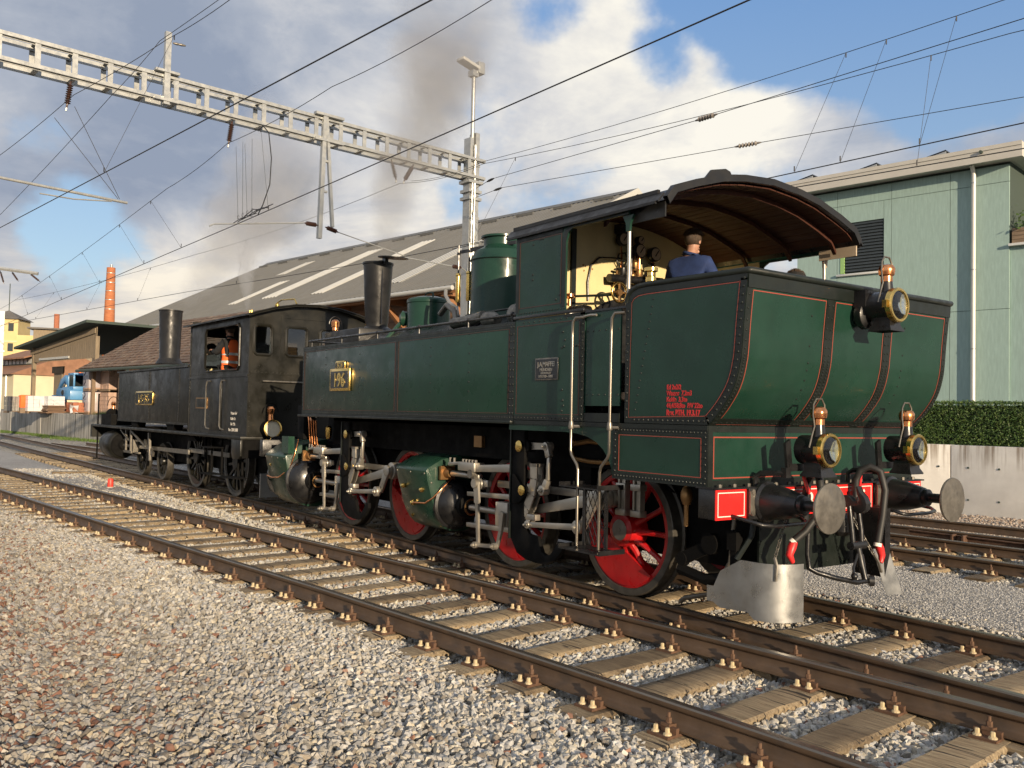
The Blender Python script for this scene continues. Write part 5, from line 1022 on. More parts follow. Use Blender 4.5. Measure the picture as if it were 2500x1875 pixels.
# --- frames, motion
for x0, x1 in ((-3.7, .64), (-8.4, -4.55)):
    for s in (-1, 1): P('frame_plate', G().box(x0, x1, *sorted((s*.60, s*.63)), .42, 1.16), 'soot')
    P('frame_stretcher', G().box(x0+.1, x0+.4, -.6, .6, .5, 1.1).box(x1-.5, x1-.2, -.6, .6, .5, 1.1), 'soot'); P('axle_keep', G().box((x0+x1)/2-.4, (x0+x1)/2+.4, -.6, .6, .8, 1.25), 'soot')
P('main_frame', G().box(-7.3, .6, -.95, -.90, 1.20, 1.61).box(-7.3, .6, .90, .95, 1.20, 1.61).box(-7.3, .6, -.95, .95, 1.56, 1.61).box(-2.0, -1.3, -.9, .9, .9, 1.5), 'soot'); P('ash_pan', G().box(-2.4, -1.2, -.55, .55, .35, 1.3), 'soot'); P('firebox', G().box(-3.9, -1.9, -.56, .56, .9, 2.4), 'soot')
P('spring_pack', G().prism([(-1.4, 1.02), (-.34, 1.02), (-.5, 1.12), (-.87, 1.17), (-1.25, 1.12)], 'y', -.72, -.64).prism([(-3.2, 1.02), (-2.15, 1.02), (-2.3, 1.12), (-2.68, 1.17), (-3.05, 1.12)], 'y', -.72, -.64), 'soot')
def bar(g, x0, z0, x1, z1, y, h0, h1=None, t=.035, s=-1):
    h1 = h1 or h0; d = Vector((x1-x0, 0, z1-z0)).normalized(); n = Vector((-d.z, 0, d.x)); a, b = Vector((x0, s*y, z0)), Vector((x1, s*y, z1)); w2 = Vector((0, t/2, 0))
    return g.add([p+n*e*hh/2+w2*q for p, hh in ((a, h0), (b, h1)) for e in (-1, 1) for q in (-1, 1)], [(0, 1, 3, 2), (4, 6, 7, 5), (0, 4, 5, 1), (2, 3, 7, 6), (0, 2, 6, 4), (1, 5, 7, 3)])
def boss(g, x, z, y, r_, t=.06, s=-1): return g.lathe([(r_, -t/2), (r_, t/2)], (x, s*y, z), (0, 1, 0), 20)
def pin(g, x, z, y, s=-1, r_=.026): return g.lathe([(r_, 0), (r_, .015)], (x, s*y, z), (0, s, 0), 6).lathe([(r_*.55, .01), (r_*.55, .035)], (x, s*y, z), (0, s, 0), 10)
def gear(dx, s, big):
    X = lambda x: x+dx
    # cylinder
    if big: x0, x1, sec = -8.95, -8.08, [(-.70, 1.25), (-.90, 1.215), (-1.17, 1.145), (-1.38, 1.0), (-1.41, .965), (-1.37, .78), (-1.29, .48), (-1.23, .33), (-1.14, .23), (-1.02, .17), (-.85, .16), (-.70, .2)]; cy, cz, cr = -1.0, .60, .36
    else: x0, x1, sec = -4.42, -3.68, [(-.70, 1.25), (-.88, 1.22), (-1.19, 1.155), (-1.38, 1.055), (-1.405, 1.02), (-1.375, .88), (-1.315, .685), (-1.275, .55), (-1.20, .41), (-1.12, .33), (-1.02, .29), (-.85, .29), (-.70, .34)]; cy, cz, cr = -.985, .62, .275
    cl = P('cylinder', G().prism([(-s*y if s > 0 else y, z) for y, z in sec], 'x', x0, x1), 'green2', bevel=.012, smooth=40); yy = lambda y: y if s < 0 else -y
    S(cl, 'cylinder_cover', G().lathe([(cr+.03, -.01), (cr+.03, .035), (cr, .05), (cr*.97, .11), (cr*.80, .19), (cr*.45, .225), (cr*.42, .30), (.0, .30)], (x1, yy(cy), cz), (1, 0, 0), 40), 'black', smooth=40); S(cl, 'cylinder_cover', G().lathe([(cr, -.01), (cr, .035), (cr*.9, .07), (0, .08)], (x0, yy(cy), cz), (-1, 0, 0), 32), 'black', smooth=40)
    g = G(); g.rivets((x0+.04, yy(sec[4][0])+s*.002, sec[4][1]-.03), (x1-.03, yy(sec[4][0])+s*.002, sec[4][1]-.03), .32, (0, s, 0), .013)
    for i in (5, 7): g.rivet((x1+.001, yy(sec[i][0]+.05), sec[i][1]), (1, 0, 0), .014)
    S(cl, 'jacket_screws', g, 'steel2', kind='stuff')
    ry = abs(sec[6][0]); S(cl, 'drain_cock', G().lathe([(.02, 0), (.03, .02), (.03, .05), (.015, .07)], (x0+.16, s*(ry+.03), .80), (0, s, .2), 8).lathe([(.02, 0), (.03, .02), (.03, .05), (.015, .07)], (x0+.58, s*(ry+.01), .78), (0, s, .2), 8).lathe([(.02, 0), (.034, .02), (.034, .05), (.015, .07)], (x0+.30, s*(ry-.03), .60), (0, s, .2), 8).lathe([(.02, 0), (.028, .02), (.028, .04)], (x0+.68, s*(ry-.20), .385), (0, s, -.4), 8).lathe([(.018, 0), (.024, .03)], (x0+.12, s*(ry-.12), .44), (0, s, -.3), 8), 'brass')
    S(cl, 'lubricator_pipe', G().tube([(x0+.32, s*(ry+.02), .60), (x0+.40, s*(ry+.05), .62), (x0+.62, s*(ry+.02), .63), (x1+.01, s*(ry-.01), .70), (x1+.05, s*1.2, .82), (x1+.03, s*1.05, .93), (x1+.02, s*.95, 1.0)] if not big else [(x0+.05, s*1.38, .62), (x0+.25, s*1.37, .60), (x0+.5, s*1.36, .62), (x1+.02, s*1.33, .78), (x1+.05, s*1.27, 1.0), (x1+.03, s*1.2, 1.25), (x1-.1, s*1.15, 1.40)], .011, 8), 'copper', smooth=60)
    if not big: v = S(cl, 'oil_nipple', G().lathe([(.03, 0), (.025, .06), (.04, .07), (.03, .1)], (-4.05, s*.85, 1.215), n=10).tube([(-4.05, s*.85, 1.3), (-3.98, s*.85, 1.36), (-3.7, s*.84, 1.40), (-3.3, s*.8, 1.42)], .009, 6).tube([(-4.0, s*.87, 1.29), (-3.85, s*.88, 1.255), (-3.65, s*.88, 1.28), (-3.5, s*.87, 1.32)], .009, 6), 'steel')
    else: S(cl, 'front_box', G().box(-8.25, -7.98, *sorted((s*1.30, s*1.40)), 1.02, 1.29), 'green2'); S(cl, 'oil_nipple', G().lathe([(.03, 0), (.05, .05), (.05, .17), (.025, .2)], (-7.25, s*1.05, 1.28), n=12), 'brass')
    S(cl, 'gland', G().lathe([(.13, 0), (.13, .06), (.09, .07), (.075, .16)], (x1+.28, s*1.02, cz), (1, 0, 0), 20), 'soot'); S(cl, 'gland_ring', G().lathe([(.095, 0), (.10, .01), (.10, .02)], (x1+.40, s*1.02, cz), (1, 0, 0), 20), 'bronze')
    # bar work
    o = P('motion_bracket', G().prism([(X(x), z) for x, z in ((-2.125, 1.555), (-2.125, .50), (-2.10, .41), (-2.0, .287), (-1.85, .24), (-1.68, .226), (-1.51, .231), (-1.35, .312), (-1.25, .414), (-1.26, .48), (-1.33, .48), (-1.39, .395), (-1.45, .34), (-1.513, .321), (-1.578, .344), (-1.62, .42), (-1.65, .49), (-1.80, .50), (-1.86, .55), (-1.88, .70), (-1.90, 1.0), (-1.90, 1.555))], 'y', *sorted((s*1.24, s*1.285))), 'soot', bevel=.004)
    S(o, 'bracket_flange', G().box(X(-2.135), X(-2.115), *sorted((s*1.30, s*1.16)), .42, 1.555), 'band')
    pc = P('piston_rod', G().cyl((x1+.2, s*1.05, .622), (X(-2.62), s*1.05, .625), .036, n=14), 'steel', smooth=60)
    sb_ = P('slide_bar', bar(bar(G(), X(-3.20), .787, X(-2.05), .83, 1.10, .05, .06, .07, s), X(-3.2), .435, X(-2.05), .478, 1.10, .05, .06, .07, s), 'steel', bevel=.005)
    chd = P('crosshead', boss(G().box(X(-2.52), X(-2.30), *sorted((s*1.04, s*1.20)), .50, .76), X(-2.56), .63, 1.05, .075, .10, s).lathe([(.065, 0), (.07, .04), (.07, .16), (.05, .18)], (X(-2.66), s*1.05, .625), (1, 0, 0), 18), 'steel', bevel=.004); S(chd, 'gudgeon_pin', pin(G(), X(-2.38), .635, 1.205, s, .035), 'steel2')
    S(chd, 'crosshead_arm', bar(bar(G(), X(-2.34), .66, X(-2.36), .46, 1.235, .07, .05, .03, s), X(-2.36), .46, X(-2.42), .29, 1.235, .05, .04, .03, s), 'steel')
    P('union_link', pin(pin(boss(boss(bar(G(), X(-2.79), .262, X(-2.42), .294, 1.27, .040, None, .022, s), X(-2.79), .262, 1.27, .036, .05, s), X(-2.42), .294, 1.27, .036, .05, s), X(-2.79), .262, 1.30, s, .024), X(-2.42), .294, 1.30, s, .024), 'steel')
    P('combination_lever', boss(bar(bar(G(), X(-2.79), .27, X(-2.825), .72, 1.235, .034, .055, .028, s), X(-2.825), .72, X(-2.85), .92, 1.235, .09, .085, .028, s), X(-2.87), .93, 1.235, .05, .06, s), 'steel')
    P('coupling_rod', pin(boss(boss(bar(bar(G(), X(-2.86), .925, X(-2.72), .935, 1.15, .075, .075, .05, s), X(-2.72), .935, X(-.87), .942, 1.02, .075, .075, .045, s), X(-2.86), .925, 1.16, .06, .08, s), X(-.87), .942, 1.02, .10, .08, s), X(-2.9), .925, 1.205, s, .036), 'steel', bevel=.004)
    P('connecting_rod', boss(bar(G(), X(-2.38), .635, X(-.87), .935, 1.12, .075, .12, .045, s), X(-.87), .935, 1.12, .11, .08, s), 'steel', bevel=.004)
    P('valve_crosshead', G().box(X(-3.24), X(-2.90), *sorted((s*1.10, s*1.24)), 1.055, 1.155).obox((X(-3.36), s*1.2, 1.125), (.13, 0, .012), (0, .02, 0), (0, 0, .018)).cyl((X(-3.50), s*1.15, 1.0), (X(-2.9), s*1.15, 1.0), .034, n=12), 'steel', bevel=.004); g = G()
    for q in range(5): g.lathe([(.016, 0), (.016, .03)], (X(-3.2+q*.065), s*1.19, 1.155), n=6)
    for q in (-3.47, -3.38): g.lathe([(.014, 0), (.014, .05)], (X(q), s*1.2, 1.14), n=6)
    P('valve_nuts', g, 'steel', kind='stuff'); P('valve_gland', G().lathe([(.075, 0), (.055, .05), (.05, .10)], (X(-3.62), s*1.15, 1.0), (1, 0, 0), 16).box(X(-3.64), X(-3.60), *sorted((s*1.05, s*1.25)), .92, 1.08), 'bronze')
    P('valve_drop_link', boss(boss(bar(G(), X(-2.98), 1.03, X(-2.90), .93, 1.20, .06, .05, .05, s), X(-2.98), 1.03, 1.2, .05, .09, s), X(-2.9), .925, 1.2, .04, .09, s), 'steel2')
    P('radius_rod', bar(bar(G(), X(-2.90), 1.095, X(-2.2), 1.138, 1.20, .075, .085, .04, s), X(-2.2), 1.138, X(-1.70), 1.06, 1.20, .085, .07, .04, s), 'steel', bevel=.004)
    rv = P('reversing_shaft', G().cyl((X(-1.97), s*.6, 1.383), (X(-1.97), s*1.30, 1.383), .042, n=14), 'soot'); S(rv, 'shaft_end', G().lathe([(.055, 0), (.058, .012), (.04, .02)], (X(-1.97), s*1.30, 1.383), (0, s, 0), 18), 'brass'); S(rv, 'lifting_arm', boss(bar(G(), X(-1.95), 1.385, X(-1.57), 1.395, 1.22, .075, .062, .03, s), X(-1.57), 1.395, 1.22, .045, .05, s), 'steel'); S(rv, 'arm_boss', boss(G(), X(-1.90), 1.385, 1.22, .06, .10, s), 'soot')
    P('lifting_link', pin(pin(boss(boss(bar(bar(bar(G(), X(-1.56), 1.39, X(-1.53), 1.29, 1.25, .065, .07, .05, s), X(-1.53), 1.29, X(-1.545), 1.06, 1.25, .038, .038, .03, s), X(-1.545), 1.06, X(-1.60), .96, 1.25, .05, .07, .06, s), X(-1.57), 1.395, 1.25, .042, .06, s), X(-1.605), .955, 1.25, .05, .08, s), X(-1.57), 1.395, 1.285, s, .022), X(-1.605), .955, 1.295, s, .024), 'steel', bevel=.003)
    ln = [(-1.745, 1.19), (-1.735, 1.06), (-1.775, .90), (-1.85, .76), (-1.93, .69)]; g = G()
    for yo in (1.205, 1.275):
        for a, b in zip(ln, ln[1:]): bar(g, X(a[0]), a[1], X(b[0]), b[1], yo, .105, .105, .018, s)
    el = P('expansion_link', g, 'steel'); S(el, 'link_cap', G().box(X(-1.80), X(-1.69), *sorted((s*1.19, s*1.29)), 1.185, 1.215), 'steel2'); S(el, 'link_trunnion', boss(G().prism([(X(-2.07), 1.09), (X(-2.03), 1.09), (X(-1.90), .98), (X(-1.84), .96), (X(-1.84), .88), (X(-1.95), .80), (X(-2.06), .79)], 'y', *sorted((s*1.285, s*1.315))), X(-1.87), .937, 1.30, .05, .05, s), 'soot', bevel=.006); S(el, 'trunnion_cap', G().lathe([(.05, 0), (.052, .012), (.03, .02)], (X(-1.875), s*1.325, .937), (0, s, 0), 18), 'brass')
    S(el, 'link_foot', G().box(X(-1.90), X(-1.72), *sorted((s*1.20, s*1.28)), .64, .70).box(X(-1.86), X(-1.80), *sorted((s*1.20, s*1.28)), .56, .64), 'steel', bevel=.004)
    P('eccentric_rod', pin(pin(boss(boss(bar(G(), X(-1.83), .592, X(-1.04), .655, 1.27, .05, .062, .03, s), X(-1.83), .592, 1.27, .04, .05, s), X(-1.04), .655, 1.27, .065, .06, s), X(-1.83), .592, 1.30, s, .024), X(-1.04), .655, 1.305, s, .034), 'steel', bevel=.004)
    P('return_crank', boss(bar(G(), X(-1.04), .655, X(-.87), .935, 1.215, .085, .12, .035, s), X(-.87), .935, 1.215, .075, .04, s), 'steel', bevel=.004)
for dx, big in ((0, False), (-4.14, True)):
    for s in (-1, 1): gear(dx, s, big)
# rear springs hangers seen beside the last wheel, sand pipes, brake gear
for x in (-.72, -.52):
    sl = P('spring_hanger', G().box(x-.05, x-.03, -1.02, -.96, .80, 1.13).box(x+.03, x+.05, -1.02, -.96, .80, 1.13).box(x-.02, x+.02, -1.0, -.97, .82, 1.15), 'steel'); S(sl, 'hanger_block', G().box(x-.065, x+.065, -1.04, -.95, 1.03, 1.09).box(x-.065, x+.065, -1.04, -.95, .79, .85), 'steel', bevel=.006)
P('brake_lever', G().obox((.10, -.88, .55), (.17, 0, .08), (0, .02, 0), (-.02, 0, .05)).lathe([(.09, -.03), (.09, .03)], (.256, -.88, .642), (0, 1, 0), 20).lathe([(.06, -.03), (.06, .03)], (-.063, -.88, .469), (0, 1, 0), 16), 'soot'); P('brake_hanger', G().box(.46, .56, -.92, -.84, .62, .78).box(.48, .54, -.90, -.86, .42, .62).cyl((.51, -.88, .3), (.51, -.88, .5), .035, n=10), 'soot'); P('brake_beam', G().tube([(-.1, -.88, .38), (.2, -.88, .33), (.45, -.88, .38), (.62, -.85, .42)], .05, 8), 'soot')
P('sand_pipe', G().tube([(.45, -.80, .95), (.40, -.80, .5), (.2, -.78, .2), (-.15, -.76, .10), (-.2, -.76, .06)], .022, 8), 'steel2', smooth=60); P('drain_valve', G().lathe([(.03, 0), (.05, .05), (.05, .10), (.03, .15)], (.22, -1.15, .98), n=12).cyl((.22, -1.15, .8), (.22, -1.15, 1.15), .02, n=8), 'bronze'); P('heating_pipe', G().tube([(-1.5, -.98, 1.42), (-1.25, -.98, 1.46), (-.9, -.98, 1.45), (-.4, -.98, 1.42)], .03, 8).tube([(-1.45, -1.0, 1.46), (-1.5, -1.0, 1.38), (-1.45, -1.0, 1.28), (-1.2, -1.0, 1.26), (-.3, -1.0, 1.27)], .022, 8), 'bronze'); P('oil_box', G().box(-3.28, -3.12, -1.0, -.85, 1.32, 1.45), 'bronze')
# front end between the locomotives
P('front_beam', G().box(-9.25, -9.1, -1.4, 1.4, .92, 1.2), 'black', bevel=.01)
for s in (-1, 1): bf = P('buffer', G().lathe([(.15, 0), (.12, .05), (.08, .35), (.07, .36), (.05, .37), (.05, .55), (.19, .57), (.19, .59)], (-9.25, s*.875, 1.05), (-1, 0, 0), 24), 'black')
fb = P('lubricator', G().box(-8.0, -7.75, -1.25, -1.05, 1.25, 1.78), 'soot', bevel=.01); S(fb, 'lubricator_handle', G().cyl((-7.9, -1.15, 1.78), (-7.9, -1.15, 2.02), .012, n=8).ball((-7.9, -1.15, 2.04), .028, 8), 'white'); S(fb, 'feed_pipe', G().tube([(-7.75, -1.15, 1.70), (-7.6, -1.15, 1.72), (-7.5, -1.15, 1.6)], .012, 6), 'steel')
for k in range(4): P('oil_pipe', G().tube([(-7.7+k*.09, -1.2, 1.62-.03*k), (-7.62+k*.09, -1.22, 1.55), (-7.60+k*.09, -1.2, 1.2), (-7.6+k*.1, -1.1, 1.05)], .010, 6), 'copper')
fl = P('front_lamp', G().lathe([(.05, 0), (.05, .05), (.065, .06), (.07, .14), (.05, .17), (.03, .18)], (-8.45, -.45, 3.06), n=18), 'copper'); S(fl, 'lamp_handle', G().tube([(-8.45, -.45+.11*math.cos(a*PI/12), 3.16+.13*math.sin(a*PI/12)) for a in range(13)], .008, 6), 'black')
# ------------------------------------------------------------------ black tank locomotive behind, local coordinates (x along the track, +x towards the camera)
B = thing('tank_locomotive', 'worn black tank locomotive with brass plate J.S.35 coupled behind the green one', 'locomotive', local=True)
place(B, (-15.5, -.22, 0), math.atan(.040))
def Q(name, g, mt, **k): return sub(B, name, g, M[mt] if isinstance(mt, str) else mt, **k)
H = 1.25
fp = Q('footplate', G().box(-5.85, 5.1, -1.34, 1.34, 1.15, 1.215), 'bloco', bevel=.01)
Q('end_skirt', G().prism([(4.65, 1.15), (5.1, 1.15), (5.1, .86), (5.0, .80), (4.72, .80), (4.65, .90)], 'y', -1.34, -1.25).prism([(4.65, 1.15), (5.1, 1.15), (5.1, .86), (5.0, .80), (4.72, .80), (4.65, .90)], 'y', 1.25, 1.34), 'bloco', bevel=.01)
for s in (-1, 1):
    y = s*H; a, b = sorted((y, s*.62)); tk = Q('side_tank', G().box(-3.55, 1.90, a, b, 1.34, 2.56), 'bloco', bevel=.014); yo = sorted((y, y+s*.006))
    S(tk, 'tank_cap', G().box(-3.62, 1.90, *sorted((s*(H+.03), s*.60)), 2.56, 2.60), 'bloco'); S(tk, 'tank_strap', G().box(-.93, -.83, *yo, 1.36, 2.55).box(1.25, 1.31, *yo, 1.36, 2.55).box(-3.55, 1.9, *yo, 1.345, 1.39), 'bloco'); g = G(); d = (0, s, 0)
    for x in (-3.50, -.90, -.86, 1.28): g.rivets((x, y+s*.006, 1.42), (x, y+s*.006, 2.52), .075, d, .014)
    for x in (-2.6, -1.75, .0, .65): g.rivets((x, y, 1.5), (x, y, 2.45), .19, d, .014)
    g.rivets((-3.4, y+s*.006, 1.367), (1.8, y+s*.006, 1.367), .09, d, .012)
    S(tk, 'rivets', g, 'bloco', kind='stuff'); Q('tank_bracket', G().prism([(-2.5, 1.34), (-1.9, 1.34), (-2.0, 1.21), (-2.4, 1.21)], 'y', *sorted((s*1.2, s*1.0))).prism([(.3, 1.34), (.9, 1.34), (.8, 1.21), (.4, 1.21)], 'y', *sorted((s*1.2, s*1.0))), 'soot')
    # cab side with window
    ww = [(2.87, 2.50), (2.95, 2.43), (4.62, 2.43), (4.70, 2.50), (4.70, 3.20), (4.62, 3.28), (2.95, 3.28), (2.87, 3.20)]; oc_ = [(1.96, 1.215), (5.14, 1.215), (5.14, 3.40), (1.96, 3.40)]
    ya, yb = sorted((y, s*(H-.02))); g = G(); g.box(1.96, 5.14, ya, yb, 1.215, 2.43).box(1.96, 2.87, ya, yb, 2.43, 3.40).box(4.70, 5.14, ya, yb, 2.43, 3.40).box(2.87, 4.70, ya, yb, 3.28, 3.40)
    for cx, cz, sx, sz in ((2.87, 2.43, 1, 1), (4.70, 2.43, -1, 1), (4.70, 3.28, -1, -1), (2.87, 3.28, 1, -1)): g.prism([(cx, cz), (cx+sx*.10, cz), (cx+sx*.03, cz+sz*.03), (cx, cz+sz*.10)], 'y', ya, yb)
    cs = Q('cab_side', g, 'bloco'); S(cs, 'window_frame', G().tube([(x, y+s*.008, z) for x, z in ww], .022, 6, closed=True), 'bloco'); g = G()
    for x in (2.0, 5.08): g.rivets((x, y, 1.3), (x, y, 3.35), .09, d, .013)
    g.rivets((2.0, y, 2.385), (5.08, y, 2.385), .10, d, .012); g.rivets((2.0, y, 1.255), (5.08, y, 1.255), .08, d, .011); S(cs, 'rivets', g, 'bloco', kind='stuff')
    S(cs, 'cab_moulding', G().box(1.955, 5.14, *sorted((y, s*(H+.02))), 2.30, 2.335).box(1.955, 1.99, *sorted((y, s*(H+.012))), 1.22, 3.40), 'bloco')
    dr = Q('cab_door', G().box(3.22, 3.86, *sorted((s*(H+.002), s*(H+.012))), 1.28, 2.28), 'bloco', bevel=.004)
    for x in (3.14, 3.92): S(dr, 'grab_rail', G().tube([(x+.12, y+s*.02, 2.24), (x+.03, y+s*.05, 2.24), (x, y+s*.06, 2.16), (x, y+s*.06, 1.38), (x+.03, y+s*.05, 1.32), (x+.12, y+s*.02, 1.31)], .014, 6), 'steel2')
    for z in (.96, .45): st = Q('cab_step', G().box(3.05, 3.75, *sorted((s*1.42, s*1.12)), z-.012, z), 'soot'); S(st, 'step_hanger', G().box(3.10, 3.13, *sorted((s*1.16, s*1.13)), z, 1.15).box(3.66, 3.69, *sorted((s*1.16, s*1.13)), z, 1.15), 'soot')
    Q('cab_step', G().box(4.25, 4.95, *sorted((s*1.40, s*1.1)), .44, .452).box(4.5, 4.53, *sorted((s*1.16, s*1.13)), .45, 1.0), 'soot')
rw = G(); zs0, zs1 = 2.70, 3.24; wx = [(-1.24, -.82), (-.55, -.13), (.13, .55), (.82, 1.24)]
rw.box(5.12, 5.14, -H+.02, H-.02, 1.215, 2.70); rw.box(5.12, 5.14, -H+.02, H-.02, 3.24, 3.40)
ys_ = [-H+.02]+[q for p in wx for q in p]+[H-.02]; ys_[1] = -1.16; ys_[-2] = 1.16
for i in range(0, 10, 2): rw.box(5.12, 5.14, ys_[i], ys_[i+1], 2.70, 3.24)
barc = [(-1.34, 3.40), (-1.2, 3.45), (-.85, 3.56), (-.45, 3.64), (0, 3.67), (.45, 3.64), (.85, 3.56), (1.2, 3.45), (1.34, 3.40)]
rw.prism([(y, 3.40) for y in (1.25, -1.25)]+[(y, z-.03) for y, z in barc[1:-1]], 'x', 5.12, 5.14)
cr_ = Q('cab_rear_wall', rw, 'bloco'); g = G(); g.rivets((5.145, -1.2, 2.38), (5.145, 1.2, 2.38), .07, (1, 0, 0), .012)
for y in (-1.21, -.02): g.rivets((5.142, y, 1.3), (5.142, y, 2.3), .09, (1, 0, 0), .012)
S(cr_, 'rivets', g, 'bloco', kind='stuff'); S(cr_, 'waist_strip', G().box(5.14, 5.148, -H, H, 2.345, 2.415), 'bloco'); S(cr_, 'hand_bar', G().tube([(5.2, -1.0, 2.22), (5.2, 1.0, 2.22)], .016, 8), 'steel2'); S(cr_, 'door_frame', G().box(5.14, 5.152, -.66, -.62, 2.6, 3.42).box(5.14, 5.152, .62, .66, 2.6, 3.42).box(5.14, 5.152, -.62, .62, 3.40, 3.43), 'bloco')
for i in range(4):
    a, b = ys_[1+2*i], ys_[2+2*i]; wn = S(cr_, 'rear_window', G().tube([(5.145, y, z) for y, z in ((a+.05, zs0), (b-.05, zs0), (b, zs0+.05), (b, zs1-.05), (b-.05, zs1), (a+.05, zs1), (a, zs1-.05), (a, zs0+.05))], .030, 6, closed=True), 'bloco'); S(wn, 'pane', G().box(5.128, 5.132, a, b, zs0, zs1), 'pane')
fw2 = Q('cab_front_wall', G().box(1.96, 1.98, -H+.02, H-.02, 1.215, 2.6).box(1.96, 1.98, -H+.02, H-.02, 3.2, 3.5).box(1.96, 1.98, -H+.02, -1.1, 2.6, 3.2).box(1.96, 1.98, -.45, .45, 2.6, 3.2).box(1.96, 1.98, 1.1, H-.02, 2.6, 3.2), 'bloco'); S(fw2, 'pane', G().box(1.968, 1.972, -1.1, -.45, 2.6, 3.2).box(1.968, 1.972, .45, 1.1, 2.6, 3.2), 'pane')
Q('inner_lining', G().box(1.985, 1.99, -1.2, 1.2, 1.6, 2.55).box(2.0, 5.1, H-.03, H-.022, 1.7, 2.40), 'cream'); Q('cab_floor', G().box(1.98, 5.12, -1.2, 1.2, 1.56, 1.62), 'planter'); Q('backhead', G().lathe([(.55, 0), (.55, .2), (0, .22)], (1.99, .1, 2.2), (1, 0, 0), 28), 'soot'); Q('brake_stand', G().cyl((3.1, -.8, 1.62), (3.1, -.8, 2.5), .04, n=8).tube([(3.0, -.9, 2.55), (3.1, -.8, 2.6), (3.3, -.7, 2.5)], .03, 6), 'soot'); Q('gauge_box', G().lathe([(.12, 0), (.12, .08)], (2.0, -.85, 2.95), (1, 0, 0), 16), 'soot')
brf = Q('cab_roof', G().loft([[(x, y, z+dz) for y, z in barc] for x, dz in ((1.80, 0), (5.32, 0))]).loft([[(x, y*.99, z-.03) for y, z in barc] for x in (1.80, 5.32)]).loft([[(5.32, y, z) for y, z in barc], [(5.32, y*.99, z-.03) for y, z in barc]]), 'bloco', smooth=50); S(brf, 'roof_bead', G().tube([(5.33, y, z) for y, z in barc], .018, 6), 'bloco'); S(brf, 'roof_gutter', G().box(1.78, 5.34, -1.37, -1.34, 3.38, 3.41).box(1.78, 5.34, 1.34, 1.37, 3.38, 3.41), 'bloco')
S(brf, 'whistle', G().lathe([(.02, 0), (.045, .04), (.045, .11), (.02, .14)], (4.1, -.3, 3.66), n=12).tube([(4.1, -.3, 3.80), (4.3, -.3, 3.84), (4.9, -.3, 3.80), (5.0, -.3, 3.70)], .015, 6), 'brass'); S(brf, 'safety_valve', G().box(2.15, 2.35, -.2, .0, 3.66, 3.74).cyl((2.2, -.1, 3.74), (2.2, -.1, 3.82), .03, n=8).cyl((2.3, -.1, 3.74), (2.3, -.1, 3.82), .03, n=8), 'brass')
Q('boiler', G().lathe([(.60, 0), (.60, 6.1)], (-4.1, 0, 2.15), (1, 0, 0), 32), 'smokebox'); Q('smokebox', G().lathe([(.25, -.1), (.5, -.05), (.64, 0), (.64, .9)], (-4.6, 0, 2.15), (1, 0, 0), 32), 'smokebox'); Q('boiler_fairing', G().box(-.6, 1.95, -.62, .62, 2.5, 2.72), 'bloco')
bch = Q('chimney', G().lathe([(.36, -.1), (.28, .02), (.262, .06), (.295, 1.30), (.31, 1.31), (.31, 1.34), (.29, 1.34), (.2, .3)], (-3.9, .1, 2.98), n=36), 'smokebox', smooth=30); Q('steam_dome', G().lathe([(.3, 0), (.3, .55), (.22, .7), (.08, .76), (0, .77)], (1.35, 0, 2.7), n=28), 'smokebox', smooth=40); Q('dome_pipe', G().cyl((1.72, -.5, 2.5), (1.72, -.5, 3.12), .10, n=14), 'smokebox')
bp2 = Q('name_plate', G().prism([(-1.93, 1.80), (-1.88, 1.75), (-.55, 1.75), (-.50, 1.80), (-.50, 2.03), (-.55, 2.08), (-1.88, 2.08), (-1.93, 2.03)], 'y', -H-.025, -H-.007), 'brass', bevel=.004); S(bp2, 'plate_field', G().prism([(-1.89, 1.82), (-1.85, 1.785), (-.58, 1.785), (-.54, 1.82), (-.54, 2.01), (-.58, 2.045), (-1.85, 2.045), (-1.89, 2.01)], 'y', -H-.028, -H-.0255), 'bloco'); text('plate_letters', 'J·S·35', .28, M['brass'], side_m(-1.215, -H-.030, 1.815), bp2, .004, 'CENTER', 1.42, .004)
bp3 = Q('builder_plate', G().box(2.42, 3.06, -H-.012, -H-.001, 1.70, 1.92), 'bronze'); S(bp3, 'plate_field', G().box(2.45, 3.03, -H-.0145, -H-.0125, 1.725, 1.895), 'bloco')
for st, sz, z in (('Wasser 5m³', .075, 1.60), ('Kohle  2t', .075, 1.50), ('36t  P22t', .075, 1.40), ('Rev. 28.04.2008', .085, 1.29)): text('side_lettering', st, sz, M['white'], side_m(4.35 if 'Rev' not in st else 4.26, -H-.003, z), B, .001, 'LEFT', .85)
bl = Q('head_lamp', G().lathe([(.13, -.22), (.15, -.2), (.155, 0), (.165, .0), (.165, .015), (.145, .015), (.10, -.095), (0, -.1)], (5.36, -.86, 1.36), (1, 0, 0), 28), 'soot'); S(bl, 'lens_ring', G().lathe([(.140, .025), (.168, .02), (.168, .04), (.145, .045)], (5.36, -.86, 1.36), (1, 0, 0), 28, ring=True), 'brass'); S(bl, 'reflector', G().lathe([(.14, .02), (.10, -.04), (.02, -.09), (0, -.09)], (5.36, -.86, 1.36), (1, 0, 0), 28), 'mirror', smooth=60); S(bl, 'lamp_neck', G().lathe([(.05, .14), (.045, .26), (.06, .28), (.07, .36), (.045, .40)], (5.28, -.86, 1.36), n=16), 'copper'); S(bl, 'lamp_handle', G().tube([(5.28, -.86+.14*math.cos(a*PI/10), 1.66+.16*math.sin(a*PI/10)) for a in range(11)], .009, 6), 'soot')
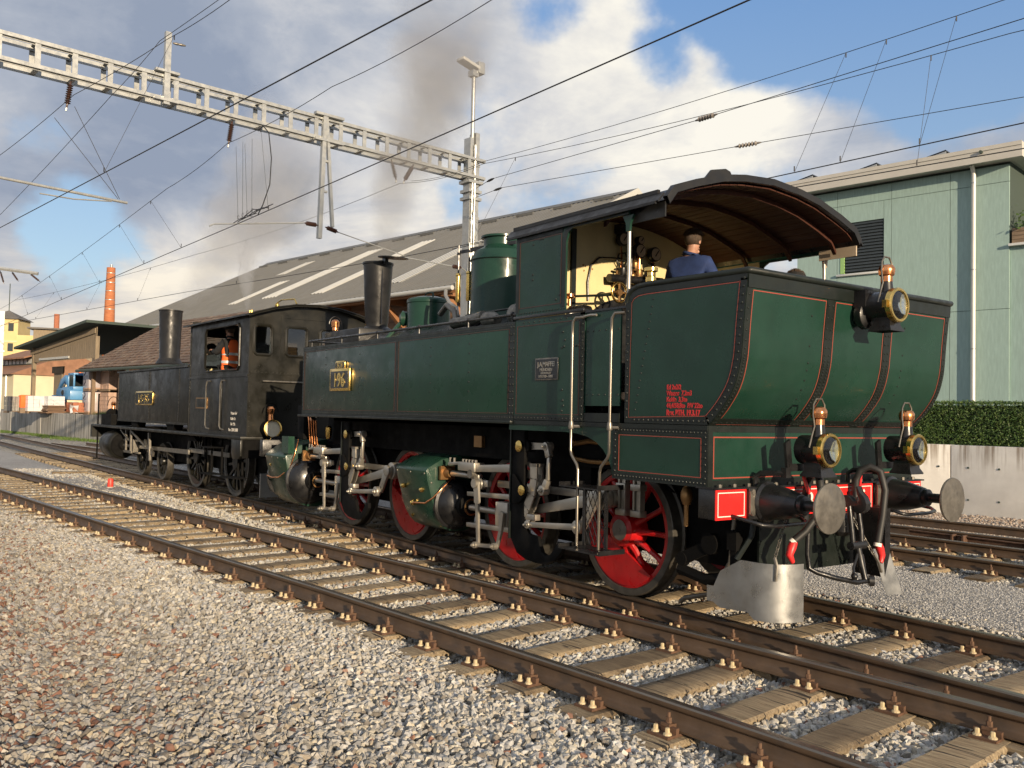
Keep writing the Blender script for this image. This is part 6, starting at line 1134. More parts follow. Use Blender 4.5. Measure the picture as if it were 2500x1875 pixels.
bl2 = Q('head_lamp', G().lathe([(.12, -.2), (.14, -.18), (.15, 0), (.155, .03)], (-5.5, -.9, 1.50), (-1, 0, 0), 24), 'soot'); S(bl2, 'lamp_neck', G().lathe([(.05, .12), (.045, .22), (.06, .24), (.065, .3), (.04, .34)], (-5.4, -.9, 1.50), n=14), 'copper'); S(bl2, 'lamp_handle', G().tube([(-5.4, -.9+.15*math.cos(a*PI/10), 1.72+.25*math.sin(a*PI/10)) for a in range(11)], .009, 6), 'soot'); Q('lamp_post', G().cyl((-5.75, -1.2, .25), (-5.75, -1.2, 2.05), .022, n=8).cyl((-5.75, -1.2, .25), (-5.75, -1.2, .28), .09, n=10), 'soot'); Q('toolbox', G().box(-5.2, -4.2, -1.25, -.7, 1.215, 1.5), 'soot')
Q('cylinder', G().lathe([(.0, -.02), (.33, .0), (.36, .05), (.36, .9), (.33, .95), (.2, 1.0), (.0, 1.02)], (-4.6, -1.08, .72), (1, 0, 0), 32).lathe([(.0, -.02), (.33, .0), (.36, .05), (.36, .9), (.33, .95), (0, 1.0)], (-4.6, 1.08, .72), (1, 0, 0), 32), 'bloco', smooth=40); Q('cylinder_cover', G().lathe([(.30, 0), (.30, .04), (.14, .06), (.10, .12), (0, .12)], (-3.6, -1.08, .72), (1, 0, 0), 28), 'soot'); Q('front_beam', G().box(-5.95, -5.8, -1.34, 1.34, .86, 1.2), 'bloco'); Q('piston_gland', G().cyl((-3.5, -1.08, .72), (-2.6, -1.08, .72), .04, n=10), 'steel2')
def bwheel(x, s, r_, n):
    c = G(); c.lathe([(.0, -.09), (.13*r_/.65, -.09), (.15*r_/.65, -.07), (.15*r_/.65, .06)], (0, 0, 0), (0, 1, 0), 20)
    for i in range(n): a = 2*PI*i/n; u = Vector((math.cos(a), 0, math.sin(a))); v = Vector((-math.sin(a), 0, math.cos(a))); c.obox(u*r_*.5, u*r_*.38, Vector((0, .026, 0)), v*.026)
    c.lathe([(r_-.06, -.055), (r_-.06, .055), (r_-.11, .05), (r_-.11, -.05)], (0, 0, 0), (0, 1, 0), 36, ring=True)
    if r_ > .5: c.prism([((r_-.08)*math.cos(a), (r_-.08)*math.sin(a)) for a in [R(60)+R(70)*k/12 for k in range(13)]], 'y', -.06, .05)
    o = link('wheel', c.mesh('wheel', M['bloco'], 35), B); o.location = (x, s*.75, r_); o.rotation_euler = (0, rnd.uniform(0, 6), 0 if s < 0 else PI)
    link('tyre', G().lathe([(r_-.065, -.06), (r_-.005, -.068), (r_, -.06), (r_, .05), (r_+.028, .06), (r_+.025, .075), (r_-.06, .07)], (0, 0, 0), (0, 1, 0), 44, ring=True).mesh('tyre', M['tyre'], 30), o)
for s in (-1, 1): bwheel(-2.85, s, .43, 10); bwheel(-1.15, s, .43, 10); bwheel(1.25, s, .66, 14); bwheel(3.55, s, .66, 14)
for x, z in ((-2.85, .43), (-1.15, .43), (1.25, .66), (3.55, .66)): Q('axle', G().cyl((x, -.7, z), (x, .7, z), .08, n=12), 'soot')
Q('frame_plate', G().box(-5.7, 5.0, -.64, -.60, .45, 1.15).box(-5.7, 5.0, .60, .64, .45, 1.15).box(-3.4, 4.6, -.6, .6, .5, 1.1), 'soot'); Q('connecting_rod', bar(G(), -2.6, .72, 1.3, .76, 1.0, .07, .10, .04, -1), 'steel2'); Q('coupling_rod', bar(G(), 1.2, .80, 3.6, .80, .95, .09, .09, .04, -1), 'steel2'); Q('slide_bar', bar(bar(G(), -3.5, .86, -2.1, .88, 1.08, .04, None, .06, -1), -3.5, .58, -2.1, .58, 1.08, .04, None, .06, -1), 'steel2'); Q('crosshead', G().box(-2.75, -2.45, -1.14, -1.02, .58, .90), 'steel2')
Q('valve_hanger', G().box(-2.98, -2.92, -1.2, -1.16, .62, 1.15).box(-2.55, -2.49, -1.2, -1.16, .62, 1.15).box(-3.05, -2.42, -1.2, -1.16, .56, .62), 'steel2'); Q('motion_stay', bar(bar(G(), -3.4, 1.12, -2.7, .9, 1.2, .04, None, .03, -1), -2.4, 1.1, -1.2, .78, 1.2, .05, .04, .03, -1), 'steel2'); Q('valve_gear', bar(bar(G(), -1.6, .9, -.9, .6, 1.1, .08, .1, .05, -1), -1.2, 1.1, -1.1, .45, 1.12, .09, .09, .05, -1), 'steel2'); Q('spring_pack', G().prism([(.7, 1.0), (1.8, 1.0), (1.6, 1.1), (.9, 1.1)], 'y', -1.0, -.9).prism([(3.0, 1.0), (4.1, 1.0), (3.9, 1.1), (3.2, 1.1)], 'y', -1.0, -.9), 'soot'); Q('sand_pipe', G().tube([(2.3, -1.0, 1.1), (2.35, -1.0, .7), (2.1, -.9, .3)], .03, 8).tube([(4.6, -1.1, .9), (4.62, -1.1, .5), (4.4, -1.0, .15)], .025, 8), 'soot')
for s in (-1, 1): bf = Q('buffer', G().lathe([(.17, 0), (.13, .05), (.09, .35), (.05, .36), (.05, .5), (.20, .52), (.20, .55)], (5.1, s*.875, 1.02), (1, 0, 0), 24), 'soot')
Q('rear_beam', G().box(4.98, 5.1, -1.3, 1.3, .82, 1.15), 'soot'); Q('snow_plate', G().box(5.2, 5.24, -1.0, 1.0, .12, .55), 'sheet')
# ------------------------------------------------------------------ overhead line
GA = math.atan2(-.9942, .1078)
def gthing(name, label, cat, **k): o = thing(name, label, cat, local=True, **k); return place(o, (-14.85, 6.3, 0), GA)
gy = gthing('catenary_gantry', 'galvanised steel catenary gantry beam spanning the tracks overhead', 'gantry')
def gs_(par, name, g, mt='galv', **k): return sub(par, name, g, M[mt], **k)
for y in (-.22, .22):
    for z in (8.12, 8.60): gs_(gy, 'chord', G().box(-.3, 22, y-.03, y+.03, z-.035, z+.035).box(-.3, 22, y+(.03 if y < 0 else -.045), y+(.045 if y < 0 else -.03), z-.06, z+.06), smooth=None)
for k in range(32):
    x = .25+k*.66
    for y in (-.22, .22): gs_(gy, 'post_plate', G().box(x-.05, x+.05, y-.012, y+.012, 8.155, 8.565), smooth=None)
    gs_(gy, 'cross_batten', G().box(x-.05, x+.05, -.19, .19, 8.075, 8.09).box(x-.04, x+.04, -.19, .19, 8.625, 8.635), smooth=None)
ms = gthing('catenary_mast', 'galvanised catenary mast rising behind the green locomotive', 'mast')
gs_(ms, 'channel', G().box(-.16, -.03, -.14, .14, -.3, 9.36)); gs_(ms, 'channel', G().box(.06, .16, -.14, .14, -.3, 9.2)); 
for k in range(12): gs_(ms, 'tie_plate', G().box(-.18, .18, .14, .155, .5+k*.72, .58+k*.72))
gs_(ms, 'cable_conduit', G().cyl((.02, .18, 0), (.02, .18, 9.0), .04, n=10).cyl((.1, .18, 0), (.1, .18, 8.0), .03, n=10)); gs_(ms, 'foundation', G().box(-.5, .5, -.5, .5, -.5, -.1), 'concrete'); gs_(ms, 'anchor_collar', G().box(-.22, .22, -.2, .2, 7.5, 7.58).box(-.22, .22, -.2, .2, 7.7, 7.78).box(-.25, .25, -.22, .22, 7.95, 8.03))
gs_(ms, 'lamp_pole', G().cyl((.03, .05, 9.0), (.03, .05, 11.0), .055, n=12))
fl_ = gthing('floodlight', 'white floodlight head on top of the catenary mast', 'floodlight'); gs_(fl_, 'lamp_housing', G().obox((.22, .05, 11.20), (.30, 0, .07), (0, .16, 0), (-.01, 0, .045)), 'alu', bevel=.02); gs_(fl_, 'driver_box', G().box(-.24, -.02, -.10, .20, 11.0, 11.32), 'galv', bevel=.015); gs_(fl_, 'bracket', G().box(-.06, .14, -.06, .16, 10.9, 11.06), 'galv')
def ins_geo(p0, p1, n=8, r_=.055):
    p0, p1 = Vector(p0), Vector(p1); l = (p1-p0).length; pr = [(.012, 0), (.02, l*.08)]
    for i in range(n): a = l*(.14+.72*i/n); b = l*.72/n; pr += [(.022, a), (r_, a+b*.45), (r_*.95, a+b*.55), (.022, a+b*.95)]
    return G().lathe(pr+[(.02, l*.92), (.012, l)], p0, p1-p0, 12)
M['insul'] = mat('brown_insulator', (.055, .028, .022), .25, 0, .2, 20); M['wire'] = mat('dark_wire', (.045, .045, .048), .5, .5); M['insgrey'] = mat('grey_insulator', (.22, .20, .18), .4)
d1 = gthing('dropper_post', 'short galvanised post clamped upright through the gantry beam', 'post'); gs_(d1, 'post', G().box(8.34, 8.46, .24, .34, 7.98, 9.50)); gs_(d1, 'clamp', G().box(8.15, 8.65, .23, .36, 8.04, 8.09).box(8.15, 8.65, .23, .36, 8.64, 8.69)); gs_(d1, 'wire_clamp', ins_geo((8.3, .3, 9.3), (8.05, .35, 9.3), 2, .03), 'steel2')
d2 = gthing('drop_support', 'tapered galvanised drop support hanging from the gantry above the black locomotive', 'support')
gs_(d2, 'leg', G().obox((4.72, .29, 7.2), (.05, 0, 0), (0, .05, 0), (-.03, 0, 1.47))); gs_(d2, 'leg', G().obox((4.53, .29, 7.35), (.035, 0, 0), (0, .04, 0), (.12, 0, 1.3))); gs_(d2, 'rung', G().box(4.5, 4.72, .26, .32, 7.55, 7.60).box(4.58, 4.72, .26, .32, 6.83, 6.88)); gs_(d2, 'clamp', G().box(4.2, 4.95, .23, .36, 8.03, 8.09).box(4.2, 4.95, .23, .36, 8.63, 8.69))
st = gthing('steady_arm', 'steady arm with two brown insulators left of the drop support', 'steady arm'); gs_(st, 'insulator', ins_geo((4.80, .30, 6.03), (5.15, .30, 6.03)), 'insul'); gs_(st, 'arm', G().tube([(5.15, .3, 6.03), (7.3, .32, 5.66), (7.4, .32, 5.6)], .016, 8))
st = gthing('steady_arm', 'steady arm with brown insulator right of the drop support', 'steady arm'); gs_(st, 'insulator', ins_geo((4.6, .30, 6.02), (4.25, .30, 5.95)), 'insul'); gs_(st, 'arm', G().tube([(4.25, .3, 5.95), (2.4, .3, 5.66), (2.28, .3, 5.6)], .012, 8))
st = gthing('steady_arm', 'steady arm reaching from the mast towards the chimney', 'steady arm'); gs_(st, 'insulator', ins_geo((.75, .2, 5.60), (.42, .2, 5.60)), 'insul'); gs_(st, 'arm', G().tube([(2.3, .25, 5.62), (.75, .2, 5.60)], .016, 8).tube([(.42, .2, 5.6), (.15, .15, 5.5)], .016, 8))
ct = gthing('cantilever_tube', 'long galvanised cantilever tube reaching in from the left', 'cantilever'); gs_(ct, 'tube', G().tube([(16, .3, 6.1), (11.3, .3, 5.87), (9.1, .3, 5.80)], .028, 10)); gs_(ct, 'steady_rod', G().tube([(9.4, .3, 5.78), (10.1, .3, 5.70), (10.7, .3, 5.70)], .014, 8)); gs_(ct, 'stay_wire', G().tube([(9.25, .3, 5.85), (10.15, .3, 7.50)], .006, 5).tube([(9.28, .3, 5.85), (10.5, .3, 7.2)], .006, 5), 'wire')
for i, (a, b, lab) in enumerate((((10.18, .1, 8.05), (10.24, .1, 7.50), 'brown insulator hanging from the left part of the gantry'), ((6.87, .1, 8.05), (6.94, .1, 7.50), 'brown insulator hanging from the middle of the gantry'), ((2.67, .1, 8.05), (2.51, .1, 7.57), 'left one of the two slanting insulators near the mast'), ((2.0, .1, 8.05), (2.28, .1, 7.58), 'right one of the two slanting insulators near the mast'))):
    o = gthing('hanging_insulator', lab, 'insulator', group='insulators under the gantry'); gs_(o, 'insulator', ins_geo(a, b, 9, .06), 'insul'); gs_(o, 'hanger', G().tube([(a[0], a[1], a[2]+.08), a], .02, 6).tube([b, (b[0]+.01, b[1], b[2]-.06)], .02, 6))
def sag(pts, s):
    out = []
    for a, b in zip(pts, pts[1:]):
        a, b = Vector(a), Vector(b)
        for k in range(8): t = k/8; q = a.lerp(b, t); q.z -= s*4*t*(1-t); out.append(q)
    return out+[Vector(pts[-1])]
def at_x(pts, x):
    for a, b in zip(pts, pts[1:]):
        if min(a.x, b.x) <= x <= max(a.x, b.x) and a.x != b.x: t = (x-a.x)/(b.x-a.x); return a.lerp(b, t)
    return None
def line(label, contact, mess, drops, sc_=0., sm=.05, rc=.0085, rm=.006, extra=()):
    o = thing('overhead_line', label, 'overhead line', contact[0] if contact else mess[0])
    c = sag(contact, sc_) if contact else None; m = sag(mess, sm) if mess else None
    if c: sub(o, 'contact_wire', G().tube(c, rc, 6), M['wire'])
    if m: sub(o, 'messenger_wire', G().tube(m, rm, 6), M['wire'])
    for x in drops:
        a, b = at_x(m, x), at_x(c, x+(rnd.uniform(-.1, .1)))
        if a and b: sub(o, 'dropper_wire', G().tube([a, b], .0035, 5).cyl(b+Vector((0, 0, .02)), b+Vector((0, 0, .10)), .010, n=6).cyl(a-Vector((0, 0, .08)), a, .010, n=6), M['wire'])
    for p in extra: sub(o, 'tension_wire', G().tube(sag(p, .03), .0055, 5), M['wire'])
    return o
line('overhead line above the nearest track at the upper left', [(-36, -7.0, 5.6), (-17.12, -4.58, 5.6), (-5.9, -3.12, 5.6), (-1.76, -2.59, 5.6), (5, -1.9, 5.6), (12, -1.4, 5.6)], [(-36, -7.0, 7.0), (-16.26, -4.72, 7.0), (-12.13, -3.99, 7.3), (-10.76, -2.74, 8.2), (-8.58, -2.36, 8.2), (2, -.6, 7.8)], (-20, -10.5, -26), 0, .03, extra=([(-34, -6.6, 6.2), (-18.84, -4.43, 6.2), (-11.77, -3.44, 7.3), (-10.94, -2.83, 8.2), (-4, -1.7, 8.4)],))
line('overhead line running above the two locomotives', [(-72, -2.4, 5.6), (-44.65, -1.62, 5.6), (-17.99, -.8, 5.6), (-13.58, -.64, 5.6), (-4.36, -.37, 5.6), (.08, -.26, 5.6), (12, 0, 5.6)], [(-72, -2.5, 6.6), (-42.13, -1.68, 6.4), (-15.41, -1.5, 6.65), (-13.24, -.85, 7.3), (-8.53, -.6, 7.2), (-4.23, -.26, 7.2), (8, .2, 7.2)], (-38, -31, -25, -20, -16.8, -11.5), 0, .06)
line('overhead line above the track behind the green locomotive', [(-60, -2.6, 5.6), (-44.65, -1.62, 5.6), (-25.07, 1.73, 5.6), (-19.38, 2.92, 5.6), (-14.3, 3.9, 5.6), (-10.09, 4.46, 5.6), (-3.8, 5.65, 5.6), (-.47, 6.28, 5.6), (8, 7.6, 5.6)], [(-46, -1.0, 7.0), (-25, 2.0, 6.9), (-14.6, 4.0, 7.55), (-12.8, 5.33, 7.9), (-.77, 6.5, 7.4), (8, 7.5, 7.4)], (-40, -34, -29, -22, -11.6, -1.9), 0, .12)
line('overhead line above the farthest track at the upper right', [(-12.5, 4.3, 5.6), (-3.74, 4.85, 5.6), (.03, 5.17, 5.6), (8, 5.8, 5.6)], [(-14.4, 4.2, 7.6), (-13.23, 5.61, 8.1), (-.73, 6.23, 7.8), (8, 6.5, 7.8)], (-3.2, -2.5, -1.4), 0, .10)
for lab, pts, xi in (('anchor wire with grey insulator, upper one right of the mast', [(-14.7, 6.2, 7.72), (-12.91, 5.66, 7.6), (-6.18, 5.86, 7.4), (-.21, 5.7, 7.2), (8, 5.6, 7.0)], -6.0), ('anchor wire with grey insulator, lower one right of the mast', [(-14.7, 6.3, 7.55), (-12.83, 5.9, 7.4), (-6.55, 7.49, 7.3), (-1.59, 8.72, 7.2), (8, 10.6, 7.1)], -6.4)):
    o = thing('anchor_wire', lab, 'wire', pts[0]); p = [Vector(q) for q in pts]; sub(o, 'wire', G().tube(p, .0065, 6), M['wire']); a, b = at_x(p, xi-.28), at_x(p, xi+.28); sub(o, 'insulator', ins_geo(a, b, 6, .05), M['insgrey']); a, b = at_x(p, -13.3), at_x(p, -12.8); sub(o, 'turnbuckle', G().tube([a, a.lerp(b, .3), a.lerp(b, .7), b], [.012, .03, .03, .012], 6), M['wire'])
o = thing('wire_splice', 'tangle of clamps and loose wires on the overhead line above the black locomotive', 'clamp', (-12.8, -.6, 5.6)); g = G()
for k in range(7): a = Vector((-13.3+k*.24, -.64+rnd.uniform(-.03, .03), 5.62+rnd.uniform(0, .05))); g.tube([a, a+Vector((.45, .02, .02+rnd.uniform(-.02, .06))), a+Vector((.8, .03, 0))], .009, 5)
sub(o, 'clamp_bars', g, M['wire'])
for k in range(4): x = -13.1+k*.28; sub(o, 'hanger_wire', G().tube([(x, -.62, 5.68), (x+(.05 if k % 2 else -.1), -.68, 7.18 if k > 1 else 7.25)], .0035, 5).tube([(x+.06*math.cos(a*.7), -.62, 5.74+.04*math.sin(a*.7)) for a in range(9)], .004, 5), M['wire'])
o = thing('jumper_cable', 'curved jumper cable hanging from the gantry to the contact wire', 'cable', (-11.5, -.5, 5.6)); sub(o, 'cable', G().tube([(-11.75, -.72, 7.22), (-11.55, -.70, 7.28), (-11.35, -.65, 7.1), (-11.3, -.6, 6.6), (-11.4, -.58, 6.1), (-11.7, -.6, 5.75), (-11.95, -.60, 5.61)], .011, 6), M['wire'])
# far portal at the left edge
o = thing('far_mast', 'distant catenary mast at the left picture edge', 'mast', (-49.5, -1.2, 0)); sub(o, 'post', G().box(-49.65, -49.4, -1.35, -1.1, -.3, 6.7), M['galv']); sub(o, 'collar', G().box(-49.7, -49.35, -1.4, -1.05, 4.5, 4.6), M['galv'])
o = thing('far_gantry', 'distant gantry beam with three slanting insulators at the left edge', 'gantry', (-50, .5, 8)); sub(o, 'beam', G().tube([(-50.5, -5, 9.3), (-48.3, .27, 8.76)], .10, 6), M['galv'])
for k, (p_, q_) in enumerate((((-49.5, -1.4, 8.9), (-49.36, -1.2, 8.17)), ((-49.1, -.9, 8.85), (-48.9, -.57, 8.32)), ((-48.6, -.1, 8.78), (-48.2, .37, 8.32)))): sub(o, 'insulator', ins_geo(p_, q_, 8, .06), M['insul'])
M['capbrown'] = mat('grey_brown_tweed', (.055, .045, .038), .9, 0, .4, 60, .3, 150)
# ------------------------------------------------------------------ people
def skin(name, V_, E_, mt, parent, root=0, lev=2, extra=None):
    me = bpy.data.meshes.new(name); me.from_pydata([v[0] for v in V_], E_, []); o = bpy.data.objects.new('tmp', me); COL.objects.link(o)
    md = o.modifiers.new('s', 'SKIN'); md.use_smooth_shade = True
    for i, v in enumerate(V_): r_ = v[1] if isinstance(v[1], tuple) else (v[1], v[1]); me.skin_vertices[0].data[i].radius = r_; me.skin_vertices[0].data[i].use_root = (i == root)
    sd_ = o.modifiers.new('d', 'SUBSURF'); sd_.levels = lev; sd_.render_levels = lev
    bpy.context.view_layer.update(); m2 = bpy.data.meshes.new_from_object(o.evaluated_get(bpy.context.evaluated_depsgraph_get())); bpy.data.objects.remove(o)
    if extra:
        bm = bmesh.new(); bm.from_mesh(m2); t = extra.mesh('x', None, 60); bm.from_mesh(t); bm.to_mesh(m2); bm.free()
    m2.name = name; m2.materials.clear(); m2.materials.append(mt)
    for p in m2.polygons: p.use_smooth = True
    return link(name, m2, parent)
def person(label, loc, face, jacket, trousers, hair=None, cap=None, arms=None, seated=False, lean=0., vest=False, turn=0.):
    """local frame: x right, y ahead, z up, feet at z = 0"""
    p = thing('person', label, 'person', local=True); place(p, loc, face-PI/2)
    hz = .52 if seated else .93; dz = hz-.93
    def T(x, y, z): return (x, y+lean*(z-.93 if z > .93 else 0), z+dz)
    ar = arms or [((.235, .03, 1.17), (.19, .26, 1.07)), ((-.235, .03, 1.17), (-.19, .26, 1.07))]
    V_ = [(T(0, 0, .93), (.15, .11)), (T(0, 0, 1.13), (.13, .095)), (T(0, .0, 1.33), (.165, .11)), (T(0, -.005, 1.47), (.075, .07)), (T(0, .005, 1.54), .056), (T(0, .03, 1.60), (.066, .078)), (T(0, .035, 1.67), (.074, .092)), (T(0, .02, 1.735), (.056, .066))]; E_ = [(i, i+1) for i in range(7)]
    def add(prev, pos, r_): V_.append((pos, r_)); E_.append((prev, len(V_)-1)); return len(V_)-1
    Va, Ea = [(V_[0][0], (.18, .135)), (V_[1][0], (.165, .125)), (V_[2][0], (.195, .135)), (T(0, -.01, 1.455), (.115, .085)), (T(0, -.01, 1.50), (.078, .072))], [(0, 1), (1, 2), (2, 3), (3, 4)]
    for (el, wr), sx in zip(ar, (1, -1)):
        sh = add(2, T(sx*.185, -.01, 1.415), .055); e = add(sh, T(*el), .042); w_ = add(e, T(*wr), .028)
        d = (Vector(T(*wr))-Vector(T(*el))).normalized(); q = Vector(T(*wr)); side = d.cross(Vector((0, 0, 1))).normalized(); k = add(w_, q+d*.07, (.036, .018))
        for j, (off, ln_) in enumerate(((-.028, .075), (-.009, .085), (.010, .08), (.028, .062))): a = add(k, q+d*.10+side*off, .009); b = add(a, q+d*(.10+ln_*.55)+side*off+Vector((0, 0, -.015)), .0085); add(b, q+d*(.10+ln_*.8)+side*off+Vector((0, 0, -.04)), .007)
        th = add(w_, q+d*.045+side*.035*sx*-1+Vector((0, 0, -.01)), .011); add(th, q+d*.085+side*.045*sx*-1+Vector((0, 0, -.03)), .0085)
        def adda(prev, pos, r_): Va.append((pos, r_)); Ea.append((prev, len(Va)-1)); return len(Va)-1
        s2 = adda(2, T(sx*.195, -.01, 1.405), .085); e2 = adda(s2, T(*el), .066); adda(e2, Vector(T(*wr))-d*.02, .048)
    Vt, Et = [(V_[0][0], (.17, .125))], []
    for sx in (1, -1):
        if seated: kn, an, to = (sx*.12, .42, hz+.0), (sx*.12, .40, .08), (sx*.13, .55, .04)
        else: kn, an, to = (sx*.10, .02, .50), (sx*.10, -.02, .09), (sx*.12, .12, .04)
        h_ = add(0, (sx*.09, .0, hz-.05), .085); k = add(h_, kn, .06); a = add(k, an, .042); add(a, to, (.045, .03))
        n0 = len(Vt); Vt += [((sx*.09, .0, hz-.05), .105), (kn, .082), ((an[0], an[1], an[2]+.02), .07)]; Et += [(0, n0), (n0, n0+1), (n0+1, n0+2)]
    ex = G(); hc = Vector(T(0, .035, 1.655))
    for sx in (1, -1): ex.ball(hc+Vector((sx*.076, -.012, -.005)), .028, 10, .35, .75, 1.15); ex.ball(hc+Vector((sx*.030, .088, .012)), .012, 8)
    ex.ball(hc+Vector((0, .105, -.018)), .018, 8, .8, 1., 1.5); ex.ball(hc+Vector((0, .092, -.062)), .024, 8, 1.2, .5, .35); ex.ball(hc+Vector((0, .075, -.095)), .032, 8, 1, .8, .7)
    bd = skin('body', V_, E_, M['skin'], p, extra=ex); skin('trousers', Vt, Et, trousers, p); skin('jacket', Va, Ea, jacket, p)
    sub(p, 'collar', G().tube([Vector(T(0, -.005, 1.50))+Vector((.072*math.cos(a*PI/8), .068*math.sin(a*PI/8), .012+.02*math.sin(a*PI/8-1.57))) for a in range(16)], .020, 6, closed=True), jacket, smooth=80)
    for sx in (1, -1): sub(p, 'shoe', G().ball((sx*.115, .08+(.40 if seated else 0), .05), .05, 12, 1., 2.6, 1.), M['rubber'])
    if hair:
        r2 = random.Random(3); g = G(); g.ball(hc+Vector((0, -.016, .026)), .096, 22, .93, 1.08, .98)
        for _ in range(420):
            a, b = r2.uniform(0, 2*PI), r2.uniform(.0, 1.25); n_ = Vector((math.sin(b)*math.cos(a), math.sin(b)*math.sin(a)*1.08, math.cos(b))); q = hc+Vector((0, -.016, .026))+n_*.093; t_ = (n_+Vector((r2.gauss(0, .6), r2.gauss(.1, .6), r2.gauss(0, .3)))).normalized(); g.tube([q, q+t_*.022, q+t_*.03+Vector((0, .012, .004))], [.006, .004, .001], 4)
        # keep the face and nape free
        sub(p, 'hair', g, hair, smooth=70)
    if cap:
        g = G(); g.ball(hc+Vector((0, -.01, .062)), .112, 20, .98, 1.12, .55); g.ball(hc+Vector((0, .10, .045)), .075, 14, 1.0, .75, .18); sub(p, 'flat_cap', g, cap, smooth=80)
    if vest:
        sub(p, 'hi_vis_vest', G().loft([[Vector(T(0, 0, z))+Vector((rx*math.cos(a*PI/10), ry*math.sin(a*PI/10), 0)) for a in range(20)] for z, rx, ry in ((.80, .185, .145), (.95, .188, .142), (1.13, .172, .132), (1.33, .203, .143), (1.42, .175, .125), (1.47, .12, .10))], True), M['hivis'], smooth=80)
        for z, rx, ry in ((1.0, .19, .145), (1.16, .18, .138)): sub(p, 'reflective_band', G().loft([[Vector(T(0, 0, z+q))+Vector((rx*math.cos(a*PI/10), ry*math.sin(a*PI/10), 0)) for a in range(20)] for q in (0, .05)], True), M['reflect'], smooth=80)
    return p
person('man in a blue work jacket seen from behind in the open cab', (-1.03, .16, 1.92), R(106), M['bluecloth'], M['coalcap'], hair=M['hair'], lean=.10, arms=[((.27, .10, 1.17), (.20, .32, 1.05)), ((-.27, .06, 1.17), (-.16, .30, 1.02))])
person('crew member in a grey-brown flat cap, left of the two above the bunker rim', (-.62, .70, 1.92), R(150), M['coalcap'], M['coalcap'], cap=M['capbrown'], hair=M['hair'], seated=True)
person('crew member in a black cap, right of the two above the bunker rim', (-.42, 1.12, 1.92), R(120), M['coalcap'], M['coalcap'], cap=M['coalcap'], hair=M['hair'], seated=True)
person('driver in cap and orange hi-vis vest at the side window of the black locomotive', (-12.15, -1.0, 1.60), R(200), M['coalcap'], M['coalcap'], cap=M['coalcap'], hair=M['hair'], vest=True, arms=[((.24, .16, 1.20), (.10, .36, 1.28)), ((-.24, .12, 1.20), (-.14, .36, 1.26))])
# ------------------------------------------------------------------ small things on the ground
M['marker'] = mat('red_marker_paint', (.75, .06, .04), .45, 0, .1, 10)
o = thing('track_marker', 'small red marker post standing between the tracks', 'marker', local=True); place(o, (-17.15, -2.1, -.20), 0); sub(o, 'post', G().lathe([(.06, 0), (.065, .03), (.065, .17), (.05, .205), (.0, .215)], (0, 0, 0), n=18), M['marker']); sub(o, 'base', G().lathe([(.085, -.02), (.085, .015)], (0, 0, 0), n=14), M['concrete'])
M['dryleaf'] = mat('dry_leaf', (.36, .155, .065), .6, 0, .3, 30)
def leaf(label, loc, rz, k):
    g = G(); c = []
    for i in range(9):
        t = i/8; w2 = k*.42*math.sin(PI*min(1, t*1.02))**.8*(1+.25*math.sin(i*2.6)); c.append([(x*w2, (t-.5)*k, .25*k*abs(x)**1.6+.12*k*math.sin(t*3)) for x in (-1, -.5, 0, .5, 1)])
    g.loft(c); o = thing('fallen_leaf', label, 'leaf', group='dry leaves on the ballast', local=True); place(o, loc, rz); sub(o, 'blade', g, M['dryleaf'], smooth=80); sub(o, 'stalk', G().tube([(0, k*.45, .02), (.01, k*.8, .03)], .003, 5), M['dryleaf']); return o
leaf('curled brown maple leaf lying on the ballast in the lower left', (-1.72, -5.17, -.185), 1.0, .085); leaf('darker folded leaf at the left edge of the ballast', (-.95, -6.0, -.19), 2.3, .07); leaf('small orange leaf among the red stones', (.55, -5.45, -.19), .3, .05)
o = thing('loose_plank', 'weathered plank lying on the gravel between the tracks at the left', 'plank', local=True); place(o, (-22.1, -2.15, -.20), R(82)); sub(o, 'board', G().box(-.45, .45, -.13, .13, 0, .06), M['sleeper'], bevel=.006)
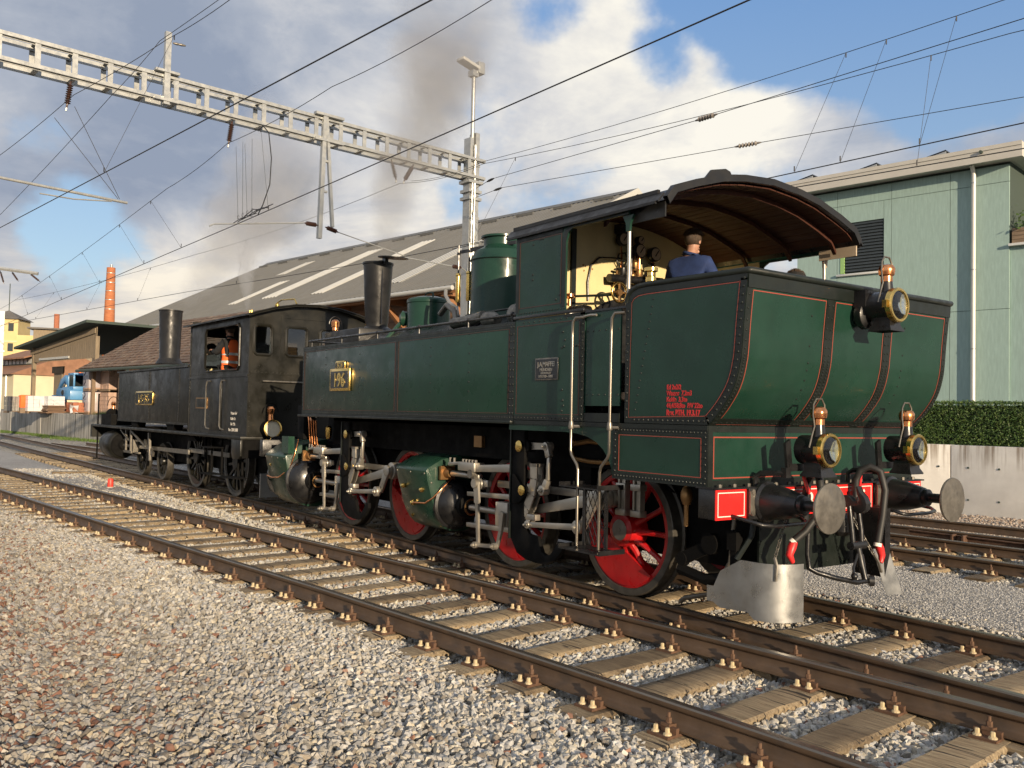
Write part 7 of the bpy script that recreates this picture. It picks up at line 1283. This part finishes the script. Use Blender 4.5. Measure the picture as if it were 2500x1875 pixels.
# ------------------------------------------------------------------ smoke and steam
def plume(name, label, base, top, r0, r1, dens, col, ns, seed, lo=.42, bend=(0, 0)):
    base, top = Vector(base), Vector(top); h_ = (top-base).length; m = bpy.data.materials.new(name); m.use_nodes = True; t = N(m.node_tree); t.n.clear()
    co = t.new('ShaderNodeTexCoord').outputs['Object']; xyz = t.new('ShaderNodeSeparateXYZ', ins={0: co}).outputs; f_ = t.math('DIVIDE', xyz[2], h_)
    wx = t.math('MULTIPLY', t.math('SUBTRACT', t.noise(t.vmath('MULTIPLY', co, (.2, .2, 1.)), 1.1, 3), .5), t.math('MULTIPLY', f_, r1*.9))
    rad = t.vmath('LENGTH', t.new('ShaderNodeCombineXYZ', ins={0: t.math('ADD', xyz[0], wx), 1: t.math('ADD', xyz[1], wx)}).outputs[0])
    rn = t.math('DIVIDE', rad, t.math('ADD', r0, t.math('MULTIPLY', t.math('POWER', f_, .8), r1-r0)))
    n_ = t.noise(t.vmath('ADD', co, (seed, seed*2, 0)), ns, 6, .6, .6)
    body = t.rng(t.math('SUBTRACT', n_, t.math('MULTIPLY', t.math('POWER', rn, 2.), .45)), lo-.22, lo+.12)
    d = t.math('MULTIPLY', t.math('MULTIPLY', body, t.rng(rn, 1., .55)), t.math('MULTIPLY', t.rng(f_, 0., .05), t.rng(f_, 1., .55)))
    pv = t.new('ShaderNodeVolumePrincipled', ins={'Color': (*col, 1), 'Density': t.math('MULTIPLY', d, dens), 'Anisotropy': .25}); t.l.new(pv.outputs[0], t.new('ShaderNodeOutputMaterial').inputs['Volume'])
    g = G().lathe([(r0*1.1, 0)]+[((r0+(r1-r0)*(k/8)**.8)*1.08, h_*k/8) for k in range(1, 9)], (0, 0, 0), n=20); o = g.build(name, m, kind='stuff'); o.location = base; o.rotation_euler = (top-base).to_track_quat('Z', 'Y').to_euler(); tag(o, label, 'smoke'); return o
plume('chimney_smoke', 'grey-brown smoke rising from the green locomotive chimney', (-7.72, -.02, 4.22), (-7.5, 1.25, 9.2), .16, 1.75, 1.0, (.62, .58, .53), .75, 3.)
plume('steam_cloud', 'pale steam cloud drifting above the black locomotive chimney', (-19.4, -.05, 4.4), (-16.6, 2.6, 9.5), .3, 2.9, .75, (.93, .91, .88), .42, 11.)
plume('steam_wisp', 'thin white steam wisp from the safety valve on the black locomotive roof', (-13.25, -.3, 3.8), (-13.6, -.3, 5.6), .06, .45, 2.2, (.95, .95, .95), 2.2, 21.)
